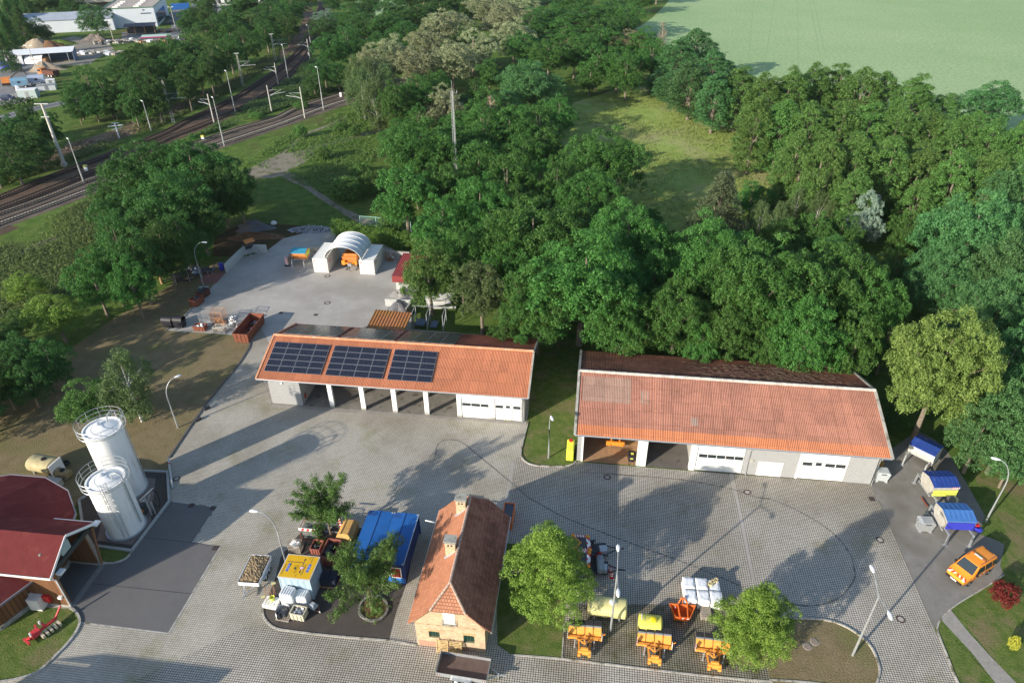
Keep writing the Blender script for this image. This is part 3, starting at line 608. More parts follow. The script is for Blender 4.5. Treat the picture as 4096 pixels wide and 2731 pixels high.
# --- the rest of the woods
LH = ('broad dark green tree in the wood behind the long halls', 'trees of the wood behind the long halls')
BG = lambda: 'big%d' % rnd.randrange(3)
many([(1225, 545, 118), (1338, 645, 150, 16.5), (1620, 600, 108), (1745, 665, 135, 16.5), (1905, 655, 125), (1440, 560, 92), (1850, 775, 92, 13), (1680, 745, 90, 13), (1990, 705, 84, 13), (1555, 725, 82, 13), (1235, 700, 88, 13), (1420, 735, 76, 12)], 15.5, BG, 'oak', *LH)
many([(1175, 610, 66), (1520, 590, 50), (1965, 795, 58), (1160, 755, 40, 8), (1330, 530, 60), (1500, 650, 60)], 12, B4, 'oak', *LH)
many([(962, 350, 96, 15), (1100, 480, 84, 14), (1350, 465, 82, 14)], 15, BG, 'oak', 'leafy green tree in the wood around the lattice mast', 'trees of the wood around the lattice mast')
many([(930, 445, 76), (1165, 420, 66), (1250, 350, 48), (1100, 380, 66), (1010, 525, 60), (1060, 590, 60), (1180, 490, 60), (1200, 370, 50), (1020, 430, 60)], 13, B4, 'oak', 'leafy green tree in the wood around the lattice mast', 'trees of the wood around the lattice mast')
many([(1110, 300, 62), (1170, 300, 56), (1040, 330, 55), (965, 222, 56), (1120, 250, 50), (1280, 420, 46), (1240, 290, 52), (905, 240, 40)], 13, B4, 'oak', 'mid green tree in the thicket beyond the lattice mast', 'trees of the thicket beyond the lattice mast')
many([(2225, 545, 120, 16.5), (2335, 630, 110), (2165, 650, 80, 13), (2345, 480, 90)], 16, BG, 'teal', 'tall green oak at the right edge with bare limbs showing', 'tall oaks at the right edge of the picture')
many([(2310, 850, 95), (2290, 720, 84)], 14, BG, 'teal', 'dark bluish green tree right of the yellow-green tree', 'trees right of the yellow-green tree')
many([(2330, 960, 80), (2260, 985, 66, 10), (2400, 850, 90), (2330, 1050, 50, 7)], 12, B4, 'teal', 'dark bluish green tree right of the yellow-green tree', 'trees right of the yellow-green tree')
al = [(1700, 205, 50), (1755, 225, 52), (1815, 215, 50), (1870, 205, 50), (1925, 205, 52), (1980, 215, 54), (2030, 220, 50), (2100, 230, 54), (1735, 285, 50), (1795, 290, 56), (1860, 300, 56), (1925, 300, 58), (1990, 300, 58), (2060, 310, 60), (2130, 315, 60), (2200, 330, 60), (2270, 340, 62), (2340, 345, 60), (1825, 370, 54), (1890, 385, 58), (1960, 385, 60), (2035, 390, 62), (2110, 400, 62), (2190, 420, 62), (2265, 425, 62), (2345, 420, 60), (1960, 455, 52, 14), (2110, 465, 50, 13), (2420, 380, 70), (1800, 440, 36, 9), (1850, 450, 40, 10)]
many(al, 18, T3, 'alder', 'yellowish green tree in the dense tree wall between meadow and grain field', 'trees of the tree wall along the grain field')
many([(1600, 110, 56), (1640, 160, 55), (1590, 185, 60), (1540, 190, 45, 9), (1645, 215, 46), (1560, 130, 50), (1515, 180, 34, 8)], 17, T3, 'teal', 'bluish green tree at the far end of the meadow, right of the dead tree', 'bluish green trees at the far end of the meadow')
many([(1340, 40, 64), (1405, 30, 56), (1290, 80, 50), (1380, 95, 52), (1260, 40, 60), (1420, 150, 50), (1370, 145, 40), (1480, 100, 52), (1500, 130, 50), (1440, 170, 44), (1320, 125, 40), (1440, 40, 50), (1200, 110, 50), (1260, 130, 50), (1310, 0, 60), (1390, -25, 55), (1470, -5, 40), (1510, -25, 36)], 13, B4, 'oak', 'dense green tree in the far wood beyond the meadow', 'trees of the far wood beyond the meadow')
many([(900, 130, 54), (1025, 60, 62), (955, 150, 54), (1040, 140, 56), (980, 105, 48), (1085, 110, 52), (850, 150, 38), (1160, 45, 58), (1120, 20, 54), (1200, 20, 50), (1180, 85, 50)], 14.5, B4, 'robinia', 'robinia full of pale cream blossom in the wood beyond the tracks', 'blossoming robinias beyond the tracks', name='robinia_tree')
tree(1022, 240, 50, 11.5, 'broad1', 'robinia', 'lone pale blossoming robinia directly behind the lattice mast', name='robinia_tree')
many([(830, 200, 40), (862, 225, 38), (885, 190, 38), (815, 165, 30), (850, 175, 34)], 14, lambda: 'birch%d' % rnd.randrange(2), 'birch', 'grey-green drooping birch beside the gravel track by the tracks', 'birches by the gravel track', name='birch_tree')
many([(760, 115, 46), (800, 95, 44), (745, 165, 36, 9), (720, 190, 26, 6), (775, 170, 30, 8), (840, 60, 50), (800, 35, 40), (890, 60, 44), (930, 80, 44), (905, 25, 44), (960, 40, 50), (1010, 5, 50), (1070, 0, 50), (870, 110, 40), (700, 215, 12, 3), (1150, -20, 50), (1230, -25, 55), (940, -10, 50)], 13, B4, 'deep', 'dark green tree in the wood right of the railway', 'trees of the wood right of the railway')
CG = ('dark green tree of the clump between the railway and the back yard', 'trees of the clump between railway and back yard')
many([(335, 395, 90), (440, 395, 100), (505, 440, 82, 12), (385, 475, 96), (290, 500, 80, 12)], 14.5, BG, 'deep', *CG)
many([(455, 500, 66), (350, 540, 70), (420, 545, 60), (270, 555, 58), (315, 600, 55), (375, 570, 50), (545, 440, 46), (250, 440, 40, 8)], 12, B4, 'deep', *CG)
many([(215, 640, 58), (255, 620, 52), (300, 645, 46)], 11, B4, 'oak', 'dark tree with a bare lower trunk in the row beside the dry lawn', 'trees in the row beside the dry lawn')
many([(45, 815, 56), (112, 828, 46), (0, 870, 56), (60, 870, 52)], 7.5, B4, 'deep', 'dark tree in deep shade at the left edge of the dry lawn', 'dark trees at the left edge of the dry lawn')
many([(40, 740, 30), (85, 690, 26), (10, 770, 40)], 4.5, B4, 'alder', 'low bush in the rough grass of the embankment at the left edge', 'bushes on the embankment', name='bush', cat='bush')
ra = [(205, 195, 40), (175, 222, 34, 10), (240, 205, 42), (215, 240, 34, 8), (285, 185, 40), (320, 200, 40), (345, 170, 40), (385, 165, 40), (420, 150, 38), (455, 160, 36), (390, 120, 34), (440, 105, 36), (490, 130, 38), (525, 115, 36), (560, 100, 36), (490, 70, 40), (530, 50, 42), (575, 55, 42), (610, 75, 38), (625, 30, 42), (660, 55, 36), (580, 5, 42), (670, 10, 42), (645, -20, 40), (545, 5, 36), (700, -15, 30), (260, 245, 26, 6), (325, 125, 28, 8), (275, 155, 26, 8), (180, 260, 26, 5), (355, 215, 34), (300, 225, 34), (425, 190, 30), (480, 165, 30), (385, 210, 26, 8)]
many(ra, 13, B4, 'deep', 'dark green tree in the row between the railway and the works yard', 'trees of the row between railway and works yard')
many([(20, 300, 46), (0, 340, 60), (60, 320, 36), (90, 300, 30), (30, 370, 50), (85, 340, 36), (-20, 290, 40), (115, 290, 24), (60, 270, 24), (-10, 400, 30, 5)], 9, B4, 'deep', 'dark tree between the road and the tall white mast, left edge', 'trees by the road at the left edge')
many([(20, 30, 30), (45, 45, 28), (15, 75, 28), (0, 50, 36), (30, 0, 30), (60, 10, 28), (5, 105, 24)], 15, 'spruce', 'deep', 'dark conifer at the far top left, left of the long grey-roofed shed', 'conifers at the far top left', name='conifer_tree')
many([(90, 5, 28), (130, 0, 28), (165, 5, 26), (110, -15, 30), (150, 25, 18, 8), (60, 60, 22, 9), (90, 62, 22, 9), (105, 75, 16, 6)], 11, B4, 'deep', 'tree behind or beside the long grey-roofed shed', 'trees around the long shed')
many([(450, 0, 20, 8), (420, 5, 12, 5), (350, 12, 10, 5), (432, 42, 14, 5)], 8, B4, 'alder', 'small tree between the white warehouse and the far houses', 'small trees by the far houses')
many([(690, 300, 16), (740, 350, 18), (800, 430, 40, 4), (850, 420, 30, 4), (812, 300, 14, 2.5), (345, 258, 18, 2.5), (320, 275, 14, 2), (690, 240, 18, 2), (590, 265, 16, 1.8), (780, 290, 16, 2), (900, 505, 30, 3), (830, 395, 30, 3.5)], 3, lambda: 'bush%d' % rnd.randrange(2), 'alder', 'low green bush in the rough grass near the tracks', 'bushes in the rough grass near the tracks', name='bush', cat='bush')
many([(1780, 555, 36), (1870, 540, 44), (1800, 560, 44), (1930, 540, 44), (2060, 620, 50), (2080, 540, 44), (1480, 650, 50), (1500, 500, 24, 5), (1140, 555, 50), (1200, 800, 26, 6), (1610, 800, 40, 9), (1760, 800, 40, 10), (2040, 780, 40, 9), (1960, 850, 36, 5), (2080, 900, 30, 5), (2060, 960, 30, 3)], 10, B4, 'oak', 'smaller dark tree filling a gap in the wood behind the halls', 'smaller trees filling the wood behind the halls')
many([(1745, 500, 28), (1785, 505, 30), (1830, 470, 26), (1880, 480, 26), (1905, 500, 24)], 9, lambda: 'birch%d' % rnd.randrange(2), 'birch', 'slender pale birch between the tree wall and the oaks', 'slender birches before the tree wall', name='birch_tree')
# fill of the woods seen only between the nearer crowns
def inside(p, poly):
    c = False; n = len(poly)
    for i in range(n):
        a, b = poly[i], poly[i-1]
        if (a[1] > p[1]) != (b[1] > p[1]) and p[0] < (b[0]-a[0])*(p[1]-a[1])/(b[1]-a[1])+a[0]: c = not c
    return c
def fill(polyD, n, h, R, pk, leaf, label, group, seed, gap=.75, **k):
    r = random.Random(seed); poly = [P('D', *q) for q in polyD]; xs = [p.x for p in poly]; ys = [p.y for p in poly]; c = 0
    for _ in range(n*30):
        p = (r.uniform(min(xs), max(xs)), r.uniform(min(ys), max(ys)))
        if not inside(p, poly): continue
        rr = r.uniform(*R)
        if any(hypot(p[0]-a[0], p[1]-a[1]) < (rr+a[2])*gap for a in TREES['all']): continue
        tree(0, 0, 0, r.uniform(*h), pk(), leaf, label, group, world=(p[0], p[1], 0), r=rr, **k); c += 1
        if c >= n: break
fill([(1120, 480), (1300, 560), (1480, 660), (1700, 640), (1980, 700), (2080, 870), (1990, 900), (1320, 830), (1250, 800), (1050, 740), (1000, 560)], 26, (7, 11), (2.6, 4), B4, 'deep', 'smaller dark tree filling a gap in the wood behind the halls', 'smaller trees filling the wood behind the halls', 1, .62)
fill([(900, 330), (1000, 200), (1250, 180), (1330, 330), (1300, 470), (1000, 540), (900, 480)], 30, (6, 11), (3, 5), B4, 'oak', 'mid green tree in the thicket beyond the lattice mast', 'trees of the thicket beyond the lattice mast', 2, .6)
fill([(750, 150), (760, 0), (980, -60), (1500, -60), (1470, 60), (1560, 160), (1420, 200), (1250, 190), (1000, 200), (900, 200)], 60, (8, 13), (4, 6.5), B4, 'deep', 'dense green tree in the far wood beyond the meadow', 'trees of the far wood beyond the meadow', 3, .62)
fill([(1850, 480), (2352, 560), (2700, 560), (2700, 300), (2352, 330), (2100, 300), (1700, 240), (1760, 330)], 40, (10, 14), (3.6, 5), T3, 'alder', 'yellowish green tree in the dense tree wall between meadow and grain field', 'trees of the tree wall along the grain field', 4, .6)
fill([(2050, 560), (2150, 700), (2200, 1000), (2352, 1100), (2700, 1100), (2700, 560), (2300, 540)], 26, (9, 14), (3.5, 5), B4, 'teal', 'dark bluish green tree right of the yellow-green tree', 'trees right of the yellow-green tree', 5, .62)
fill([(200, 300), (300, 262), (560, 140), (670, 50), (690, -60), (560, -60), (420, 90), (260, 170), (200, 220)], 30, (8, 12), (4, 6), B4, 'deep', 'dark green tree in the row between the railway and the works yard', 'trees of the row between railway and works yard', 6, .62)
fill([(-200, -60), (150, -60), (120, 20), (60, 40), (20, 100), (-200, 100)], 24, (10, 15), (4, 6), B4, 'deep', 'tree behind or beside the long grey-roofed shed', 'trees around the long shed', 7, .62)
fill([(-200, 860), (-20, 860), (20, 920), (-60, 1020), (-250, 1020)], 6, (6, 9), (3, 4.5), B4, 'deep', 'dark tree in deep shade at the left edge of the dry lawn', 'dark trees at the left edge of the dry lawn', 8, .7)
# hedge behind the shelter
hp = [P('D', *q) for q in ((768, 538), (830, 553), (900, 566), (985, 580))]
pf = []
r = random.Random(5)
for a, b in zip(hp, hp[1:]):
    L = (b-a).length
    for k in range(int(L*52)):
        t = r.random(); p = a.lerp(b, t); s_ = r.uniform(-1, 1); z = r.uniform(.1, 3.1); w = 1.2*(1-(z/3.9)**3)
        pf.append((p.x+s_*w*.3+r.uniform(-.2, .2), p.y+s_*w, z+r.uniform(-.2, .25)))
o = link_mesh('hedge', leaves('hedge', pf, .33, 26, .17, 5, m=LM['hedge'])); tag(o, 'tall green hedge behind the white arched shelter', 'hedge')
hp = [P('e', *q) for q in ((0, 1500), (120, 1470), (300, 1420), (470, 1400))]; pf = []
for a, b in zip(hp, hp[1:]):
    for k in range(int((b-a).length*12)):
        t = r.random(); p = a.lerp(b, t); pf.append((p.x+r.uniform(-1, 1), p.y+r.uniform(-1.2, 1.2), r.uniform(.2, 2.2)))
o = link_mesh('hedge', leaves('hedge', pf, .5, 16, .35, 6, m=LM['deep'])); tag(o, 'clipped dark hedge between the road and the works yard', 'hedge')

# --- tall grass and weeds nobody could count
def tufts(name, polyD, n, h, size, ca, cb, seed, t='D', clump=6, holes=()):
    R = np.random.RandomState(seed); poly = [P(t, *q) for q in polyD]; xs = [p.x for p in poly]; ys = [p.y for p in poly]; pts = []
    while len(pts) < n:
        p = (R.uniform(min(xs), max(xs)), R.uniform(min(ys), max(ys)))
        if inside(p, poly) and (sin(p[0]*.31+seed)+sin(p[1]*.23+p[0]*.11)+R.normal()*.6 > -.6): pts.append((p[0], p[1], R.uniform(.2, 1)*h*.5))
    m = LM.get(name+str(ca)) or leaf_mat(name+'_mat%d' % seed, ca, cb, .3)
    o = link_mesh(name, leaves(name, pts, [size*1.3], clump, size, seed, up=.5, m=m, nup=1.3)); tag(o, None, None, None, 'stuff'); return o
tufts('weeds', [(-40, 600), (0, 560), (110, 500), (225, 450), (300, 440), (300, 560), (200, 640), (150, 700), (60, 800), (-60, 860)], 7000, .6, .34, (.10, .16, .04), (.20, .26, .08), 1)
tufts('weeds', [(560, 380), (640, 320), (780, 262), (860, 250), (880, 330), (800, 470), (730, 440), (620, 390)], 4500, .5, .36, (.09, .17, .035), (.17, .27, .06), 2)
tufts('weeds', [(400, 335), (460, 310), (640, 200), (720, 130), (800, 200), (680, 240), (540, 288)], 7000, .9, .5, (.07, .16, .04), (.14, .25, .07), 3)
tufts('weeds', [(-60, 450), (100, 395), (255, 340), (380, 285), (540, 205), (640, 140), (640, 110), (500, 205), (360, 270), (180, 350), (60, 395), (-60, 420)], 6000, .7, .45, (.10, .17, .04), (.19, .27, .08), 4)
tufts('meadow_tufts', [(1290, 280), (1320, 245), (1450, 205), (1560, 225), (1650, 265), (1730, 340), (1820, 410), (1700, 540), (1480, 560), (1400, 470)], 7000, .35, .3, (.18, .24, .05), (.32, .34, .12), 5)
tufts('brushwood', [(60, 395), (160, 330), (350, 265), (520, 190), (660, 110), (700, 40), (715, 40), (690, 110), (560, 190), (380, 280), (200, 345)], 1800, .2, .6, (.18, .13, .10), (.42, .34, .26), 6, clump=3)
# ------------------------------------------------------------------ materials of buildings
M_white = mat('white_paint', (.80, .79, .76), .55, var=.03, sc=1.5)
M_whitem = mat('white_metal', (.78, .79, .80), .4, var=.04, sc=1, stain=(.55, .53, .48), stsc=.8, stthr=.62)
M_galv = mat('galvanised_steel', (.48, .50, .51), .45, .55, var=.12, sc=3)
M_grey = mat('grey_paint', (.30, .31, .32), .6)
M_dkgrey = mat('dark_grey', (.06, .06, .065), .6)
M_black = mat('black_rubber', (.02, .02, .022), .8)
M_glass = mat('dark_glass', (.03, .04, .045), .08, spec=.8)
M_conc2 = mat('old_concrete', (.36, .35, .31), .9, var=.2, sc=1.5, stain=(.16, .15, .11), stsc=.9, stthr=.55)
M_wood = mat('new_wood', (.55, .40, .20), .8, var=.2, sc=3)
M_oldwood = mat('weathered_wood', (.33, .29, .24), .9, var=.25, sc=3)
M_rust = mat('rust', (.22, .075, .045), .85, var=.35, sc=3)
M_org = mat('signal_orange', (.85, .28, .035), .45, var=.06, sc=2)
M_orgd = mat('worn_orange', (.62, .22, .06), .55, var=.25, sc=3, stain=(.30, .18, .10), stsc=1.5, stthr=.6)
M_red = mat('red_paint', (.55, .03, .03), .5)
M_blue = mat('blue_paint', (.02, .12, .38), .45, var=.1, sc=1.2, stain=(.03, .07, .22), stsc=.8, stthr=.6)
M_lblue = mat('pale_blue_paint', (.36, .47, .55), .5, var=.08, sc=1.5)
M_yel = mat('yellow_plastic', (.72, .66, .12), .4, var=.06, sc=2)
M_pyel = mat('faded_yellow', (.62, .57, .26), .45, var=.12, sc=1.5, stain=(.42, .38, .22), stsc=1, stthr=.6)
M_lime = mat('lime_yellow', (.75, .80, .12), .45)
M_signy = mat('sign_yellow', (.72, .42, .015), .5, var=.05, sc=2)
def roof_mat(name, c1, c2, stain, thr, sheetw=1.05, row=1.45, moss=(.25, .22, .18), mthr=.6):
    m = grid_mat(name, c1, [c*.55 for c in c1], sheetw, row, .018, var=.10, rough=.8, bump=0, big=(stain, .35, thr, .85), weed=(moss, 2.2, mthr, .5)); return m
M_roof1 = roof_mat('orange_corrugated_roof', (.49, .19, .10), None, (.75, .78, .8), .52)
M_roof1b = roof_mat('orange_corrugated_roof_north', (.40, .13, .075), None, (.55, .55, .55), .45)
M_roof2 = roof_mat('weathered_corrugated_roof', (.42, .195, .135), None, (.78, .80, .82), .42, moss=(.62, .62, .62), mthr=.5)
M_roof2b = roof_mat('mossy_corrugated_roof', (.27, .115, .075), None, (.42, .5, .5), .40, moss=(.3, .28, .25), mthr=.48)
M_brickw = grid_mat('pale_brick', (.43, .43, .42), (.20, .20, .20), .26, .1, .016, offset=.5, axis='XZ', var=.08, bump=.003)
M_bricky = grid_mat('yellow_brick', (.56, .38, .21), (.50, .46, .38), .25, .08, .011, offset=.5, axis='XZ', var=.28, bump=.004, big=((.75, .7, .65), 1.2, .5, .8))
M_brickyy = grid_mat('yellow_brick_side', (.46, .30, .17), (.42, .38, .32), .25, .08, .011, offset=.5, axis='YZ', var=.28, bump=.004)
M_brickr = grid_mat('red_brick', (.46, .20, .12), (.42, .36, .3), .25, .08, .011, offset=.5, axis='XZ', var=.2, bump=.003)
M_floor = mat('stained_floor', (.21, .20, .175), .8, var=.2, sc=.6, stain=(.10, .085, .06), stsc=.9, stthr=.56)
M_floor2 = mat('clay_tiled_floor', (.40, .24, .13), .8, var=.12, sc=1, stain=(.30, .20, .12), stsc=.6, stthr=.6)
M_floor3 = mat('dark_shop_floor', (.15, .135, .12), .8, var=.15, sc=1, stain=(.07, .06, .05), stsc=1.2, stthr=.6)

def corrugated(name, m, parent, x0, x1, ya, za, yb, zb, pitch=.18, amp=.025, th=.03):
    """a corrugated slope from the eave line (ya,za) to the ridge line (yb,zb), waves running up the slope"""
    n = int((x1-x0)/pitch*4); mb = MB(); L = hypot(yb-ya, zb-za); ny, nz = -(zb-za)/L, (yb-ya)/L
    if nz < 0: ny, nz = -ny, -nz
    vs = []; fs = []
    for i in range(n+1):
        x = x0+(x1-x0)*i/n; w = amp*cos(2*pi*i/4)
        for (y, z) in ((ya, za), (yb, zb)): vs.append((x, y+ny*w, z+nz*w))
    for i in range(n): fs.append((2*i, 2*i+1, 2*i+3, 2*i+2) if yb < ya else (2*i, 2*i+2, 2*i+3, 2*i+1))
    mb.add(vs, fs); mb.add([(x0, ya, za-th-amp), (x1, ya, za-th-amp), (x1, yb, zb-th-amp), (x0, yb, zb-th-amp)], [(0, 1, 2, 3)])
    return mb.build(name, m, parent)
def wall(mb, x0, x1, y0, y1, z0, z1, holes=(), mi=0):
    """wall along x with rectangular holes (xa,xb,za,zb)"""
    xs = sorted({x0, x1, *[h[0] for h in holes], *[h[1] for h in holes]})
    for a, b in zip(xs, xs[1:]):
        hs = sorted([h for h in holes if h[0] <= a+1e-6 and h[1] >= b-1e-6], key=lambda h: h[2]); z = z0
        for h in hs:
            if h[2] > z: mb.box(a, b, y0, y1, z, h[2], mi)
            z = h[3]
        if z < z1: mb.box(a, b, y0, y1, z, z1, mi)
def sect_door(par, x0, x1, h, y=-.0, wins=(), wicket=None, wz=(1.75, 2.15), label=None):
    d = MB(); n = 5
    for k in range(n): d.box(x0, x1, y+.04, y+.10, .02+k*h/n, (k+1)*h/n-.03)
    MB().box(x0, x1, y+.09, y+.11, .02, h).build('door_backing', M_grey, par)
    o = d.build('garage_door', mat('door_white', (.76, .755, .73), .5, var=.04, sc=.8, stain=(.60, .58, .53), stsc=1.5, stthr=.6), par)
    if label: o['label'] = label
    for a, b in wins: MB().box(a, b, y+.028, y+.05, wz[0], wz[1]).build('window', M_glass, o)
    if wicket:
        a, b = wicket; k = MB(); k.box(a, b, y+.018, y+.04, .12, 2.35); kk = k.build('wicket_door', M_white, o)
        f = MB(); f.box(a-.06, a, y+.005, y+.04, .1, 2.45); f.box(b, b+.06, y+.005, y+.04, .1, 2.45); f.box(a, b, y+.005, y+.04, 2.36, 2.45); f.build('wicket_frame', M_galv, o)
        MB().box(a+.18, b-.18, y, y+.018, wz[0]+.08, wz[1]+.04).build('wicket_window', M_glass, o)
    return o
def gutter(par, x0, x1, y, z, downs=(), yy=0):
    mb = MB(); n = 7
    pr = [(y+.08*cos(pi+pi*i/n), z+.08*sin(pi+pi*i/n)) for i in range(n+1)]
    mb.add([(x, p[0], p[1]) for x in (x0, x1) for p in pr], [(i, i+1, n+1+i+1, n+1+i) for i in range(n)]+[(i+1, i, n+1+i, n+1+i+1) for i in range(0)])
    mb.build('gutter', M_galv, par)
    for x in downs:
        MB().path([(x, y, z-.06), (x, y+.02, z-.2), (x, yy-.08, z-.55), (x, yy-.08, .08), (x, yy-.25, .03)], .05, 8).build('downpipe', M_galv, par)

# ------------------------------------------------------------------ left hall: open bays, two doors and the solar roof
O1 = P('3b', 722, 640) - Vector((0, 0, 0)); O1 = Vector((-21.755, 65.22, 0))
H1 = thing('garage_hall', 'long low hall with five open bays and solar panels on its orange corrugated roof', 'garage hall', O1, HB)
EZ, EY, RZ, RYY, BYY = 3.78, -.22, 5.95, 6.05, 12.25
def roofz1(y): return EZ+(RZ-EZ)*(y-EY)/(RYY-EY) if y < RYY else RZ-(RZ-EZ)*(y-RYY)/(BYY-RYY)
mb = MB(); ZT = roofz1(0)-.08
mb.box(-7.55, -3.66, 0, .3, 0, ZT); 
mb.build('front_wall', M_brickw, H1)
mb = MB()
def gable(mb, x0, x1, y0, y1, zf, ym, zr, zb):
    mb.add([(x, y, z) for x in (x0, x1) for (y, z) in ((y0, 0), (y1, 0), (y1, zb), (ym, zr), (y0, zf))],
           [(0, 1, 2, 3, 4), (9, 8, 7, 6, 5), (0, 5, 6, 1), (1, 6, 7, 2), (2, 7, 8, 3), (3, 8, 9, 4), (4, 9, 5, 0)])
gable(mb, -7.55, -7.3, .3, 12, roofz1(.3)-.1, RYY, RZ-.1, roofz1(12)-.1); mb.build('gable_wall', M_conc2, H1)
mb = MB(); gable(mb, 23.0, 23.3, .3, 12, roofz1(.3)-.1, RYY, RZ-.1, roofz1(12)-.1); mb.build('gable_wall', M_conc2, H1)
mb = MB(); mb.box(-7.3, 23.0, 11.8, 12, 0, roofz1(12)-.1); mb.box(-3.86, -3.66, .3, 11.8, 0, 3.6); mb.build('inner_wall', mat('inner_wall_paint', (.42, .41, .38), .9, var=.1, sc=1), H1)
MB().box(15.5, 15.7, .3, 11.8, 0, 3.6).build('inner_wall', mat('inner_wall_paint'), H1)
mb = MB(); mb.add([(-7.5, -.1, .03), (23.2, -.1, .03), (23.2, 11.8, .03), (-7.5, 11.8, .03)], [(0, 1, 2, 3)]); mb.build('floor', M_floor, H1)
for a, b in ((-.25, .27), (3.66, 4.2), (7.54, 8.09), (11.43, 11.97), (15.36, 15.88), (19.24, 19.83)):
    c = MB().box(a, b, 0, .36, .32, ZT).build('column', M_white, H1); MB().box(a-.02, b+.02, -.02, .38, 0, .32).build('plinth', M_conc2, c)
MB().box(22.95, 23.3, -.02, .3, 0, ZT).build('corner_pier', M_brickw, H1)
sect_door(H1, 15.9, 19.22, 3.2, .05, [(16.0, 17.0), (17.08, 18.1), (18.2, 19.1)], label='sectional door without a wicket door')
sect_door(H1, 19.86, 22.93, 3.2, .05, [(19.95, 20.8), (22.0, 22.85)], (20.95, 21.8), label='sectional door with a small walk-through door')
mb = MB()
for k in range(6): mb.quad((20.92+k*.16, -.01, .03), (21.0+k*.16, -.01, .03), (21.08+k*.16, -.01, .12), (21.0+k*.16, -.01, .12), k % 2)
mb.build('warning_strip', [M_yel, M_black], H1)
mb = MB(); mb.box(15.9, 22.93, .02, .3, 3.2, ZT); mb.build('lintel', M_white, H1)
MB().box(-3.6, 15.3, .02, .3, ZT-.18, ZT).build('lintel', M_grey, H1)
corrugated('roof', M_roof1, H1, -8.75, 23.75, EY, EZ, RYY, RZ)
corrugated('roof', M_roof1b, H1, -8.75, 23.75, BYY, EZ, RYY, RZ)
mb = MB(); 
for k in range(27): mb.path([(-8.8+k*1.205, RYY, RZ+.04), (-8.8+(k+1)*1.205+.04, RYY, RZ+.045)], [.15, .17], 8)
mb.build('ridge_tiles', mat('ridge_tile', (.58, .27, .15), .8, var=.2, sc=1.5, stain=(.5, .45, .38), stsc=1, stthr=.55), H1)
for x in (-8.84, 23.72):
    mb = MB()
    for (ya, za, yb, zb) in ((EY-.05, EZ, RYY, RZ), (BYY+.05, EZ, RYY, RZ)): mb.beam((x+.06, ya, za), (x+.06, yb, zb), .2, .16)
    mb.build('verge', M_conc2 if x > 0 else mat('ridge_tile'), H1)
gutter(H1, -8.8, 23.8, EY-.09, EZ-.04, (-7.75, 23.1))
MB().box(-5.95, -5.7, -.12, 0, 3.1, 3.3).build('wall_lamp', M_white, H1)
# solar arrays
slope = sqrt((RYY-EY)**2+(RZ-EZ)**2); US = Vector((0, (RYY-EY)/slope, (RZ-EZ)/slope)); NS = Vector((0, -(RZ-EZ)/slope, (RYY-EY)/slope))
USb = Vector((0, -(BYY-RYY)/sqrt((BYY-RYY)**2+(RZ-EZ)**2), (RZ-EZ)/sqrt((BYY-RYY)**2+(RZ-EZ)**2))); NSb = Vector((0, -USb.y*0+(RZ-EZ)/6.55, .943)).normalized()
M_pv = grid_mat('solar_cells', (.012, .015, .028), (.05, .055, .07), .158, .158, .006, rough=.18, bump=0, var=.1)
M_pv.node_tree.nodes['Principled BSDF'].inputs['Specular IOR Level'].default_value = .6
def solar(x0, x1, s0, s1, nc, nr, front=True):
    U, Nn, y0 = (US, NS, EY) if front else (USb, NSb, BYY)
    o0 = Vector((0, y0, EZ))+Nn*.12; arr = MB()
    for s_ in (s0+.2, s1-.2): arr.beam(o0+U*s_+Vector((x0, 0, 0))-Nn*.05, o0+U*s_+Vector((x1, 0, 0))-Nn*.05, .05)
    A = arr.build('solar_array', M_galv, H1)
    pw, ph = (x1-x0)/nc, (s1-s0)/nr
    for i in range(nc):
        for j in range(nr):
            m2 = MB(); a = x0+i*pw+.02; b = x0+(i+1)*pw-.02; c = s0+j*ph+.02; d = s0+(j+1)*ph-.02
            q = lambda x, s_, t=0: o0+U*s_+Vector((x, 0, 0))+Nn*t
            m2.add([q(a, c), q(b, c), q(b, d), q(a, d), q(a, c, .035), q(b, c, .035), q(b, d, .035), q(a, d, .035)], [(0, 1, 5, 4), (1, 2, 6, 5), (2, 3, 7, 6), (3, 0, 4, 7)], 1)
            e = .028; m2.add([q(a, c, .035), q(b, c, .035), q(b, d, .035), q(a, d, .035), q(a+e, c+e, .036), q(b-e, c+e, .036), q(b-e, d-e, .036), q(a+e, d-e, .036)],
                             [(0, 1, 5, 4), (1, 2, 6, 5), (2, 3, 7, 6), (3, 0, 4, 7)], 1)
            m2.quad(q(a+e, c+e, .034), q(b-e, c+e, .034), q(b-e, d-e, .034), q(a+e, d-e, .034), 0); m2.build('solar_panel', [M_pv, mat('panel_frame', (.36, .37, .40), .4, .6)], A)
def onroof(a, b):
    p = PP('3b', a, b, Matrix.Rotation(HB, 3, 'Z') @ NS, O1+Matrix.Rotation(HB, 3, 'Z') @ Vector((0, EY, EZ))+Vector((0, 0, .12))); l = toloc(p, O1, HB)
    return l.x, sqrt((l.y-EY)**2+(l.z-EZ)**2)
for C in (((215, 72), (690, 100), (605, 355), (118, 325), 4, 5), ((730, 105), (1203, 135), (1132, 393), (640, 358), 4, 5), ((1240, 140), (1608, 158), (1552, 420), (1170, 400), 3, 5)):
    q = [onroof(*c) for c in C[:4]]; solar((q[0][0]+q[3][0])/2, (q[1][0]+q[2][0])/2, (q[2][1]+q[3][1])/2, (q[0][1]+q[1][1])/2, C[4], C[5])
for a, b in ((-7.9, -.9), (-.3, 6.4), (6.9, 14.0)): solar(a, b, .7, 6.0, 4, 5, False)

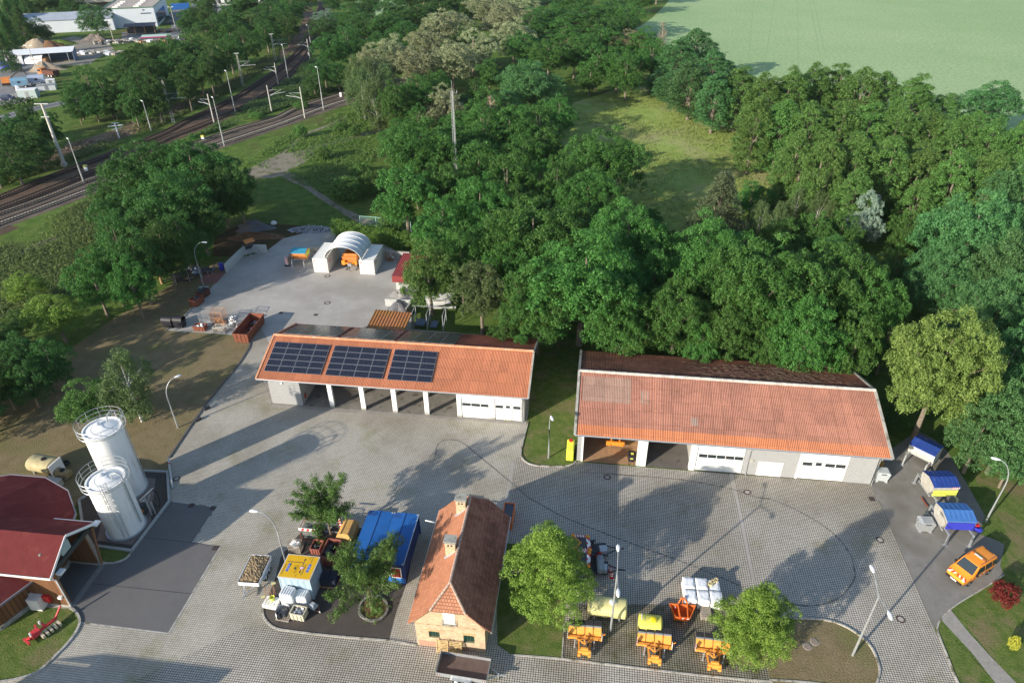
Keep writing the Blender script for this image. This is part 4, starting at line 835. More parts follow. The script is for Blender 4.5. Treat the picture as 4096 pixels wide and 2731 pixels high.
# ------------------------------------------------------------------ right hall
O2 = Vector((7.37, 55.57, 0)); H2 = thing('garage_hall', 'larger hall with a weathered orange roof, two open bays and a pale brick front', 'garage hall', O2, HB)
EZ, EY, RZ, RYY, BYY = 4.05, -.38, 6.62, 7.55, 15.5; ZT = 4.1
op = ((.2, 6.15, 0, 3.75), (6.85, 11.6, 0, 3.75), (12.05, 17.0, 0, 3.6), (22.7, 27.4, 0, 3.55))
mb = MB(); wall(mb, -.45, 30.1, 0, .35, 0, ZT, op); mb.build('front_wall', M_brickw, H2)
MB().box(5.95, 6.95, -.05, .5, 0, 3.9).build('column', M_white, H2); MB().box(11.5, 12.1, -.05, .5, 0, 3.9).build('column', M_white, H2)
MB().box(.0, .2, -.05, .45, 0, 3.9).build('door_frame', M_white, H2); MB().box(22.45, 22.7, -.05, .2, 0, 3.9).build('door_frame', M_white, H2)
for x in (-.45, 29.85):
    mb = MB(); gable(mb, x, x+.25, .35, 15.1, 4.15, RYY, RZ-.12, 4.05); mb.build('gable_wall', M_conc2, H2)
mb = MB(); mb.box(-.2, 29.85, 14.85, 15.1, 0, 4.05); mb.box(6.3, 6.6, .5, 14.85, 0, 4.1); mb.box(11.7, 11.95, .5, 14.85, 0, 4.1); mb.build('inner_wall', mat('inner_wall_paint'), H2)
mb = MB(); mb.add([(-.2, -.05, .03), (6.4, -.05, .03), (6.4, 14.8, .03), (-.2, 14.8, .03)], [(0, 1, 2, 3)]); o = mb.build('floor', M_floor2, H2); o['label'] = 'clay coloured floor of the left bay'
mb = MB(); mb.add([(6.4, -.05, .03), (29.8, -.05, .03), (29.8, 14.8, .03), (6.4, 14.8, .03)], [(0, 1, 2, 3)]); mb.build('floor', M_floor3, H2)
mb = MB(); r = random.Random(4)
for k in range(14): x = r.uniform(1, 5.5); y = r.uniform(.3, 4); mb.box(x, x+r.uniform(.3, 1.1), y, y+.07, .034, .037)
for k in range(9): mb.box(3.0, 3.1+r.uniform(0, .1), .5+k*.5, .7+k*.5, .034, .038)
mb.build('floor_marks', mat('floor_mark_ochre', (.55, .36, .14), .8), H2)
sect_door(H2, 12.1, 16.95, 3.6, .02, [(12.35+k*.92, 13.2+k*.92) for k in range(5)], wz=(1.85, 2.3), label='sectional door with a row of five windows')
sect_door(H2, 22.75, 27.35, 3.55, .02, [(22.9, 23.85), (25.15, 26.1), (26.2, 27.15)], (24.0, 24.95), wz=(1.85, 2.3), label='sectional door with a walk-through door')
MB().box(18.5, 21.0, -.05, 0, .05, 1.95).build('wall_panel', M_white, H2)
MB().lathe([(0, 0), (.28, 0), (.28, .05), (0, .05)], (17.75, -.04, 2.0), 20, 0, 'y').build('vent', M_conc2, H2)
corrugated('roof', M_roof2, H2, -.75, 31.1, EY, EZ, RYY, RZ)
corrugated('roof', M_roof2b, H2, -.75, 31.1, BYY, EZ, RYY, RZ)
# replaced grey sheets on the front slope
def patch(x0, x1, s0, s1, m):
    sl_ = hypot(RYY-EY, RZ-EZ); y = lambda s_: EY+(RYY-EY)*s_; z = lambda s_: EZ+(RZ-EZ)*s_+.006
    corrugated('roof_patch', m, H2, x0, x1, y(s0), z(s0), y(s1), z(s1), th=.0)
M_rpg = roof_mat('bare_grey_roof_sheet', (.36, .27, .22), None, (.8, .78, .75), .45)
patch(-.74, 31.08, 0, .155, roof_mat('newer_orange_sheets', (.55, .21, .10), None, (.8, .8, .8), .6)); patch(-.3, 5.05, .52, .92, M_rpg); patch(6.1, 6.95, .53, .74, M_rpg); patch(11.3, 12.2, .26, .38, M_rpg)
mb = MB()
for k in range(24):
    x0 = -.75+k*1.327
    mb.path([(x0, RYY, RZ+.03), (x0+1.34, RYY, RZ+.035)], [.17, .19], 8)
mb.build('ridge_tiles', mat('lichen_ridge', (.48, .45, .41), .9, var=.3, sc=2), H2)
for x in (-.85, 31.0):
    mb = MB()
    for (ya, za, yb, zb) in ((EY-.05, EZ, RYY, RZ), (BYY+.05, EZ, RYY, RZ)): mb.beam((x+.07, ya, za+.01), (x+.07, yb, zb+.01), .28, .16)
    mb.build('verge', M_conc2, H2)
gutter(H2, -.8, 31.1, EY-.09, EZ-.05, (17.45, 30.2))
MB().beam((-.1, EY+.02, EZ-.12), (30.9, EY+.02, EZ-.12), .04, .18).build('fascia', M_grey, H2)
# fallen twigs on the back slope
mb = MB(); r = random.Random(8)
for k in range(420):
    x = r.triangular(11, 30, 22); y = r.uniform(RYY+.4, RYY+6); z = RZ-(RZ-EZ)*(y-RYY)/(BYY-RYY)+.05; a = r.uniform(-.5, .5); L = r.uniform(.2, .8)
    mb.beam((x, y, z), (x+cos(a)*L, y+sin(a)*L, z-sin(a)*L*.32+.02), .03)
mb.build('fallen_twigs', mat('dark_twigs', (.15, .10, .07), .9), H2)['kind'] = 'stuff'

# ------------------------------------------------------------------ brick house
O3 = Vector((-8.0, 33.85, 0)); BH = thing('brick_house', 'small yellow brick house with a steep orange tiled half-hipped roof and two chimneys', 'brick house', O3, HB)
Wd, Ln, EZ, RZ = 5.67, 11.7, 3.05, 6.75; XM = Wd/2; XO = .5; y0, y1 = -.2, Ln+.2
HY0, HY1 = 1.3, Ln-1.2; HZ = 5.0          # half hips: where the ridge starts, height of the hip eave
hx = XM-(XM+XO)*(RZ-HZ)/(RZ-EZ)            # x of the slope at height HZ
mb = MB()
n2 = 5                                       # gently flared eaves
def sx(t):                                   # slope profile: t 0..1 eave..ridge -> (distance from middle, z)
    d = (XM+XO)*(1-t); z = EZ+(RZ-EZ)*(t**1.12); return d, z
tt = [0, .12, .3, .53, .76, 1]
def side(sgn):
    vs = []; fs = []
    for t in tt:
        d, z = sx(t); hz = (z-HZ)/(RZ-HZ); ya = y0 if hz <= 0 else y0+(HY0-y0)*hz; yb = y1 if hz <= 0 else y1-(y1-HY1)*hz
        vs += [(XM+sgn*d, ya, z), (XM+sgn*d, yb, z)]
    for i in range(len(tt)-1): f = (2*i, 2*i+1, 2*i+3, 2*i+2); fs.append(f if sgn < 0 else f[::-1])
    return vs, fs
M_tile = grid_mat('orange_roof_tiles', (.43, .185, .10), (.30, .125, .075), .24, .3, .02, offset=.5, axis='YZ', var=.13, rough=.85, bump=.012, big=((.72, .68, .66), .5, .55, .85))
M_tile_shade = grid_mat('shaded_roof_tiles', (.36, .15, .10), (.2, .09, .06), .24, .3, .02, offset=.5, axis='YZ', var=.18, rough=.85, bump=.012, big=((.6, .6, .6), .7, .45, .8))  # darker tile copy: shade of the sunless slope put into the colour
for sgn, m in ((-1, M_tile), (1, M_tile_shade)):
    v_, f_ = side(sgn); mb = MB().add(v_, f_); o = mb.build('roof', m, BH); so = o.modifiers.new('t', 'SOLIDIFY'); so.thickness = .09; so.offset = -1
    o['label'] = 'sunlit orange roof slope' if sgn < 0 else 'weathered roof slope with shade in its tile colour'
dz = [sx(t) for t in tt if sx(t)[1] >= HZ]
dH = None
for i in range(100):
    d_, z_ = sx(i/100)
    if z_ >= HZ: dH = d_; break
for (ye, yr) in ((y0-.02, HY0), (y1+.02, HY1)):
    mb = MB().add([(XM-dH, ye, HZ-.02), (XM+dH, ye, HZ-.02), (XM, yr, RZ-.01)], [(0, 1, 2) if ye < yr else (1, 0, 2)])
    o = mb.build('hip_roof', grid_mat('hip_tiles', (.42, .19, .11), (.2, .09, .06), .24, .2, .02, offset=.5, axis='XZ', var=.13, bump=.012) if 'hip_tiles' not in MC else MC['hip_tiles'], BH); so = o.modifiers.new('t', 'SOLIDIFY'); so.thickness = .08; so.offset = -1
mb = MB(); k = 30
for i in range(k):
    a = HY0+(HY1-HY0)*i/k; b = HY0+(HY1-HY0)*(i+1)/k; mb.path([(XM, a, RZ+.02), (XM, b+.03, RZ+.05)], [.1, .13], 7)
for (ye, yr) in ((y0, HY0), (y1, HY1)):
    for s_ in (-1, 1):
        for i in range(9):
            p0 = Vector((XM+s_*dH, ye, HZ)); p1 = Vector((XM, yr, RZ)); mb.path([p0.lerp(p1, i/9)+Vector((0, 0, .02)), p0.lerp(p1, (i+1)/9)+Vector((0, 0, .05))], [.09, .11], 6)
mb.build('ridge_tiles', mat('ridge_grey', (.42, .30, .24), .85, var=.3, sc=4), BH)
# walls with gables
ho = ((1.05, 1.95, 1.25, 2.15), (3.9, 4.8, 1.05, 2.1)); 
mb = MB(); wall(mb, 0, Wd, 0, .3, 0, 3.05, ho)
mb.add([(x, y, z) for y in (0, .3) for (x, z) in ((0, 3.05), (Wd, 3.05), (XM+dH-.12, HZ-.05), (XM-dH+.12, HZ-.05))], [(0, 1, 2, 3), (7, 6, 5, 4), (1, 5, 6, 2), (2, 6, 7, 3), (3, 7, 4, 0)])
mb.build('front_wall', M_bricky, BH)
mb = MB(); wall(mb, 0, Wd, Ln-.3, Ln, 0, 3.05)
mb.add([(x, y, z) for y in (Ln-.3, Ln) for (x, z) in ((0, 3.05), (Wd, 3.05), (XM+dH-.12, HZ-.05), (XM-dH+.12, HZ-.05))], [(0, 1, 2, 3), (7, 6, 5, 4), (1, 5, 6, 2), (2, 6, 7, 3), (3, 7, 4, 0)])
mb.build('back_wall', M_bricky, BH)
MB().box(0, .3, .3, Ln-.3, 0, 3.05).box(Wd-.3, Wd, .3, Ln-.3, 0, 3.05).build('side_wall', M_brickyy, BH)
MB().box(.15, 1.7, -.012, 0, .05, .75).box(1.7, 4.3, -.012, 0, .05, .35).build('brick_repair', M_brickr, BH)
MB().box(-.04, Wd+.04, -.05, 0, 2.88, 3.02).build('cornice', M_bricky, BH)
w = MB().box(2.38, 3.32, -.03, .02, 3.35, 4.72).build('window_shutter', M_white, BH)
MB().box(2.28, 3.42, -.14, .0, 3.2, 3.3).build('sill', M_conc2, w); MB().box(2.3, 3.4, -.13, -.1, 3.62, 3.65).box(2.3, 3.4, -.13, -.1, 3.85, 3.88).box(2.3, 2.33, -.13, -.1, 3.3, 3.88).box(3.37, 3.4, -.13, -.1, 3.3, 3.88).build('railing', M_galv, w)
for (a, b, c, d) in ho:
    wi = MB().box(a, b, .16, .2, c, d).build('window', M_glass, BH)
    g_ = MB()
    for i in range(4): g_.beam((a+.1+(b-a-.2)*i/3, .06, c), (a+.1+(b-a-.2)*i/3, .06, d), .025)
    for i in range(6): g_.beam((a, .06, c+.08+(d-c-.16)*i/5), (b, .06, c+.08+(d-c-.16)*i/5), .025)
    g_.build('window_bars', mat('green_bars', (.03, .10, .06), .6), wi)
    ar = MB()
    for i in range(9): t = -1+i/4; ar.ob(((a+b)/2+t*.52, -.01, d+.12-t*t*.05), (.1, .05, .24), 0, 0, 0, t*.16)
    ar.build('window_arch', mat('arch_brick', (.62, .42, .22), .85, var=.2, sc=8), wi)
for s_, x in ((-1, -XO-.06), (1, Wd+XO+.06)):
    mb = MB(); mb.path([(x, y0, EZ-.05), (x, y1, EZ-.05)], .07, 8); mb.build('gutter', M_galv, BH)
    MB().path([(x, y1-.3 if s_ > 0 else y0+.25, EZ-.1), (0-.08 if s_ < 0 else Wd+.08, y1-.4 if s_ > 0 else .2, EZ-.5), (0-.08 if s_ < 0 else Wd+.08, y1-.4 if s_ > 0 else .2, .1)], .045, 7).build('downpipe', M_galv, BH)
def chimney(yc):
    xa, xb = XM-1.05, XM-.2; c = MB(); zb = 5.3; zt = 7.45; c.box(xa, xb, yc-.32, yc+.32, zb, zt)
    o = c.build('chimney', M_bricky, BH)
    MB().box(xa-.1, xb+.1, yc-.42, yc+.42, zt+.22, zt+.3).box(xa-.04, xb+.04, yc-.36, yc+.36, zt, zt+.07).build('chimney_cap', M_conc2, o)
    cc = MB()
    for x in (xa+.02, XM-.68, xb-.14): cc.box(x, x+.12, yc-.3, yc-.18, zt+.07, zt+.22); cc.box(x, x+.12, yc+.18, yc+.3, zt+.07, zt+.22)
    cc.build('cap_pillars', M_bricky, o)
    MB().box(xa+.2, xa+.36, yc-.33, yc-.31, zt-.3, zt-.12).box(xb-.38, xb-.22, yc-.33, yc-.31, zt-.3, zt-.12).build('flue_opening', M_black, o)
    mb = MB(); za = EZ+(RZ-EZ)*.66; mb.beam((xa-.1, yc-.36, 5.72), (xb+.06, yc-.36, 6.62), .12, .14); mb.build('flashing', mat('lead', (.45, .47, .5), .5, .3), o)
chimney(4.75); chimney(9.4)
MB().tube((XM, HY1, RZ), (XM, HY1, RZ+1.0), .02).build('lightning_rod', M_galv, BH)
MB().path([(-.25, 10.6, 2.75), (-1.7, 10.85, 2.72)], .06, 7).build('overhead_pipe', M_white, BH)

# ------------------------------------------------------------------ red roofed barn with its gabled entrance
A4 = P('4a', 600, 915); HA = radians(83.0)
BN = thing('salt_barn', 'round salt barn with a dark red roof and a gabled wooden entrance', 'barn', A4, HA)
M_redroof = mat('red_roofing_felt', (.135, .030, .030), .95, var=.12, sc=1.2, bump=.01, bsc=25, spec=.1, stain=(.17, .045, .04), stsc=.7, stthr=.55)
M_board = grid_mat('brown_boards', (.20, .095, .045), (.08, .04, .02), .14, 6, .012, axis='YZ', var=.2, bump=.01)
M_boardx = grid_mat('brown_boards_front', (.20, .095, .045), (.08, .04, .02), .14, 6, .012, axis='XZ', var=.2, bump=.01)
XL, XR, XC, ZE, ZR = -.38, 5.75, 2.72, 4.3, 6.0; YB = 9.5
mb = MB()
mb.add([(XL, -.1, ZE), (XL, YB, ZE), (XC, YB, ZR), (XC, .1, ZR), (XR, YB, ZE), (XR, -.1, ZE)], [(0, 3, 2, 1), (3, 5, 4, 2)])
o = mb.build('porch_roof', M_redroof, BN); so = o.modifiers.new('t', 'SOLIDIFY'); so.thickness = .14; so.offset = -1
mb = MB(); mb.beam((XL, -.17, ZE-.03), (XC, .03, ZR-.03), .05, .24); mb.beam((XC, .03, ZR-.03), (XR, -.17, ZE-.03), .05, .24); mb.beam((XL-.05, -.15, ZE-.05), (XL-.05, YB, ZE-.05), .05, .22); mb.beam((XR+.05, -.1, ZE-.05), (XR+.05, 4, ZE-.05), .08, .14)
mb.build('white_fascia', M_white, BN)
mb = MB(); wall(mb, 0, .2, .1, 8, .25, 4.2); mb.box(4.45, 4.6, .3, 8, .25, 4.2); mb.build('porch_side_wall', M_board, BN)
MB().box(-.05, .25, -.02, 8, 0, .25).box(4.4, 4.65, .1, 8, 0, .25).build('plinth', M_conc2, BN)
MB().beam((4.6, .05, .1), (5.3, .0, 4.2), .16, .16).build('post', mat('brown_post', (.24, .12, .06), .8, var=.2, sc=3), BN); mb = MB(); mb.box(-.02, .32, 0, .14, .2, 4.2); mb.build('post', mat('brown_post', (.24, .12, .06), .8, var=.2, sc=3), BN)
mb = MB(); mb.beam((0, .2, 4.15), (XC, .3, 5.75), .14, .3); mb.beam((5.4, .2, 4.15), (XC, .3, 5.75), .14, .3); mb.beam((0, .3, 4.1), (5.4, .3, 4.1), .3, .45); mb.build('gable_beams', mat('dark_beam', (.05, .055, .05), .8), BN)
# signboard plate high in the gable
mb = MB(); mb.add([(XC-1.15, -.1, 4.75), (XC-.1, -.1, 4.75), (XC-.05, -.08, 5.75), (XC-.35, -.08, 5.75), (XC-1.25, -.1, 5.25)], [(0, 1, 2, 3, 4)]); mb.build('gable_plate', mat('pale_grey_plate', (.33, .40, .38), .6), BN)
for x, z in ((.25, 3.95), (5.3, 4.3)): MB().box(x, x+.62, -.55, -.05, z, z+.16).build('floodlight', M_white, BN)
MB().path([(XL+.02, -.1, ZE-.1), (-.02, -.12, 3.6), (-.02, -.12, .15)], .06, 8).build('downpipe', M_white, BN)
mb = MB(); mb.beam((-.03, 4.6, .3), (-.03, 4.6, 4.15), .09, .05); mb.beam((-.035, 2.0, 1.25), (-.035, 6.4, 1.25), .05, .09); mb.build('white_wall_strips', M_white, BN)
MB().box(-.28, 0, 1.35, 1.95, .75, 1.5).build('red_box', M_red, BN)
MB().box(-.2, 0, 3.0, 3.25, 1.0, 1.5).box(-.25, 0, .12, .45, 1.3, 1.55).build('switch_box', M_white, BN)
n = 16; cx, cy, R_, RI = 2.25, 11.6, 9.65, 8.7; ZA = 6.35
rim = [(cx+R_*cos(2*pi*(i+.5)/n), cy+R_*sin(2*pi*(i+.5)/n), 3.05) for i in range(n)]
mb = MB(); mb.add(rim+[(cx, cy, ZA)], [(i, (i+1) % n, n) for i in range(n)]); o = mb.build('roof', M_redroof, BN); so = o.modifiers.new('t', 'SOLIDIFY'); so.thickness = .12; so.offset = -1
mb = MB()
for i in range(n): mb.beam(rim[i], rim[(i+1) % n], .1, .2)
mb.build('eaves_trim', mat('violet_grey_trim', (.20, .19, .22), .6), BN)
mb = MB()
for i in range(n):
    a = 2*pi*(i+.5)/n; b = 2*pi*(i+1.5)/n
    if sin((a+b)/2) < -.92 and 0: continue
    p, q = (cx+RI*cos(a), cy+RI*sin(a)), (cx+RI*cos(b), cy+RI*sin(b))
    mb.beam((*p, 1.6), (*q, 1.6), .2, 2.9)
mb.build('round_wall', M_board, BN)
mb = MB()
for i in range(n):
    a = 2*pi*(i+.5)/n; b = 2*pi*(i+1.5)/n; mb.beam((cx+(RI+.05)*cos(a), cy+(RI+.05)*sin(a), .2), (cx+(RI+.05)*cos(b), cy+(RI+.05)*sin(b), .2), .3, .5)
mb.build('plinth', M_conc2, BN)
MB().lathe([(0, 0), (.12, 0), (.12, .22), (0, .25)], (1.2, 1.6, 5.0), 10).build('roof_vent', M_conc2, BN)

# ------------------------------------------------------------------ silos
M_silo = mat('silo_white', (.80, .80, .78), .4, var=.03, sc=1, stain=(.58, .57, .54), stsc=1.2, stthr=.58, stretch=(1.5, 1.5, .12))
def silo(name, label, c, R_, Hh, seed, ladder_az, cage):
    s = thing(name, label, 'silo', c); N_ = 40
    MB().lathe([(R_, .12), (R_, Hh-.02), (R_+.05, Hh), (R_+.05, Hh+.08), (R_-.12, Hh+.08), (R_-.14, Hh-.08)], n=N_).build('shell', M_silo, s, True)
    mb = MB()
    for z in np.arange(1.5, Hh-.3, 1.5): mb.lathe([(R_+.002, z-.03), (R_+.012, z), (R_+.002, z+.03)], n=N_)
    mb.build('weld_seams', M_whitem, s)
    MB().lathe([(R_-.13, Hh-.08), (R_*.8, Hh+.02), (R_*.35, Hh+.2), (0.001, Hh+.26)], n=N_).build('lid', M_silo, s, True)
    MB().lathe([(R_+.18, 0), (R_+.18, .14), (R_*.2, .14)], n=N_).build('base_ring', M_galv, s)
    MB().lathe([(.3, Hh+.16), (.3, Hh+.34), (.0, Hh+.38)], (-.5, .3, 0), 16).build('hatch', M_silo, s, True)
    mb = MB(); RR = R_+.42
    for z in (.55, 1.05): mb.path([(RR*cos(a), RR*sin(a), Hh+z) for a in [2*pi*i/32 for i in range(33)]], .024, 5)
    for i in range(12): a = 2*pi*i/12; mb.path([((R_+.02)*cos(a), (R_+.02)*sin(a), Hh-.12), (RR*cos(a), RR*sin(a), Hh+.05), (RR*cos(a), RR*sin(a), Hh+1.05)], .024, 5)
    mb.path([((RR-.02)*cos(a), (RR-.02)*sin(a), Hh+.08) for a in [2*pi*i/32 for i in range(33)]], .035, 5)
    mb.build('guard_rail', M_galv, s)
    # ladder with safety cage
    u = Vector((cos(ladder_az), sin(ladder_az), 0)); t = Vector((-u.y, u.x, 0)); mb = MB(); b0 = u*(R_+.16)
    for k in (-.22, .22): mb.path([b0+t*k+Vector((0, 0, .3)), b0+t*k+Vector((0, 0, Hh+1.1))], .028, 5)
    z = .5
    while z < Hh+.9: mb.path([b0-t*.22+Vector((0, 0, z)), b0+t*.22+Vector((0, 0, z))], .018, 4); z += .3
    mb.build('ladder', M_galv, s)
    if cage:
        mb = MB(); z = 2.4
        while z < Hh+1.2:
            mb.path([b0+t*(.35*sin(a))+u*(.36-.36*cos(a))*1.0+Vector((0, 0, z)) for a in [-pi*.9+1.8*pi*i/10 for i in range(11)]], .016, 4); z += .75
        for a in (-2.2, -1.2, 0, 1.2, 2.2):
            if a: mb.path([b0+t*(.35*sin(a))+u*(.36-.36*cos(a))+Vector((0, 0, 2.4)), b0+t*(.35*sin(a))+u*(.36-.36*cos(a))+Vector((0, 0, Hh+1.1))], .012, 4)
        mb.build('safety_cage', M_galv, s)
    # filling pipe
    a = ladder_az+.95; v = Vector((cos(a), sin(a), 0)); w = v*(R_+.14)
    MB().path([v*R_*.45+Vector((0, 0, Hh+.2)), v*R_*.5+Vector((0, 0, Hh+.75)), v*R_*.8+Vector((0, 0, Hh+1.0)), w+Vector((0, 0, Hh+.7)), w+Vector((0, 0, Hh)), w+Vector((0, 0, 1.0))], .07, 8).build('filling_pipe', M_galv, s, True)
    mb = MB()
    for z in np.arange(1.5, Hh, 1.3): mb.beam(v*R_+Vector((0, 0, z)), w+Vector((0, 0, z)), .05)
    mb.build('pipe_brackets', M_grey, s); return s
silo('silo', 'shorter white silo in front, its ladder facing the viewer', Vector((-38.05, 46.8, 0)), 1.68, 6.4, 1, radians(-62), True)
silo('silo', 'taller white silo standing behind the shorter one', Vector((-40.25, 51.9, 0)), 1.75, 8.3, 2, radians(18), False)
sheet('silo_plinth', [('4a', (830, 350)), ('4a', (1130, 385)), ('4a', (1290, 190)), ('3a', (1330, 1240)), ('3a', (1180, 1230)), ('3a', (900, 1480))], .024, mat('plinth_concrete', (.20, .16, .14), .9, var=.15, sc=1))
# ------------------------------------------------------------------ lamps and masts
def lamp_head(par, p, d, L=.75):
    d = Vector(d).normalized(); a = d.cross(Vector((0, 0, 1))).normalized(); u = a.cross(d); mb = MB(); vs = []
    for t, w, h in ((0, .06, .05), (.15, .1, .08), (.45, .16, .12), (.85, .14, .1), (1, .07, .05)):
        c = Vector(p)+d*L*t
        vs += [c+a*w*cos(q)+u*h*sin(q) for q in [2*pi*i/8 for i in range(8)]]
    mb.add(vs, [(i*8+k, i*8+(k+1) % 8, (i+1)*8+(k+1) % 8, (i+1)*8+k) for i in range(4) for k in range(8)]+[tuple(range(7, -1, -1)), tuple(32+k for k in range(8))])
    mb.build('lamp_head', M_whitem, par, True)
def curved_lamp(label, base, hd, hz, z1=None, r=.075, m=None, pz=0):
    """base: photo point on the pole at height pz; hd: photo point of the head"""
    b = P(*base, pz); b.z = 0; e = P(*hd, hz); z1 = z1 or hz*.66; t = thing('street_lamp', label, 'street lamp', b); v = e-b; hv = Vector((v.x, v.y, 0))
    pts = [(0, 0, 0), (0, 0, 1.2), (0, 0, z1)]; rs = [r*1.25, r*1.2, r*.8]
    for i in range(1, 9):
        a = i/8*pi/2*.94; pts.append((hv.x*(1-cos(a))*.80, hv.y*(1-cos(a))*.80, z1+(hz-z1)*sin(a))); rs.append(r*(.8-.04*i))
    t2 = Vector(pts[-1]); MB().path(pts, rs, 8).build('pole', m or M_galv, t, True)
    lamp_head(t, t2, (hv.x, hv.y, -.02)); MB().box(-.1, .1, -.1, .1, 0, .03).build('base_plate', M_galv, t); return t
curved_lamp('curved street lamp on the dry lawn beyond the silos', ('3a', 1522, 805), ('3a', 1530, 362), 6.6)
curved_lamp('curved street lamp behind the yellow road sign lying on the container', ('4b', 437, 240), ('4b', 235, 95), 6.9, pz=5.0)
curved_lamp('curved street lamp at the left edge of the back yard, beside the scrap pile', ('2a', 1738, 1010), ('2a', 1765, 648), 7.4)
curved_lamp('curved street lamp on the lawn between the two halls, seen edge-on', ('3c', 415, 1065), ('3c', 437, 710), 6.2)
curved_lamp('curved street lamp beside the right-hand blue spreader', ('4d', 2025, 185), ('3d', 2100, 1068), 7.6)
def double_lamp(label, base, heads, hz, fz):
    b = P(*base); t = thing('double_street_lamp', label, 'street lamp', b); mb = MB()
    mb.path([(0, 0, 0), (0, 0, 1.4), (0, 0, fz)], [.1, .095, .06], 8); mb.build('pole', M_galv, t, True)
    for hd in heads:
        e = P(*hd, hz)-b; hv = Vector((e.x, e.y, 0)); L = hv.length; q = hv*((L-.7)/L)
        MB().path([(0, 0, fz-.02), tuple(hv*.3+Vector((0, 0, fz+(hz-fz)*.45))), (q.x, q.y, hz)], [.045, .04, .035], 6).build('arm', M_galv, t, True)
        lamp_head(t, (q.x, q.y, hz), (hv.x, hv.y, -.05))
    return t
double_lamp('double-armed street lamp standing in the plough yard', ('4c', 945, 1122), [('4c', 1011, 385), ('4c', 1011, 825)], 8.0, 7.5)
double_lamp('double-armed street lamp on the round-ended lawn at the lower right', ('4d', 885, 1330), [('4d', 1043, 560), ('4d', 1218, 1020)], 8.1, 7.5)
def straight_lamp(b, tp, hd, label):
    B = P(*b); h = hgt(b, tp); t = thing('rail_yard_lamp', label, 'lamp', B, 0, 'lamp posts along the railway')
    MB().path([(0, 0, 0), (0, 0, h*.42), (0, 0, h*.42), (0, 0, h)], [.17, .16, .11, .07], 8).build('pole', M_galv, t, True)
    e = P(*hd, h+.15)-B; hv = Vector((e.x, e.y, 0)).normalized(); lamp_head(t, (hv.x*.05, hv.y*.05, h+.05), (hv.x, hv.y, .12), .95)
for b, tp, hd, lb in ((('1a', 720, 1567), ('1a', 593, 1195), ('1a', 572, 1180), 'slim lamp post nearest the left edge, between the tracks'),
                  (('1a', 1295, 1120), ('1a', 1232, 870), ('1a', 1205, 860), 'slim lamp post by the cleared strip'),
                  (('1a', 2015, 970), ('1a', 1943, 612), ('1a', 1925, 604), 'slim lamp post between the two pairs of tracks, rightmost by the brown ballast'),
                  (('1a', 1920, 1250), ('1a', 1830, 840), ('1a', 1810, 828), 'slim lamp post in front of the nearest tracks'),
                  (('1b', 630, 940), ('1b', 575, 580), ('1b', 560, 572), 'slim lamp post beside the near tracks at the wood'),
                  (('1b', 332, 695), ('1b', 276, 390), ('1b', 262, 380), 'slim lamp post inside the curve of the far tracks'),
                  (('1b', 518, 370), ('1b', 496, 220), ('1b', 478, 215), 'farthest slim lamp post, where the tracks vanish')):
    straight_lamp(b, tp, hd, lb)
M_mast = mat('concrete_mast', (.50, .48, .43), .85, var=.15, sc=1)
def lattice_mast(b, tp, label, w=.55, arms=(), m=None, top=True, slope=.5):
    B = P(*b); h = hgt(b, tp); t = thing('catenary_mast', label, 'railway mast', B, radians(20), 'masts of the overhead line'); m = m or M_mast
    mb = MB()
    for i, j in ((-1, -1), (1, -1), (1, 1), (-1, 1)): mb.path([(i*w/2, j*w/2, 0), (i*w/2*slope, j*w/2*slope, h)], .05, 4)
    n = int(h/.8)
    for k in range(n):
        z0, z1 = k*h/n, (k+1)*h/n; a, c = 1-(1-slope)*z0/h, 1-(1-slope)*z1/h
        for (p, q) in (((-1, -1), (1, -1)), ((1, -1), (1, 1)), ((1, 1), (-1, 1)), ((-1, 1), (-1, -1))):
            if k % 2: p, q = q, p
            mb.beam((p[0]*w/2*a, p[1]*w/2*a, z0), (q[0]*w/2*c, q[1]*w/2*c, z1), .05); mb.beam((p[0]*w/2*a, p[1]*w/2*a, z0), (q[0]*w/2*a, q[1]*w/2*a, z0), .05)
    mb.build('lattice_post', m, t)
    if top: MB().box(-.75, .75, -.1, .1, h, h+.14).build('cross_arm', M_whitem, t)
    for (z, L, az) in arms:
        cx_, sy_ = cos(az-radians(20)), sin(az-radians(20)); mb = MB()
        mb.path([(0, 0, z), (cx_*L*.7, sy_*L*.7, z+.1), (cx_*.1, sy_*.1, z-1.6)], .045, 4); mb.path([(cx_*.1, sy_*.1, z-1.3), (cx_*L, sy_*L, z-1.1)], .04, 4); mb.build('cantilever', M_whitem, t)
    return t
lattice_mast(('1a', 1485, 1050), ('1a', 1385, 670), 'lattice overhead-line mast in the middle of the row by the cleared strip', .7, [(7.6, 5, radians(5))])
lattice_mast(('1a', 2080, 735), ('1a', 2010, 460), 'lattice overhead-line mast farther along by the cleared strip', .7, [(7.4, 5.2, radians(5))])
lattice_mast(('1b', 222, 530), ('1b', 175, 295), 'lattice overhead-line mast farthest along the far tracks', .7, [(7.3, 5.2, radians(5))])
t = thing('catenary_mast', 'thick pale concrete mast, tallest of all, near the left edge', 'railway mast', P('1a', 555, 1425), 0, 'masts of the overhead line')
MB().path([(0, 0, 0), (0, 0, 14)], [.42, .24], 10).build('pole', M_mast, t, True)
MB().box(-1.6, 1.4, -.1, .1, 13.9, 14.1).box(-.9, .9, -.5, -.35, 11.2, 11.4).build('cross_arm', M_galv, t); MB().box(-.5, .5, -.6, .6, .2, .9).build('box', M_conc2, t)
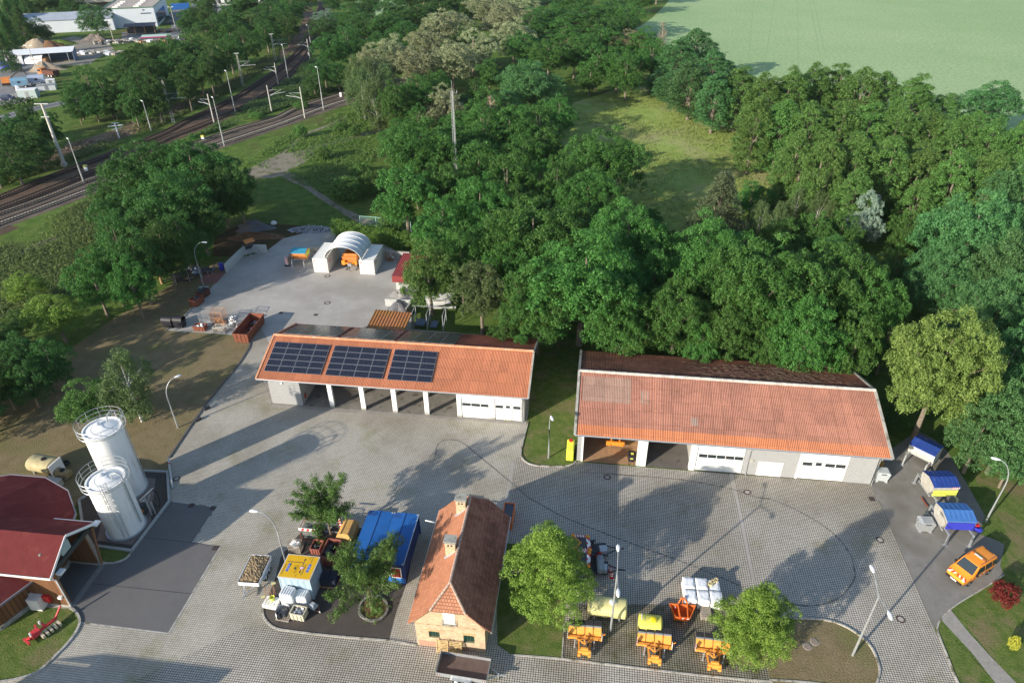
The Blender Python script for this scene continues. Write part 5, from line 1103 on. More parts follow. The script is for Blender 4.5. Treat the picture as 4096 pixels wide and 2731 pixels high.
def pole_mast(b, tp, az, L, label):
    B = P(*b); h = hgt(b, tp); t = thing('catenary_mast', label, 'railway mast', B, 0, 'masts of the overhead line')
    MB().path([(0, 0, 0), (0, 0, h)], [.19, .13], 7).build('pole', M_mast, t, True); c, s = cos(az), sin(az); z = h*.72; mb = MB()
    mb.path([(0, 0, z-1.0), (c*L*.8, s*L*.8, z+.7), (0, 0, z+.7)], .045, 4); mb.path([(c*.4, s*.4, z-.5), (c*L, s*L, z-.1)], .04, 4); mb.build('cantilever', M_whitem, t)
pole_mast(('1a', 1832, 1050), ('1a', 1770, 805), radians(165), 3.4, 'slim concrete mast left of the middle lamp post, its arm to the left')
pole_mast(('1b', 470, 1010), ('1b', 420, 745), radians(170), 4.4, 'slim concrete mast with the widest bracket, in front of the near tracks')
pole_mast(('1b', 188, 965), ('1b', 142, 730), radians(20), 4.6, 'slim concrete mast with its arm to the right, between the pairs of tracks')
pole_mast(('1b', 243, 730), ('1b', 200, 540), radians(165), 4.4, 'slim concrete mast inside the curve of the far tracks')
pole_mast(('1b', 512, 500), ('1b', 485, 335), radians(165), 4.4, 'slim concrete mast farthest along the tracks')
B = P('1a', 1020, 1180); t = thing('signal_mast', 'short white signal post with small cross beams beside the cleared strip', 'signal', B)
MB().path([(0, 0, 0), (0, 0, 3.6)], .2, 6).build('post', M_whitem, t); MB().beam((-1.9, 0, 2.9), (1.9, .3, 3.2), .16).beam((-.9, -.6, 2.2), (1.0, .9, 2.4), .14).beam((-.9, 0, 3.7), (1, .2, 3.7), .14).build('cross_arm', M_whitem, t)
for q, lb in ((('2a', 740, 35), 'small yellow-topped box between the tracks near the lamp post'), (('1a', 1740, 1200), 'small yellow marker beside the near tracks'), (('1b', 505, 480), 'small white box at the foot of the farthest mast'), (('1b', 778, 828), 'small white signal plate between the near tracks at the wood')):
    t = thing('track_box', lb, 'signal box', P(*q)); MB().box(-.3, .3, -.25, .25, 0, .9).build('box', M_whitem, t); MB().box(-.36, .36, -.32, .32, .9, 1.2).build('lid', M_yel if 'yellow' in lb else M_white, t)
# tall lattice mast in the wood
B = P('2b', 1795, 430); B = P('2b', 1775, 262, 1.0); B.z = 0
t = thing('lattice_mast', 'tall thin triangular lattice aerial mast rising out of the wood', 'lattice mast', B, .3)
h = 21.5; mb = MB(); w = .42; q3 = [(w*cos(a), w*sin(a)) for a in (.5, .5+2.094, .5+4.189)]
for p in q3: mb.path([(p[0], p[1], 0), (p[0]*.62, p[1]*.62, h)], .05, 4)
n = 34
for k in range(n):
    z0, z1 = k*h/n, (k+1)*h/n; a, c = 1-.38*z0/h, 1-.38*z1/h
    for i in range(3):
        p, r_ = q3[i], q3[(i+1) % 3]; mb.beam((p[0]*a, p[1]*a, z0), (r_[0]*c, r_[1]*c, z1), .035); mb.beam((p[0]*a, p[1]*a, z0), (r_[0]*a, r_[1]*a, z0), .03)
mb.build('lattice', M_galv, t); MB().path([(0, 0, h), (0, 0, h+1.8)], .04, 5).build('aerial', M_galv, t); MB().beam((0, 0, h-.4), (.9, 0, h-.5), .05).beam((.9, 0, h-.5), (.9, 0, h), .05).build('side_arm', M_whitem, t)

# ------------------------------------------------------------------ containers, shelter, back yard
def container(name, label, loc, rz, L, W_, Hh, m, group=None, doors=True, roofm=None, frame=None, cat='container'):
    t = thing(name, label, cat, loc, rz, group); mb = MB()       # x: width, y: length away from the viewer
    def corr(p, q, z0, z1, out):
        p, q = Vector(p), Vector(q); n = max(4, int((q-p).length/.14)); vs = []
        for i in range(n+1):
            a = p.lerp(q, i/n); o = Vector(out)*(.03 if i % 4 < 2 else 0); vs += [(a.x+o.x, a.y+o.y, z0), (a.x+o.x, a.y+o.y, z1)]
        mb.add(vs, [(2*i, 2*i+2, 2*i+3, 2*i+1) for i in range(n)])
    e = .09
    corr((e, 0, 0), (W_-e, 0, 0), .18, Hh-.1, (0, 1, 0)); corr((W_, e, 0), (W_, L-e, 0), .18, Hh-.1, (-1, 0, 0)); corr((W_-e, L, 0), (e, L, 0), .18, Hh-.1, (0, -1, 0)); corr((0, L-e, 0), (0, e, 0), .18, Hh-.1, (1, 0, 0))
    mb.build('walls', m, t)
    mb = MB(); n = int(L/.16); vs = []
    for i in range(n+1): y = e+(L-2*e)*i/n; z = Hh-.05-(.025 if i % 4 < 2 else 0); vs += [(e, y, z), (W_-e, y, z)]
    mb.add(vs, [(2*i, 2*i+1, 2*i+3, 2*i+2) for i in range(n)]); mb.build('roof', roofm or m, t)
    mb = MB(); f = frame or m
    for x in (0, W_-e):
        for y in (0, L-e): mb.box(x, x+e, y, y+e, .0, Hh-.0)
    for z in (.1, Hh-.1):
        mb.box(e, W_-e, -.002, e, z-.06, z+.06); mb.box(e, W_-e, L-e, L+.002, z-.06, z+.06); mb.box(-.002, e, e, L-e, z-.06, z+.06); mb.box(W_-e, W_+.002, e, L-e, z-.06, z+.06)
    mb.build('frame', f, t)
    if doors:
        for k in (0, 1):
            d = MB().box(e+k*(W_/2-e)+.01, W_/2+k*(W_/2-e)-.01, -.03, -.005, .2, Hh-.2).build('door', m, t); r_ = MB()
            for x in (.35, .8): r_.tube((e+k*(W_/2-e)+x, -.06, .22), (e+k*(W_/2-e)+x, -.06, Hh-.22), .018)
            r_.build('locking_bars', M_galv, d)
    return t
M_cwhite = mat('container_white', (.74, .73, .68), .5, var=.05, sc=1.2, stain=(.60, .57, .50), stsc=.7, stthr=.6)
CA = P('2b', 552, 905); CB = P('2b', 946, 922); HC = radians(-6.0)
wc = container('shipping_container', 'white container, left support of the arched shelter', CA, HC, 6.06, 2.44, 2.55, M_cwhite)
wd = place(wc, CB, HC, 'white container, right support of the arched shelter')
for c_ in (wc, wd):
    mb = MB().text('BOX', (2.475, 1.25, 1.75), .5, (0, 1, 0), (0, 0, 1)); mb.build('red_lettering', mat('red_letters', (.62, .06, .03), .6), c_)
    MB().box(.15, .4, -.045, -.03, 2.1, 2.25).build('plate', M_red, c_)
t = thing('arched_shelter', 'white tarpaulin arch roof spanning the gap between the two white containers', 'shelter', CA, HC)
M_tarp = mat('white_tarpaulin', (.70, .72, .73), .6, var=.04, sc=1.5); tn = M_tarp.node_tree
dd = (CB-CA).length; xa, xb, zb_ = 2.1, dd+.35, 2.55; n = 22; yy = [(.1, 5.9)]
mb = MB(); xm, hw, hh_ = (xa+xb)/2, (xb-xa)/2, 2.15; vs = []
ys_ = np.linspace(.05, 6.0, 21)
for i in range(n+1):
    a = pi-pi*i/n
    for j, y in enumerate(ys_): s_ = .04*sin(j/20*pi*4)**2; vs.append((xm+(hw-s_)*cos(a), y, zb_+(hh_-s_)*sin(a)))
k = len(ys_); mb.add(vs, [(i*k+j, (i+1)*k+j, (i+1)*k+j+1, i*k+j+1) for i in range(n) for j in range(k-1)]); o = mb.build('canopy', M_tarp, t, True)
so = o.modifiers.new('t', 'SOLIDIFY'); so.thickness = .02
mb = MB()
for y in (.05, 1.5, 3.0, 4.5, 6.0): mb.path([(xm+(hw+.02)*cos(pi-pi*i/16), y, zb_+(hh_+.02)*sin(pi-pi*i/16)) for i in range(17)], .05, 6)
mb.build('hoops', M_white, t)
mb = MB(); mb.add([(xm+(hw-.05)*cos(pi-pi*i/16), 6.0, zb_+(hh_-.05)*sin(pi-pi*i/16)) for i in range(17)], [tuple(range(17))]); mb.build('rear_sheet', M_tarp, t)

def wheel(mb_or_par, c, r, w, ax=(0, 1, 0), name='wheel'):
    o = MB(); q = 'y' if abs(ax[1]) > .5 else 'x'
    o.lathe([(r*.55, -w/2), (r*.93, -w/2), (r, -w*.3), (r, w*.3), (r*.93, w/2), (r*.55, w/2)], c, 20, 0, q); p_ = o.build(name, M_black, mb_or_par, True)
    MB().lathe([(0.0, -w*.35), (r*.3, -w*.38), (r*.58, -w*.3), (r*.58, w*.3), (r*.3, w*.38), (0, w*.35)], c, 16, 0, q).build('rim', M_whitem, p_); return p_
# orange spreader trailer under the arch
t = thing('gritting_trailer', 'orange gritting trailer parked under the white arch', 'trailer', P('2b', 860, 870), HC)
mb = MB(); mb.add([(-1.05, .2, 1.0), (1.05, .2, 1.0), (1.05, 3.2, 1.0), (-1.05, 3.2, 1.0), (-1.25, 0, 2.1), (1.25, 0, 2.1), (1.25, 3.4, 2.1), (-1.25, 3.4, 2.1)], [(0, 3, 2, 1), (0, 1, 5, 4), (1, 2, 6, 5), (2, 3, 7, 6), (3, 0, 4, 7)]); mb.box(-1.2, 1.2, .3, .45, 2.0, 2.5)
mb.build('hopper', M_orgd, t); MB().box(-1.25, -.7, -.35, .1, .75, 1.5).box(.7, 1.25, -.2, .1, .75, 1.3).box(-.7, .7, -.4, .1, .95, 1.15).build('front_boxes', M_org, t)
MB().beam((-.35, 3, .75), (-.1, -1.9, .6), .1).beam((.35, 3, .75), (.1, -1.9, .6), .1).beam((.25, -1.1, 0), (.25, -1.1, .8), .08).build('chassis', M_dkgrey, t)
MB().box(-.15, .45, -.75, -.2, .75, 1.15).build('engine', M_galv, t)
for x in (-1.1, 1.1): wheel(t, (x, .9, .42), .42, .26, (1, 0, 0))

def spreader(label, loc, rz, tarp, body, tail=None, w=2.2, L=2.6, leg=1.15):
    """demountable spreader: hopper under a tarpaulin on four galvanised legs; x is its length"""
    t = thing('salt_spreader', label, 'salt spreader', loc, rz); zt = leg+1.3; x0, x1, y0, y1 = -L/2, L/2, -w/2, w/2
    mb = MB(); k = .42
    mb.add([(x0, y0+k, leg), (x1, y0+k, leg), (x1, y1-k, leg), (x0, y1-k, leg), (x0, y0, leg+.75), (x1, y0, leg+.75), (x1, y1, leg+.75), (x0, y1, leg+.75), (x0, y0, zt), (x1, y0, zt), (x1, y1, zt), (x0, y1, zt), (x0, 0, zt+.3), (x1, 0, zt+.3)],
           [(0, 3, 2, 1), (0, 1, 5, 4), (1, 2, 6, 5), (2, 3, 7, 6), (3, 0, 4, 7), (4, 5, 9, 8), (6, 7, 11, 10), (5, 6, 10, 13, 9), (7, 4, 8, 12, 11)])
    mb.build('hopper', body, t)
    mb = MB(); n = 12; vs = []
    for i in range(n+1):
        x = x0-.03+(L+.06)*i/n; s_ = .05*(1 if i % 2 else 0)
        vs += [(x, y0-.05, zt-.1), (x, y0-.03, zt+.02), (x, y0*.5, zt+.18-s_*.6), (x, 0, zt+.33-s_*.3), (x, y1*.5, zt+.18-s_*.6), (x, y1+.03, zt+.02), (x, y1+.05, zt-.1)]
    mb.add(vs, [(i*7+j, (i+1)*7+j, (i+1)*7+j+1, i*7+j+1) for i in range(n) for j in range(6)]); mb.build('tarpaulin', tarp, t)
    mb = MB()
    for x in (x0, x1): mb.beam((x, y0, leg-.02), (x, y1, leg-.02), .1, .12)
    mb.beam((x0, y0+k, leg-.05), (x1, y0+k, leg-.05), .1); mb.beam((x0, y1-k, leg-.05), (x1, y1-k, leg-.05), .1); mb.build('frame', M_galv, t)
    for x, y in ((x0+.25, y0), (x1-.25, y0), (x0+.25, y1), (x1-.25, y1)):
        s_ = -1 if y < 0 else 1; lb = MB(); lb.beam((x, y-s_*.2, leg+.1), (x, y+s_*.7, leg+.2), .12); lb.beam((x, y+s_*.7, leg+.25), (x, y+s_*.78, .03), .14); lb.box(x-.2, x+.2, y+s_*.78-.16, y+s_*.78+.16, 0, .05); lb.build('leg', M_galv, t)
    if tail: tail(t, x0, x1, y0, y1, leg, zt)
    return t
M_tb = mat('blue_tarpaulin', (.022, .055, .24), .55, var=.2, sc=1.5, stain=(.16, .14, .15), stsc=1.6, stthr=.6); M_tb2 = mat('pale_blue_tarpaulin', (.055, .16, .42), .55, var=.12, sc=2)
M_bw = mat('dirty_white_paint', (.62, .60, .55), .6, var=.1, sc=2); M_hop = mat('dusty_grey_hopper', (.40, .38, .33), .8, var=.2, sc=2)
def tail2(t, x0, x1, y0, y1, leg, zt):
    mb = MB(); mb.box(x0+.1, x1-.1, y0-.09, y0-.05, leg+.1, leg+.45); mb.box(x0+.1, x1-.1, y0-.09, y0-.05, leg+.52, leg+.85); mb.build('yellow_panel', M_lime, t)
    mb = MB()
    for k in range(8): mb.quad((x1-.9+k*.1, y0-.10, zt-.2), (x1-.8+k*.1, y0-.10, zt-.2), (x1-.74+k*.1, y0-.10, zt-.02), (x1-.84+k*.1, y0-.10, zt-.02), k % 2)
    mb.build('warning_stripes', [M_red, M_white], t)
def tail3(t, x0, x1, y0, y1, leg, zt):
    MB().box(x0+.1, x1-.1, y0-.08, y0-.03, leg+.25, zt-.15).build('blue_side_board', mat('ultramarine', (.04, .05, .42), .5), t)
    MB().lathe([(0, .0), (.45, 0), (.5, .12), (.2, .3)], (x1+.75, -.6, .9), 18).box(x1+.05, x1+.6, -.5, .5, leg-.1, leg+.7).build('spreading_disc', mat('ultramarine', (.04, .05, .42), .5), t)
    MB().box(x1+.3, x1+.7, -.85, -.5, 1.5, 1.65).build('warning_stripes', M_red, t)
    MB().beam((x1, -.3, leg), (x1+.6, -.5, 1.0), .2).build('chute', M_dkgrey, t)
spreader('blue covered spreader with white side, farthest of the three on legs', (44.0, 54.9, 0), radians(-49), M_tb, M_bw)
spreader('blue covered spreader with a lime yellow tail panel, middle of the three on legs', (42.9, 49.9, 0), radians(0), M_tb, M_hop, tail2)
spreader('blue covered spreader with blue side board and spreading disc, nearest of the three on legs', (42.0, 45.5, 0), radians(-4), M_tb2, M_hop, tail3, L=2.7, w=2.3)
def tailo(t, x0, x1, y0, y1, leg, zt):
    MB().box(x1+.02, x1+.06, y0+.1, y1-.1, leg+.5, leg+.8).box(x1+.02, x1+.06, y0+.1, y1-.1, leg+.9, leg+1.2).build('yellow_panel', M_lime, t)
    MB().box(x0+.2, x0+.5, y0-.08, y0-.02, leg+.3, leg+.6).build('ladder_step', M_dkgrey, t)
spreader('orange spreader with a turquoise cover on legs beside the left white container', P('2b', 430, 850)+Vector((0, 1.2, 0)), radians(-3), mat('turquoise_tarpaulin', (.04, .26, .38), .5, var=.15, sc=2), M_orgd, tailo, L=2.5, leg=1.0)
spreader('orange covered spreader on legs standing against the concrete wall', P('2a', 2130, 770)+Vector((-.2, 1.6, 0)), radians(42), M_orgd, M_dkgrey, None, L=1.7, w=1.5, leg=.9)
# concrete walls of the back yard
def wallseg(label, pts, h, w=.3, m=None, name='concrete_wall'):
    mb = MB(); p = [P(*q) for q in pts]; c = p[0].copy()
    for a, b in zip(p, p[1:]): mb.beam(a+Vector((0, 0, h/2)), b+Vector((0, 0, h/2)), w, h)
    o = mb.build(name, m or M_conc2); return tag(o, label, 'wall')
wallseg('leaning pale concrete wall at the upper left of the back yard', [('2a', 1935, 905), ('2a', 2085, 760), ('2a', 2150, 735), ('2a', 2290, 738)], 1.5, .2, mat('pale_wall', (.46, .47, .45), .9, var=.12, sc=1.5))
wallseg('low concrete wall behind the turquoise covered spreader', [('2b', 320, 850), ('2b', 350, 790), ('2b', 560, 740), ('2b', 600, 735)], 1.2)
wallseg('low concrete wall right of the white containers', [('2b', 1160, 790), ('2b', 1370, 800)], 1.5)
wallseg('pale wall of the gravel bay', [('2b', 1160, 1190), ('2b', 1380, 1200), ('2b', 1420, 1170)], 1.2, .2, mat('pale_wall'))
wallseg('wall at the back of the gravel bay', [('2b', 1340, 1290), ('2b', 1430, 1170)], 1.5, .25)
# red roofed store, orange lean-to
t = thing('bulk_store', 'small store with a dark red corrugated roof, half hidden by the olive-green linden', 'shed', P('2b', 1240, 1050), radians(-10))
MB().box(0, 4.5, 0, .25, 0, 1.3).box(0, .25, 0, 6, 0, 1.3).box(4.3, 4.5, 0, 6, 0, 1.3).build('walls', mat('pale_wall'), t)
M_rr = mat('red_sheet_metal', (.24, .045, .045), .5, var=.1, sc=1)
mb = MB(); vs = []
for i in range(61): x = -.2+i*.08; w = .02*(1 if i % 4 < 2 else -1); vs += [(x, -.25, 2.45+w), (x, 6.2, 3.3+w)]
mb.add(vs, [(2*i, 2*i+2, 2*i+3, 2*i+1) for i in range(60)]); mb.add([(-.2, -.25, 2.45), (4.6, -.25, 2.45), (4.6, -.25, 1.4), (-.2, -.25, 1.4)], [(0, 3, 2, 1)]); mb.build('roof', M_rr, t)
t = thing('lean_to', 'orange corrugated lean-to roof against the back of the solar panelled hall', 'shed', P('2b', 990, 1500), HB)
a = P('2b', 985, 1375, 2.8); loc0 = t.location
c4 = [toloc(P('2b', *q, z), loc0, HB) for q, z in (((985, 1400), 2.9), ((1310, 1430), 2.9), ((1390, 1250), 2.5), ((1075, 1222), 2.5))]
mb = MB(); n = 50; vs = []
for i in range(n+1):
    a_ = c4[0].lerp(c4[1], i/n); b_ = c4[3].lerp(c4[2], i/n); w = .025*(1 if i % 4 < 2 else -1); vs += [(a_.x, a_.y, a_.z+w), (b_.x, b_.y, b_.z+w)]
mb.add(vs, [(2*i, 2*i+2, 2*i+3, 2*i+1) for i in range(n)]); mb.build('roof', roof_mat('mossy_orange_sheets', (.42, .17, .07), None, (.8, .95, .55), .45), t)
mb = MB()
for p in c4[2:]+c4[:2]: mb.tube((p.x, p.y, 0), (p.x, p.y, p.z-.05), .08)
mb.build('posts', M_oldwood, t)
# piles
def pile(name, label, t_, q, R_, h, m, seed, sx=1, sy=1, cat='pile', rough=.25):
    c = P(t_, *q); r = random.Random(seed); mb = MB(); nr, na = 9, 26; vs = [(0, 0, h)]; 
    for i in range(1, nr+1):
        for k in range(na):
            a = 2*pi*k/na; rr = R_*i/nr*(1+.18*sin(3*a+seed)+.1*sin(5*a+seed*2)); z = h*(cos(pi*i/nr)*.5+.5)**.9; f_ = (1-i/nr)
            vs.append((rr*cos(a)*sx+r.uniform(-1, 1)*rough*.4*f_, rr*sin(a)*sy+r.uniform(-1, 1)*rough*.4*f_, max(0, z+r.uniform(-1, 1)*rough*f_ if i < nr else -.02)))
    fs = [(0, 1+k, 1+(k+1) % na) for k in range(na)]+[(1+(i-1)*na+k, 1+i*na+k, 1+i*na+(k+1) % na, 1+(i-1)*na+(k+1) % na) for i in range(1, nr) for k in range(na)]
    o = mb.add(vs, fs).build(name, m, None, True); o.location = c; return tag(o, label, cat)
M_gravel = mat('gravel', (.16, .16, .17), .95, var=.4, sc=6, bump=.1, bsc=12); M_soil = mat('soil', (.17, .095, .05), .95, var=.35, sc=2, bump=.12, bsc=6); M_sandp = mat('sand_heap', (.33, .27, .20), .95, var=.3, sc=1.2, bump=.2, bsc=4)
pile('gravel_pile', 'grey gravel pile at the edge of the back yard by the trees', '2a', (2170, 530), 2.9, 1.6, M_gravel, 1, 1.2, .8)
pile('soil_pile', 'brown soil heap below the grey gravel pile', '2b', (40, 600), 3.4, .7, M_soil, 2, 1.5, .6)
pile('gravel_pile', 'dark gravel pile inside the walled bay behind the solar hall', '2b', (1270, 1215), 1.7, 1.3, M_gravel, 3)
pile('gravel_pile', 'lighter gravel heap spilling in front of the red roofed store', '2b', (1285, 1095), 1.9, .7, mat('pale_gravel', (.30, .29, .27), .95, var=.2, sc=5, bump=.05), 4)
mb = MB(); r = random.Random(9); c = P('2b', 520, 545)
for k in range(420):
    a, q = r.uniform(0, 2*pi), r.random()**.5; z = 1.0*(1-q)*r.random(); s_ = r.uniform(.1, .28)
    mb.ob((q*4.2*cos(a), q*1.6*sin(a), z+s_*.3), (s_, s_*r.uniform(.6, 1), s_*.7), r.uniform(0, 3), 0, r.uniform(-.5, .5), r.uniform(-.5, .5))
o = mb.build('rubble_pile', mat('rubble', (.36, .38, .42), .9, var=.35, sc=.6)); o.location = c; tag(o, 'heap of pale rubble stones left of the hedge', 'rubble', kind='stuff')
# green gate fence behind the hedge
f0 = [P('2b', 948, 510), P('2b', 1083, 520), P('2b', 1217, 538), P('2b', 1380, 560)]
t = thing('fence', 'pale green metal fence standing behind the hedge', 'fence', (0, 0, 0)); M_gf = mat('pale_green_steel', (.30, .52, .46), .5)
for p in f0: MB().tube((p.x, p.y, 0), (p.x, p.y, 2.1), .06).build('post', M_gf, t)
mb = MB()
for a, b in zip(f0, f0[1:]):
    mb.beam((a.x, a.y, 2.0), (b.x, b.y, 2.0), .07); mb.beam((a.x, a.y, .3), (b.x, b.y, .3), .04)
    for i in range(30): p = a.lerp(b, i/30); mb.beam((p.x, p.y, .3), (p.x, p.y, 2.0), .012)
mb.build('mesh', M_gf, t)
# scrap corner of the yard: skip, cages, bins
def open_box(name, label, loc, rz, x, y, h, m, inner=None, flare=0, wall_=.06, cat='container', z0=.08, content=None, group=None):
    t = thing(name, label, cat, loc, rz, group); mb = MB(); X, Y = x/2, y/2; f = flare
    o = [(-X, -Y), (X, -Y), (X, Y), (-X, Y)]; O = [(-X-f, -Y-f), (X+f, -Y-f), (X+f, Y+f), (-X-f, Y+f)]; w = wall_
    I = [(-X-f+w, -Y-f+w), (X+f-w, -Y-f+w), (X+f-w, Y+f-w), (-X-f+w, Y+f-w)]; i_ = [(-X+w, -Y+w), (X-w, -Y+w), (X-w, Y-w), (-X+w, Y-w)]
    mb.add([(*p, z0) for p in o]+[(*p, h) for p in O]+[(*p, h) for p in I]+[(*p, z0+w) for p in i_],
           [(3, 2, 1, 0)]+[(k, (k+1) % 4, 4+(k+1) % 4, 4+k) for k in range(4)]+[(4+k, 4+(k+1) % 4, 8+(k+1) % 4, 8+k) for k in range(4)]+[(8+k, 8+(k+1) % 4, 12+(k+1) % 4, 12+k) for k in range(4)]+[(12, 13, 14, 15)])
    mb.build('body', m, t)
    mb = MB()
    for (a, b) in zip(O, O[1:]+O[:1]): mb.beam((*a, h), (*b, h), .09, .09)
    mb.build('rim', m, t)
    mb = MB()
    for k in (-X*.6, 0, X*.6): mb.beam((k, -Y-.02, z0), (k, -Y-f-.02, h), .07)
    mb.build('ribs', m, t)
    if content: content(t, X+f*.6-w, Y+f*.6-w, h)
    return t
def junk(cols, n, size, seed, lvl=.7):
    def fn(t, X, Y, h):
        r = random.Random(seed)
        for ci, m in enumerate(cols):
            mb = MB()
            for k in range(n):
                s_ = size*r.uniform(.5, 1.4); mb.ob((r.uniform(-X+.1, X-.1)*.85, r.uniform(-Y+.1, Y-.1)*.85, h*lvl*r.uniform(.75, 1.1)), (s_, s_*r.uniform(.25, .8), s_*r.uniform(.1, .5)), r.uniform(0, 3), 0, r.uniform(-.6, .6), r.uniform(-.6, .6))
            o = mb.build('contents', m, t); o['kind'] = 'stuff'
    return fn
open_box('skip', 'large rusty open skip at the corner of the back yard', (-37.0, 82.3, 0), radians(-7+0), 1.9, 5.3, 1.5, M_rust, flare=.12, cat='skip', content=junk([M_dkgrey, M_galv], 7, .7, 3, .3))
open_box('scrap_bin', 'small rusty scrap bin on the near edge of the yard, left of the cages', P('2a', 1720, 1395), radians(-5), 1.6, 1.0, .75, M_rust, cat='scrap bin', content=junk([M_white, M_galv], 9, .4, 4, .8))
open_box('scrap_bin', 'rusty open box of scrap at the left edge of the yard', P('2a', 1690, 1175), radians(75), 1.8, 1.2, 1.1, M_rust, cat='scrap bin', content=junk([M_dkgrey, M_rust], 9, .6, 5, .8))
open_box('scrap_bin', 'second rusty scrap box, beyond the one at the left edge of the yard', P('2a', 1745, 1110), radians(70), 1.8, 1.1, 1.0, mat('dark_rust', (.12, .05, .035), .85, var=.3, sc=3), cat='scrap bin', content=junk([M_dkgrey], 12, .7, 6, 1))
def cage(label, loc, rz, w, d, h, m, name='wire_cage', n=5, content=None):
    t = thing(name, label, 'wire cage', loc, rz); mb = MB()
    for x in (-w/2, w/2):
        for y in (-d/2, d/2): mb.beam((x, y, 0), (x, y, h), .05)
    for z in (.1, h*.55, h):
        mb.beam((-w/2, -d/2, z), (w/2, -d/2, z), .05); mb.beam((-w/2, d/2, z), (w/2, d/2, z), .05); mb.beam((-w/2, -d/2, z), (-w/2, d/2, z), .05); mb.beam((w/2, -d/2, z), (w/2, d/2, z), .05)
    mb.build('frame', m, t); mb = MB()
    for i in range(1, n*3):
        x = -w/2+w*i/(n*3); mb.beam((x, -d/2, .1), (x, -d/2, h*.9), .012); mb.beam((x, d/2, .1), (x, d/2, h*.9), .012)
    for i in range(1, n*2): z = h*i/(n*2); mb.beam((-w/2, -d/2, z), (w/2, -d/2, z), .012); mb.beam((-w/2, -d/2, z), (-w/2, d/2, z), .012); mb.beam((w/2, -d/2, z), (w/2, d/2, z), .012)
    mb.build('mesh', m, t); MB().box(-w/2, w/2, -d/2, d/2, .06, .1).build('floor', m, t)
    if content: content(t, w/2, d/2, h)
    return t
M_rustl = mat('light_rust', (.42, .22, .12), .8, var=.3, sc=3)
cage('empty pale wire cage, leftmost in the scrap row', P('2a', 1780, 1350), radians(-5), 1.6, 1.1, 1.9, M_galv)
cage('tall rusty wire cage in the middle of the scrap row', P('2a', 1885, 1340), radians(-5), 1.7, 1.2, 2.2, M_rustl, content=junk([M_rustl], 8, .5, 8, .3))
cage('low wire crate in front of the tall rusty cage', P('2a', 1890, 1410), radians(-5), 1.7, 1.0, .9, mat('pale_steel', (.55, .52, .46), .6), content=junk([M_rustl], 5, .5, 9, .3))
t = thing('scrap_heap', 'heap of crumpled white plastic and metal next to the rusty skip', 'scrap heap', P('2a', 2010, 1360), 0); r = random.Random(12)
for m_, nm in ((M_white, 'white_scrap'), (M_galv, 'metal_scrap')):
    mb = MB()
    for k in range(46): s_ = r.uniform(.12, .5); z = r.uniform(0, 1.5); w = 1-z/2.2; mb.ob((r.uniform(-.9, .9)*w, r.uniform(-1.2, 1.2)*w, z), (s_, s_*.5, s_*.2), r.uniform(0, 3), 0, r.uniform(-1, 1), r.uniform(-1, 1))
    mb.build(nm, m_, t)['kind'] = 'stuff'
for q, lb in (((1455, 1370), 'black waste container standing open, left one at the lawn corner of the yard'), ((1545, 1370), 'black waste container lying beside the other at the lawn corner of the yard')):
    t = thing('waste_container', lb, 'waste container', P('2a', *q), radians(-8)); M_bk = mat('black_plastic', (.025, .025, .03), .5)
    MB().add([(-.65, -.5, .12), (.65, -.5, .12), (.65, .5, .12), (-.65, .5, .12), (-.75, -.6, 1.2), (.75, -.6, 1.2), (.75, .6, 1.2), (-.75, .6, 1.2)], [(0, 3, 2, 1), (0, 1, 5, 4), (1, 2, 6, 5), (2, 3, 7, 6), (3, 0, 4, 7)]).build('body', M_bk, t)
    mb = MB(); mb.lathe([(.62, -.75), (.62, .75)], (0, 0, 1.15), 14, 0, 'x', 0, pi); mb.build('lid', M_bk, t)
    for x, y in ((-.5, -.35), (.5, -.35), (.5, .35), (-.5, .35)): MB().lathe([(0, -.03), (.09, -.03), (.09, .03), (0, .03)], (x, y, .09), 10, 0, 'x').build('castor', M_galv, t)
t = thing('waste_bag', 'white rubbish bag behind the black waste containers', 'bag', P('2a', 1435, 1335)); MB().lathe([(.02, 0), (.4, .1), (.45, .4), (.3, .75), (.1, .9), (.16, 1.0)], n=12).build('bag', M_white, t, True)
t = thing('waste_bag', 'white sack lying beyond the grey gravel pile', 'bag', P('2b', 205, 495)); MB().lathe([(.02, 0), (.55, .1), (.6, .3), (.35, .6), (.02, .65)], n=12).build('bag', M_white, t, True)
# pipes and frames by the lamp, red pavers
sheet('red_paving', [('2a', (1700, 1000)), ('2a', (1850, 1000)), ('2a', (1935, 905)), ('2a', (1810, 890)), ('2a', (1720, 930))], Z3+.003, mat('red_pavers', (.25, .12, .10), .9, var=.15, sc=3))
t = thing('scrap_rack', 'rack of dark pipes and frames heaped beside the lamp at the yard edge', 'rack', P('2a', 1610, 960), radians(35)); r = random.Random(5)
mb = MB()
for k in range(30): x = r.uniform(-2.2, 2); y = r.uniform(-1.1, 1.1); z = r.uniform(.15, 1.3); mb.tube((x-1.5, y, z), (x+1.8, y+r.uniform(-.3, .3), z+r.uniform(-.2, .4)), r.uniform(.04, .1), n=6)
mb.build('pipes', M_dkgrey, t)['kind'] = 'stuff'
mb = MB()
for x in (-2, 0, 2):
    for y in (-1.2, 1.2): mb.beam((x, y, 0), (x, y, 1.7), .07)
    mb.beam((x, -1.2, 1.7), (x, 1.2, 1.7), .07); mb.beam((x, -1.2, .1), (x, 1.2, .1), .07)
mb.build('frame', M_galv, t)
mb = MB()
for k in range(12): mb.ob((r.uniform(.5, 2.5), r.uniform(-.8, .8), r.uniform(.6, 1.5)), (r.uniform(.5, 1.4), .06, r.uniform(.3, .8)), r.uniform(0, 3), 0, r.uniform(-.5, .5))
mb.build('panels', mat('slate_blue', (.12, .16, .24), .6), t)['kind'] = 'stuff'
t = thing('tyre_stack', 'grey wire gabion of stones on the red paving', 'gabion', P('2a', 1790, 905)); 
mb = MB(); r = random.Random(3)
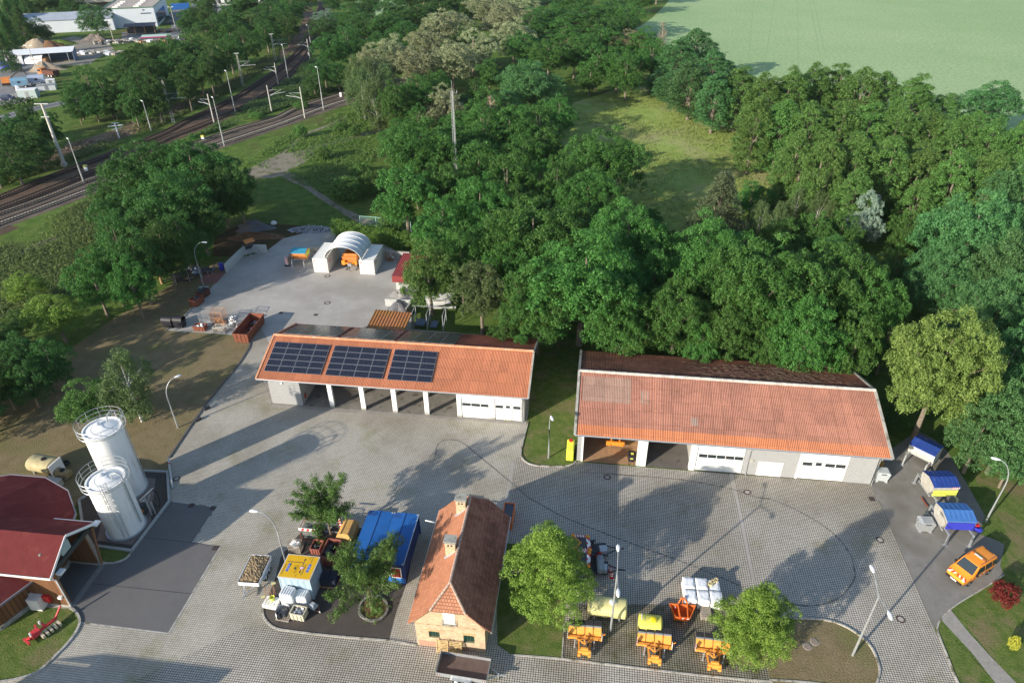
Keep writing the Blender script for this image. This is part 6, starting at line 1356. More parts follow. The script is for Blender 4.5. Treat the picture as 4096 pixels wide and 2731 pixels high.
for k in range(60): s_ = r.uniform(.12, .3); mb.ob((r.uniform(-.9, .9), r.uniform(-.6, .6), r.uniform(.1, .8)), (s_, s_, s_), r.uniform(0, 3))
mb.build('stones', M_gravel, t)['kind'] = 'stuff'; t.name = 'gabion'
t = thing('inspection_chamber', 'square green-grey chamber cover beside the yard edge lamp', 'manhole', P('2a', 1738, 1040)); MB().box(-.75, .75, -.5, .5, 0, .12).build('slab', M_conc2, t); MB().box(-.6, .6, -.38, .38, .12, .15).build('cover', mat('green_grey', (.30, .36, .33), .7), t)
t = thing('blue_barrel', 'blue barrel at the end of the leaning concrete wall', 'barrel', P('2a', 1900, 880)); MB().lathe([(0, 0), (.4, 0), (.42, .3), (.4, .6), (.42, .9), (.38, 1.1), (0, 1.1)], n=18).build('drum', mat('ultramarine'), t); MB().lathe([(.39, 1.1), (.41, 1.1), (.41, 1.15), (.39, 1.15)], n=18).build('rim', M_galv, t)
t = thing('timber_post', 'short leaning wooden post on the lawn left of the scrap rack', 'post', P('2a', 1388, 1003)); MB().path([(0, 0, 0), (-.1, .05, 1.9)], [.2, .17], 10).build('stump', mat('orange_wood', (.42, .26, .14), .9, var=.2, sc=2), t); MB().lathe([(0, 0), (.19, 0), (.02, .12)], (-.1, .05, 1.9), 10).build('cap', M_conc2, t)
# things right of the white containers
cage('rusty mesh crate against the low wall right of the white containers', P('2b', 1205, 800), radians(-7), 1.5, 1.1, 1.5, M_rustl, content=junk([M_galv], 8, .5, 2, .7))
cage('grey mesh crate beside the rusty one, right of the white containers', P('2b', 1280, 812), radians(-7), 1.6, 1.1, .9, M_galv, content=junk([M_rust], 8, .5, 2, .7))
t = thing('warning_beacon', 'red and white striped traffic beacon left of the turquoise covered spreader', 'traffic beacon', P('2b', 320, 850), radians(-5))
mb = MB()
for k in range(6): mb.add([(-.25, -.03, .3+k*.22), (.25, -.03, .42+k*.22), (.25, -.03, .53+k*.22), (-.25, -.03, .41+k*.22)], [(0, 1, 2, 3)])
mb.build('red_stripes', M_red, t); MB().box(-.25, .25, -.02, .03, .25, 1.6).build('panel', M_white, t); MB().box(-.4, .4, -.25, .25, 0, .15).build('foot', M_black, t)
# steel frames behind the solar hall
t = thing('steel_frame', 'tall pale steel frame rack behind the solar panelled hall', 'rack', P('2b', 1500, 1400), HB); mb = MB()
for x in (-1.8, .3, 2.6): mb.beam((x, 0, 0), (x, 0, 2.6), .1); mb.beam((x, 2.2, 0), (x, 2.2, 2.6), .1); mb.beam((x, 0, 2.6), (x, 2.2, 2.6), .1); mb.beam((x, 0, .3), (x, 2.2, 1.9), .08)
mb.beam((-2.2, 2.2, 2.65), (3.0, 2.2, 2.65), .14); mb.build('frame', M_galv, t); MB().box(-1.6, -.2, .3, 2, .5, .65).box(.6, 1.6, .2, 1.9, .4, .5).build('stored_panels', mat('slate_blue'), t)
t = thing('timber_stack', 'stack of white boards glimpsed under the olive-green linden', 'stack', P('2b', 1630, 1190), radians(10)); mb = MB()
for k in range(14): mb.ob((rnd.uniform(-.4, .4), rnd.uniform(-1.2, 1.8), .15+k*.09), (3.6, .5, .07), rnd.uniform(-.2, .2))
mb.build('boards', M_white, t)['kind'] = 'stuff'

# ------------------------------------------------------------------ storage island
BCm = MC['blue_paint']
def blue_unit(label, loc, rz, L=5.95, W_=2.42, Hh=2.6):
    t = thing('site_container', label, 'office container', loc, rz, None); mb = MB(); e = .12
    mb.box(e, W_-e, e, L-e, .15, Hh-.1); mb.build('walls', mat('dark_blue_wall', (.02, .045, .20), .5, var=.1, sc=1), t)
    mb = MB(); mb.add([(0, 0, Hh), (W_, 0, Hh), (W_, L, Hh), (0, L, Hh), (W_/2, 0, Hh+.05), (W_/2, L, Hh+.05)], [(0, 4, 5, 3), (4, 1, 2, 5)]); mb.build('roof', BCm, t)
    MB().beam((W_/2, .02, Hh+.055), (W_/2, L-.02, Hh+.055), .06, .03).build('roof_seam', mat('seam', (.01, .02, .07), .6), t)
    mb = MB()
    for x in (0, W_-e):
        for y in (0, L-e): mb.box(x, x+e, y, y+e, 0, Hh-.02)
    mb.box(0, W_, -.01, e, Hh-.16, Hh-.01); mb.box(0, W_, L-e, L+.01, Hh-.16, Hh-.01); mb.box(-.01, e, 0, L, Hh-.16, Hh-.012); mb.box(W_-e, W_+.01, 0, L, Hh-.16, Hh-.012); mb.box(0, W_, 0, e, 0, .16); mb.build('frame', mat('dark_blue_wall'), t)
    for x in (.02, W_-.17):
        for y in (.02, L-.17): MB().box(x, x+.15, y, y+.15, Hh+.0, Hh+.06).build('corner_casting', M_galv, t)
    return t
u1 = P('4b', 1232, 88, 2.6); h_ = radians(-7.0); u1.z = 0
rot = lambda x, y, h: Vector((x*cos(h)-y*sin(h), x*sin(h)+y*cos(h), 0))
far = u1; base1 = u1-rot(0, 5.95, h_); 
bu1 = blue_unit('blue roofed site container, left of the joined pair, mostly behind the maple', base1, h_); bu2 = blue_unit('blue roofed site container, right of the joined pair, beside the brick house', base1+rot(2.45, 0, h_), h_)
MB().beam((2.43, .0, 2.62), (2.43, 5.95, 2.62), .07, .05).build('edge_trim', M_lblue, bu2)
wn_ = MB().box(.18, 1.05, -.03, .02, .95, 2.15).box(1.2, 2.15, -.03, .02, .85, 2.2).build('window', M_white, bu2); MB().box(1.3, 2.05, -.05, -.03, .95, 2.1).build('pane', mat('red_glass', (.25, .03, .02), .2), wn_)
MB().box(.13, 2.3, -.025, .0, .16, .9).build('front_panel', mat('bright_blue_panel', (.03, .17, .50), .5), bu2); MB().box(.13, 2.3, -.025, .0, .2, 2.4).build('front_panel', mat('bright_blue_panel'), bu1)
# the pale container that carries the direction sign
s0 = P('4b', 490, 890); s0 = P('4b', 452, 660, 2.62); s0.z = 0; HS = radians(-7.5)
sc_ = container('storage_container', 'pale blue container with a yellow direction sign lying on its roof', s0, HS, 2.35, 2.85, 2.6, M_lblue, doors=False)
t = thing('direction_sign', 'large yellow road direction sign lying flat on the pale blue container', 'road sign', s0+Vector((0, 0, 2.66)), HS); SW, SL = 2.95, 2.5
MB().box(-.04, SW-.04, -.05, SL-.05, 0, .04).build('panel', mat('sign_edge', (.62, .60, .56), .5), t); MB().box(.03, SW-.11, .02, SL-.12, .04, .046).build('face', M_signy, t)
zz = .05; mb = MB(); mb.box(.2, 1.72, 1.62, 1.68, .046, zz)       # the road line, lying across
mb.box(.62, .66, 1.25, 1.62, .046, zz); mb.add([(.55, 1.27, zz), (.73, 1.27, zz), (.64, 1.12, zz)], [(0, 2, 1)]); mb.box(1.69, 1.75, 1.2, 1.95, .046, zz); mb.add([(1.6, 1.92, zz), (1.84, 1.92, zz), (1.72, 2.15, zz)], [(0, 1, 2)])
mb.box(1.69, 1.75, .7, 1.0, .046, zz); mb.add([(1.6, .73, zz), (1.84, .73, zz), (1.72, .52, zz)], [(0, 2, 1)]); mb.build('arrows', M_dkgrey, t)
mb = MB(); 
for txt, x, y in (('Senftenberg', .22, .85), ('Senftenberg', 1.98, .95), ('Luckau', 2.35, 2.0), ('Zentrum', 1.3, .9)):
    mb.text(txt, (x, y, zz), .24, (0, -1, 0), (1, 0, 0))
mb.text('1 km', (1.5, .35, zz), .18, (0, -1, 0), (1, 0, 0)); mb.text('14 km', (2.1, 2.2, zz), .16, (0, -1, 0), (1, 0, 0)); mb.build('lettering', M_dkgrey, t)
mb = MB(); mb.box(.95, 1.42, .6, 1.35, .046, .048); mb.build('small_frame', mat('frame_ochre', (.45, .26, .01), .5), t); MB().box(.98, 1.39, .63, 1.32, .048, .05).build('small_field', M_signy, t)
mb = MB(); mb.box(1.08, 1.16, .85, 1.2, .05, .052); mb.box(1.16, 1.26, .9, 1.1, .05, .052); mb.build('small_vehicle_symbol', M_dkgrey, t)
M_bf = mat('motorway_blue', (.03, .11, .50), .5)
for x, y in ((.42, 1.05), (2.22, 1.15)):
    o = MB().box(x, x+.24, y-.42, y+.42, .046, zz).build('blue_field', M_bf, t); MB().text('A 13', (x+.12, y, zz+.003), .26, (0, -1, 0), (1, 0, 0)).build('lettering', M_white, o)
o = MB().lathe([(0, zz+.002), (.2, zz+.002)], (1.72, 1.1, 0), 24).build('round_sign', M_red, t); MB().lathe([(0, zz+.004), (.145, zz+.004)], (1.72, 1.1, 0), 24).build('white_disc', M_white, o); MB().text('7,5', (1.72, 1.1, zz+.006), .17, (0, -1, 0), (1, 0, 0)).build('number', M_dkgrey, o)
# trailers
def flat_trailer(label, loc, rz, L, W_, m, load=None, front=.9, hz=.55, tall=0):
    """x is the length, drawbar towards -x"""
    t = thing('trailer', label, 'trailer', loc, rz); b = MB(); b.box(-L/2, L/2, -W_/2, W_/2, hz, hz+.06); b.build('floor', mat('trailer_floor', (.13, .09, .075), .7, var=.2, sc=2), t)
    for nm, a in (('side_board', (-L/2, L/2, -W_/2-.03, -W_/2, hz-.05, hz+.38)), ('side_board', (-L/2, L/2, W_/2, W_/2+.03, hz-.05, hz+.38)), ('front_board', (-L/2-.03, -L/2, -W_/2, W_/2, hz-.05, hz+.38)), ('tail_board', (L/2, L/2+.03, -W_/2, W_/2, hz-.05, hz+.38+tall))): MB().box(*a).build(nm, m, t)
    MB().beam((-L/2, -.5, hz-.1), (-L/2-front, 0, hz-.12), .09).beam((-L/2, .5, hz-.1), (-L/2-front, 0, hz-.12), .09).beam((-L/2-front+.05, 0, hz-.12), (-L/2-front-.5, 0, hz-.1), .1).build('drawbar', M_galv, t)
    MB().tube((-L/2-front+.1, .12, 0), (-L/2-front+.1, .12, hz+.25), .04).build('jockey_wheel', M_galv, t)
    for s_ in (-1, 1):
        for dx in (-.42, .42): wheel(t, (dx, s_*(W_/2+.12), .3), .3, .18)
        MB().box(-.85, .85, s_*(W_/2+.14)-.12, s_*(W_/2+.14)+.12, .58, .64, tx=.12).build('mudguard', M_galv, t)
    if load: load(t)
    return t
def soil(t):
    r = random.Random(2); mb = MB(); nx, ny = 22, 13; vs = []
    for i in range(nx+1):
        for j in range(ny+1):
            u, v = i/nx*2-1, j/ny*2-1; vs.append((u*1.4, v*.83, .95+.16*(1-u*u)*(1-v*v)+r.uniform(-.05, .05)))
    mb.add(vs, [(i*(ny+1)+j, (i+1)*(ny+1)+j, (i+1)*(ny+1)+j+1, i*(ny+1)+j+1) for i in range(nx) for j in range(ny)])
    mb.build('soil_load', mat('dry_soil', (.26, .19, .11), .95, var=.5, sc=5, bump=.08, bsc=10), t)
TA = [P('4b', *q, .9) for q in ((110, 705), (285, 715), (390, 480), (228, 470))]; tc_ = sum(TA, Vector())/4; tc_.z = 0
flat_trailer('tandem trailer loaded with brown soil, beside the container with the sign', tc_, head((TA[0]+TA[1])/2, (TA[2]+TA[3])/2), 3.0, 1.85, M_whitem, soil)
TB = [P('4b', *q, .93) for q in ((1810, 1465), (2240, 1545), (2270, 1355), (1850, 1300))]; tc_ = sum(TB, Vector())/4; tc_.z = 0
def stripes2(t):
    for x in (-1.9, 1.7):
        mb = MB()
        for k in range(4): mb.quad((x+k*.07, .93, .62), (x+.07+k*.07, .93, .62), (x+.1+k*.07, .93, .82), (x+.03+k*.07, .93, .82), k % 2)
        mb.build('warning_stripes', [M_red, M_white], t)
flat_trailer('empty tandem trailer with a brown floor in front of the brick house', tc_, head((TB[1]+TB[2])/2, (TB[0]+TB[3])/2), 4.0, 1.8, M_galv, stripes2, tall=.3)
# pallets, bags, barriers of the storage island
def pallet_mb(w=1.2, d=.8, h=.144):
    mb = MB()
    for y in (-d/2+.05, 0, d/2-.05): mb.box(-w/2, w/2, y-.05, y+.05, 0, .1)
    for i in range(7): x = -w/2+.06+i*(w-.12)/6; mb.box(x-.06, x+.06, -d/2, d/2, .1, h)
    return mb
def pallet_stack(name, label, loc, rz, w, d, h, m, fn=None, cat='pallet load'):
    t = thing(name, label, cat, loc, rz); pallet_mb(w, d).build('pallet', M_oldwood, t)
    if fn: fn(t)
    return t
M_film = mat('white_film', (.76, .78, .80), .35, var=.06, sc=3)
def wrapped(w, d, h, seed, m=None, slope=.0):
    def fn(t):
        r = random.Random(seed); mb = MB(); n = 9; vs = []; per = []
        for i in range(28): 
            a = 2*pi*i/28; c_, s_ = cos(a), sin(a); k_ = max(abs(c_), abs(s_))**.8; per.append((c_/k_*w/2, s_/k_*d/2))
        for j in range(n+1):
            for i, p in enumerate(per): f_ = 1+.025*sin(i*1.7+j*.4)+r.uniform(-.012, .012)-(.1 if j == n else 0); vs.append((p[0]*f_, p[1]*f_, .15+(h-.15)*j/n+(r.uniform(-.02, .02) if j else 0)+(slope*p[1] if j == n else 0)))
        mb.add(vs, [(j*28+i, j*28+(i+1) % 28, (j+1)*28+(i+1) % 28, (j+1)*28+i) for j in range(n) for i in range(28)]+[tuple(n*28+i for i in range(28))]); mb.build('wrapping', m or M_film, t, True)
        mb = MB()
        for k in range(5): x = -w/2*.7+k*w*.7/4; mb.box(x-.04, x+.03, -d*.36, d*.3, h+.005, h+.06)
        mb.build('strapped_tops', M_whitem, t)
    return fn
pallet_stack('wrapped_pallet', 'tall pallet of white panels wrapped in film, in front of the sign container', P('4b', 545, 935)+Vector((.05, .55, 0)), radians(-12), 1.2, 1.0, 1, None, wrapped(1.25, 1.1, 1.75, 1))
pallet_stack('wrapped_pallet', 'lower pallet of white panels in film, right of the tall one', P('4b', 665, 925)+Vector((0, .5, 0)), radians(-12), 1.2, 1.0, 1, None, wrapped(1.15, 1.0, 1.35, 2))
def rolls(t):
    mb = MB(); r = random.Random(4)
    for k in range(9): mb.tube((r.uniform(-.4, .4), r.uniform(-.35, .35), .2+r.uniform(0, .6)), (r.uniform(-.4, .4), r.uniform(-.35, .35), .7+r.uniform(0, .3)), .19, n=12)
    mb.build('black_rolls', mat('dark_plastic', (.04, .045, .055), .5), t)['kind'] = 'stuff'
    o = MB().lathe([(.62, .15), (.66, .5), (.6, .95)], n=16, a0=.6, a1=4.2).build('torn_film', M_film, t, True)
pallet_stack('wrapped_pallet', 'pallet of black plastic parts in torn film, nearest on the island', P('4b', 500, 1030)+Vector((0, .35, 0)), radians(-12), 1.2, .9, 1, None, rolls)
open_box('wooden_crate', 'pale wooden crate full of grey paving stones', P('4b', 635, 1020)+Vector((0, .25, 0)), radians(-12), 1.2, .85, .85, mat('pale_crate_wood', (.58, .53, .40), .8, var=.15, sc=3), cat='crate', content=junk([mat('stone_grey', (.22, .24, .27), .8, var=.2, sc=2), M_galv], 16, .3, 7, .85))
def bagz(t):
    r = random.Random(6)
    mb = MB()
    for k in range(26): mb.ob((-.55+(k % 5)*.27+r.uniform(-.03, .03), -.35+(k//5 % 3)*.33, .25+(k//13)*.22), (.25, .3, .2), r.uniform(-.2, .2))
    mb.build('white_buckets', M_white, t)['kind'] = 'stuff'; MB().lathe([(.15, .6), (.22, 1.0), (.2, 1.0), (.13, .62)], (0.05, .1, 0), 14).build('lime_bucket', M_lime, t)
pallet_stack('bucket_pallet', 'pallet of white buckets with one lime green tub on top', P('4b', 400, 930)+Vector((0, .35, 0)), radians(-12), 1.3, .9, 1, None, bagz)
t = thing('barrier_rack', 'rusty frames with yellow tops standing left of the white pallets', 'rack', P('4b', 395, 850), radians(20)); mb = MB()
for k in range(3): x = k*.35-.3; mb.path([(x, -.5, 0), (x, -.5, 1.2), (x, .5, 1.2), (x, .5, 0)], .025, 5)
mb.build('frames', M_rustl, t)['kind'] = 'stuff'; MB().box(-.65, -.3, -.6, -.45, 1.2, 1.3).box(.3, .65, .5, .65, 1.2, 1.3).build('yellow_tops', M_pyel, t)
t = thing('concrete_mixer', 'upturned grey wheelbarrow with a brown tube frame beside the white pallets', 'wheelbarrow', P('4b', 765, 940), radians(-30))
MB().add([(-.35, -.3, .5), (.35, -.3, .5), (.35, .3, .5), (-.35, .3, .5), (-.2, -.15, .85), (.15, -.15, .85), (.15, .15, .85), (-.2, .15, .85)], [(0, 1, 5, 4), (1, 2, 6, 5), (2, 3, 7, 6), (3, 0, 4, 7), (4, 5, 6, 7)]).build('tray', mat('grey_blue_steel', (.30, .34, .38), .5), t)
MB().path([(-.9, -.25, .3), (-.3, -.28, .5), (.4, -.2, .35), (.65, 0, .2), (.4, .2, .35), (-.3, .28, .5), (-.9, .25, .3)], .025, 6).build('handles', M_rustl, t); wheel(t, (.65, 0, .2), .2, .08); t.name = 'wheelbarrow'
# racks of barriers behind the sign container
t = thing('barrier_rack', 'rack of grey plastic feet topped by a red and white barrier board', 'rack', P('4b', 735, 352)+Vector((0, .6, 0)), radians(-7)); mb = MB()
for x in (-.8, .8):
    for y in (-.6, .6): mb.beam((x, y, 0), (x, y, 1.6), .05)
for z in (.12, 1.6): mb.beam((-.8, -.6, z), (.8, -.6, z), .05); mb.beam((-.8, .6, z), (.8, .6, z), .05); mb.beam((-.8, -.6, z), (-.8, .6, z), .05); mb.beam((.8, -.6, z), (.8, .6, z), .05)
mb.build('frame', M_rust, t); mb = MB(); r = random.Random(2)
for k in range(10): mb.box(-.7+(k % 2)*.72, -.02+(k % 2)*.7, -.5, .5, .15+(k//2)*.24, .35+(k//2)*.24)
mb.build('plastic_feet', mat('grey_plastic', (.17, .18, .17), .8, var=.25, sc=4), t)
bd = MB().box(-.85, .85, -.66, -.62, 1.42, 1.78).build('barrier_board', M_white, t); mb = MB()
for k in range(3): mb.quad((-.62+k*.5, -.665, 1.44), (-.38+k*.5, -.665, 1.44), (-.26+k*.5, -.665, 1.76), (-.5+k*.5, -.665, 1.76))
mb.build('red_stripes', M_red, bd); MB().box(-.6, 1.0, .55, .6, 1.9, 2.0).build('rear_board', M_white, t)
t = thing('barrier_rack', 'rack with a red and white board and white parts left of the yellow grit box', 'rack', P('4b', 930, 300)+Vector((0, .6, 0)), radians(-7)); mb = MB()
for x in (-.8, .7):
    for y in (-.5, .5): mb.beam((x, y, 0), (x, y, 1.4), .06)
mb.beam((-.8, -.5, .3), (.7, -.5, .3), .08); mb.beam((-.8, -.5, 1.4), (.7, -.5, 1.4), .05); mb.build('frame', M_galv, t)
bd = MB().box(.45, .8, -.1, -.06, .5, 2.0).build('barrier_board', M_white, t); mb = MB()
for k in range(4): mb.quad((.45, -.105, .55+k*.38), (.8, -.105, .7+k*.38), (.8, -.105, .88+k*.38), (.45, -.105, .73+k*.38))
mb.build('red_stripes', M_red, bd); junk([M_white, M_dkgrey], 9, .35, 3, .7)(t, .7, .5, 1.2)
t = thing('grit_box', 'worn yellow-brown grit container with sloping lid beside the blue container', 'grit box', P('4b', 1045, 400)+Vector((0, 1.0, 0)), radians(-9)); M_gb = mat('worn_yellow', (.55, .33, .10), .7, var=.2, sc=2, stain=(.30, .22, .10), stsc=1.5, stthr=.55)
MB().add([(-.6, -1, .1), (.6, -1, .1), (.6, 1, .1), (-.6, 1, .1), (-.75, -1.1, 1.2), (.75, -1.1, 1.2), (.75, 1.1, 1.2), (-.75, 1.1, 1.2)], [(0, 3, 2, 1), (0, 1, 5, 4), (1, 2, 6, 5), (2, 3, 7, 6), (3, 0, 4, 7)]).build('body', M_gb, t)
MB().add([(-.78, -1.13, 1.2), (.78, -1.13, 1.2), (.78, 1.13, 1.2), (-.78, 1.13, 1.2), (-.4, -.9, 1.62), (.4, -.9, 1.62), (.4, .9, 1.62), (-.4, .9, 1.62)], [(0, 1, 5, 4), (1, 2, 6, 5), (2, 3, 7, 6), (3, 0, 4, 7), (4, 5, 6, 7)]).build('lid', M_gb, t)
MB().beam((-.3, -.95, 1.64), (-.3, .95, 1.64), .05).beam((.38, -.95, 1.64), (.38, .95, 1.64), .05).build('lid_ribs', M_rustl, t)
MB().box(-.78, -.5, -1.13, -1.11, .3, .9).box(.5, .78, -1.13, -1.11, .3, .9).build('reflectors', M_white, t)
M_rr2 = mat('red_brown_steel', (.30, .10, .075), .65, var=.2, sc=3)
open_box('tipping_skip', 'large red-brown open skip holding black bags beside the sign container', (-16.95, 42.8, 0), radians(-10), 1.15, 2.0, 1.35, M_rr2, flare=.05, cat='skip', content=junk([M_dkgrey], 16, .55, 8, .8))
open_box('tipping_skip', 'smaller red-brown open skip beside the large one', P('4b', 785, 470)+Vector((0, .5, 0)), radians(-10), .85, 1.05, .8, M_rr2, flare=.04, cat='skip', content=junk([M_dkgrey], 10, .4, 9, .8))
cage('crate of white plastic parts in front of the lamp pole', P('4b', 605, 450)+Vector((0, .3, 0)), radians(-7), 1.1, .8, 1.0, M_oldwood, name='crate', content=junk([M_white, M_white, M_whitem], 14, .3, 5, .9))
tree(0, 0, 0, .7, 'bush0', 'linden', 'small round green bush between the skip and the barrier rack', None, name='bush', cat='bush', world=(*P('4b', 825, 395)[:2], 0), r=.7)
t = thing('tool_bin', 'dark blue-black bins on a pallet in the shade behind the sign container', 'bin', P('4b', 890, 760)+Vector((0, .6, 0)), radians(-7)); pallet_mb(1.6, 1.1).build('pallet', M_rustl, t); MB().box(-.7, 0, -.5, .5, .15, 1.0).box(.03, .7, -.5, .5, .15, .95).build('bins', mat('black_blue', (.02, .025, .04), .6), t)
for q, lb in (((978, 395), 'orange and white cone beside the red-brown skip, nearer one'), ((985, 375), 'orange and white cone beside the red-brown skip, farther one')):
    pass
def cone(label, loc, s=1.0):
    t = thing('traffic_cone', label, 'traffic cone', loc); t.scale = (s, s, s); MB().box(-.2, .2, -.2, .2, 0, .04).build('base', M_red, t)
    MB().lathe([(.15, .04), (.03, .72), (0, .72)], n=16).build('cone', M_red, t); MB().lathe([(.125, .2), (.1, .34)], n=16).lathe([(.085, .42), (.063, .55)], n=16).build('white_bands', M_white, t); return t
cone('red and white traffic cone by the warning trailers, farther one', P('j', 1240, 965)); cone('red and white traffic cone by the warning trailers, nearer one', P('j', 1270, 1100))
cone('small red and white cone standing in the orange bucket', P('4c', 1497, 930, .45)+Vector((0, 0, 0)), .6)
# stone-ringed bed round the maple
bc = P('4b', 1280, 935); mb = MB(); r = random.Random(3)
ring = [P('4b', *q) for q in ((1240, 1042), (1160, 990), (1152, 920), (1180, 870), (1240, 835), (1310, 830), (1360, 860), (1390, 910), (1380, 970), (1330, 1020), (1240, 1042))]
rs_ = smooth_pts(ring, 4)
for a, b in zip(rs_, rs_[1:]): mb.ob(((a+b)/2+Vector((0, 0, .08))), ((b-a).length*.9, r.uniform(.15, .22), r.uniform(.14, .22)), head(a, b), 0, r.uniform(-.2, .2), r.uniform(-.2, .2))
tag(mb.build('stone_ring', mat('field_stone', (.22, .215, .19), .9, var=.25, sc=3)), 'ring of field stones around the maple bed', 'stone ring')
sheet('planting_bed', [('4b', q) for q in ((1240, 1038), (1165, 988), (1158, 920), (1185, 873), (1240, 840), (1310, 835), (1355, 862), (1385, 910), (1375, 965), (1325, 1015))], .05, M_soil)
cc_ = sum(ring, Vector())/len(ring); pf = [(cc_.x+r.gauss(0, .6), cc_.y+r.gauss(0, .7), r.uniform(.05, .3)) for _ in range(60)]
tag(link_mesh('ground_cover', leaves('ground_cover', pf, .16, 26, .09, 4, m=LM['hedge'])), kind='stuff')

# ------------------------------------------------------------------ plough yard
def plough(label, loc, rz, tilt=0):
    """orange snow plough standing on its blade; coupling towards -y"""
    t = thing('snow_plough', label, 'snow plough', loc, rz); L = 2.75; ns = 4; M_o = mat('plough_orange', (.80, .33, .06), .45, var=.1, sc=2)
    for s_ in range(ns):
        x0, x1 = -L/2+s_*L/ns+.03, -L/2+(s_+1)*L/ns-.03; hh_ = .95+s_*.03; k = 7; vs = []
        for i in range(k+1):
            a = i/k; y = .22+.62*a-.12*sin(pi*a); z = .12+hh_*a; vs += [(x0, y, z), (x1, y, z)]
        mb = MB(); mb.add(vs, [(2*i, 2*i+1, 2*i+3, 2*i+2) for i in range(k)]); o = mb.build('blade_section', M_o, t); so = o.modifiers.new('t', 'SOLIDIFY'); so.thickness = .04
        MB().add([(x0, .86, hh_+.1), (x1, .86, hh_+.1), (x1, 1.3, hh_+.22), (x0, 1.3, hh_+.22), (x0, .86, hh_+.13), (x1, .86, hh_+.13), (x1, 1.3, hh_+.25), (x0, 1.3, hh_+.25)], [(0, 1, 2, 3), (7, 6, 5, 4), (0, 4, 5, 1), (1, 5, 6, 2), (2, 6, 7, 3), (3, 7, 4, 0)]).build('rubber_flap', M_black, o)
        mb = MB()
        for x in (x0+.06, x1-.06): mb.add([(x-.02, .1, .15), (x+.02, .1, .15), (x+.02, .3, .15), (x-.02, .3, .15), (x-.02, .72, hh_+.05), (x+.02, .72, hh_+.05), (x+.02, .84, hh_+.05), (x-.02, .84, hh_+.05)], [(0, 1, 5, 4), (1, 2, 6, 5), (2, 3, 7, 6), (3, 0, 4, 7), (4, 5, 6, 7)])
        mb.build('rib', M_o, o); MB().beam((x0, .82, hh_+.1), (x1, .82, hh_+.1), .14, .07).build('grey_edge', M_galv, o)
    mb = MB(); mb.beam((-L/2-.05, .12, .5), (L/2+.05, .12, .5), .2, .22); mb.beam((-L/2, .2, .28), (L/2, .2, .28), .12); mb.build('cross_beam', M_o, t)
    mb = MB(); mb.beam((-.7, .05, .55), (-.05, -.55, .75), .12); mb.beam((.7, .05, .55), (.05, -.55, .75), .12); mb.beam((-.5, .1, .4), (-.4, -1.0, .4), .11); mb.beam((.5, .1, .4), (.4, -1.0, .4), .11); mb.beam((0, .1, .9), (0, -.6, .7), .1); mb.build('push_frame', M_o, t)
    mb = MB(); mb.box(-.52, .52, -1.25, -1.1, .25, .75); mb.box(-.52, -.3, -1.4, -1.05, .2, .5); mb.box(.3, .52, -1.4, -1.05, .2, .5); mb.box(-.3, .3, -1.15, -1.0, .55, .95); mb.build('coupling_plate', M_o, t)
    mb = MB(); mb.tube((-.45, -.1, .62), (-.15, -.9, .72), .045); mb.tube((.45, -.1, .62), (.15, -.9, .72), .045); mb.path([(-.2, 0, .7), (0, -.35, 1.0), (.2, -.6, .8)], .02, 5); mb.build('hydraulics', M_dkgrey, t)
    for x in (-.78, .78): MB().tube((x, -.45, .02), (x, -.35, .95), .045).box(x-.09, x+.09, -.54, -.36, 0, .03).build('support_leg', M_galv, t)
    for x in (-L/2-.02, L/2+.02):
        o = MB().box(x-.02 if x < 0 else x, x if x < 0 else x+.02, -.02, .32, .45, 1.1).build('marker_board', M_white, t); mb = MB()
        for k in range(3): mb.quad((x-.03 if x < 0 else x+.03, 0, .5+k*.2), (x-.03 if x < 0 else x+.03, .3, .58+k*.2), (x-.03 if x < 0 else x+.03, .3, .68+k*.2), (x-.03 if x < 0 else x+.03, 0, .6+k*.2))
        mb.build('red_stripes', M_red, o)
    mb = MB(); mb.tube((L/2+.05, .2, .9), (L/2+.28, .15, 1.25), .05, .02); mb.build('flag', M_org, t); return t
p1 = plough('orange snow plough, leftmost of the three, below the large yellow tank', Vector((5.75, 33.9, 0)), radians(-7))
p2 = place(p1, Vector((11.35, 33.15, 0)), radians(-9), 'orange snow plough, middle of the three, below the small yellow tank'); p3 = place(p1, Vector((16.0, 32.6, 0)), radians(-9), 'orange snow plough, right one, partly covered by the linden')
def tank(label, loc, rz, L, r, m, lidm, zc_, seats=2):
    t = thing('water_tank', label, 'tank', loc, rz); k = 16; vs = []
    xs = [(-L/2, .55), (-L/2+.03, .85), (-L/2+.14, 1), (L/2-.14, 1), (L/2-.03, .85), (L/2, .55)]
    for x, f_ in xs:
        for i in range(k):
            a = 2*pi*i/k; c_, s_ = cos(a), sin(a); q = (abs(c_)**2.6+abs(s_)**2.6)**(-1/2.6); vs.append((x, r*f_*q*c_, zc_+r*.82*f_*q*s_))
    MB().add(vs, [(i*k+j, i*k+(j+1) % k, (i+1)*k+(j+1) % k, (i+1)*k+j) for i in range(5) for j in range(k)]+[tuple(range(k-1, -1, -1)), tuple(5*k+j for j in range(k))]).build('tank_body', m, t, True)
    MB().lathe([(.26, zc_+r*.78), (.26, zc_+r*.82+.1), (.2, zc_+r*.82+.13), (0, zc_+r*.82+.13)], (L*.12, 0, 0), 20).build('filler_lid', lidm, t, True)
    mb = MB()
    for x in (-L*.32, L*.32): MB().box(x-.08, x+.08, -r*.75, r*.75, 0, zc_-r*.5).build('skid', M_galv, t); mb = MB()
    for x in (-L*.25, L*.25): mb.path([(x, r*1.01*cos(a), zc_+r*.83*1.01*sin(a)) for a in [pi*i/14 for i in range(15)]], .015, 4)
    mb.build('straps', M_galv, t); return t
ta = sum([P('4c', *q, .9) for q in ((750, 985), (1070, 1020), (1080, 880), (810, 840))], Vector())/4; ta.z = 0
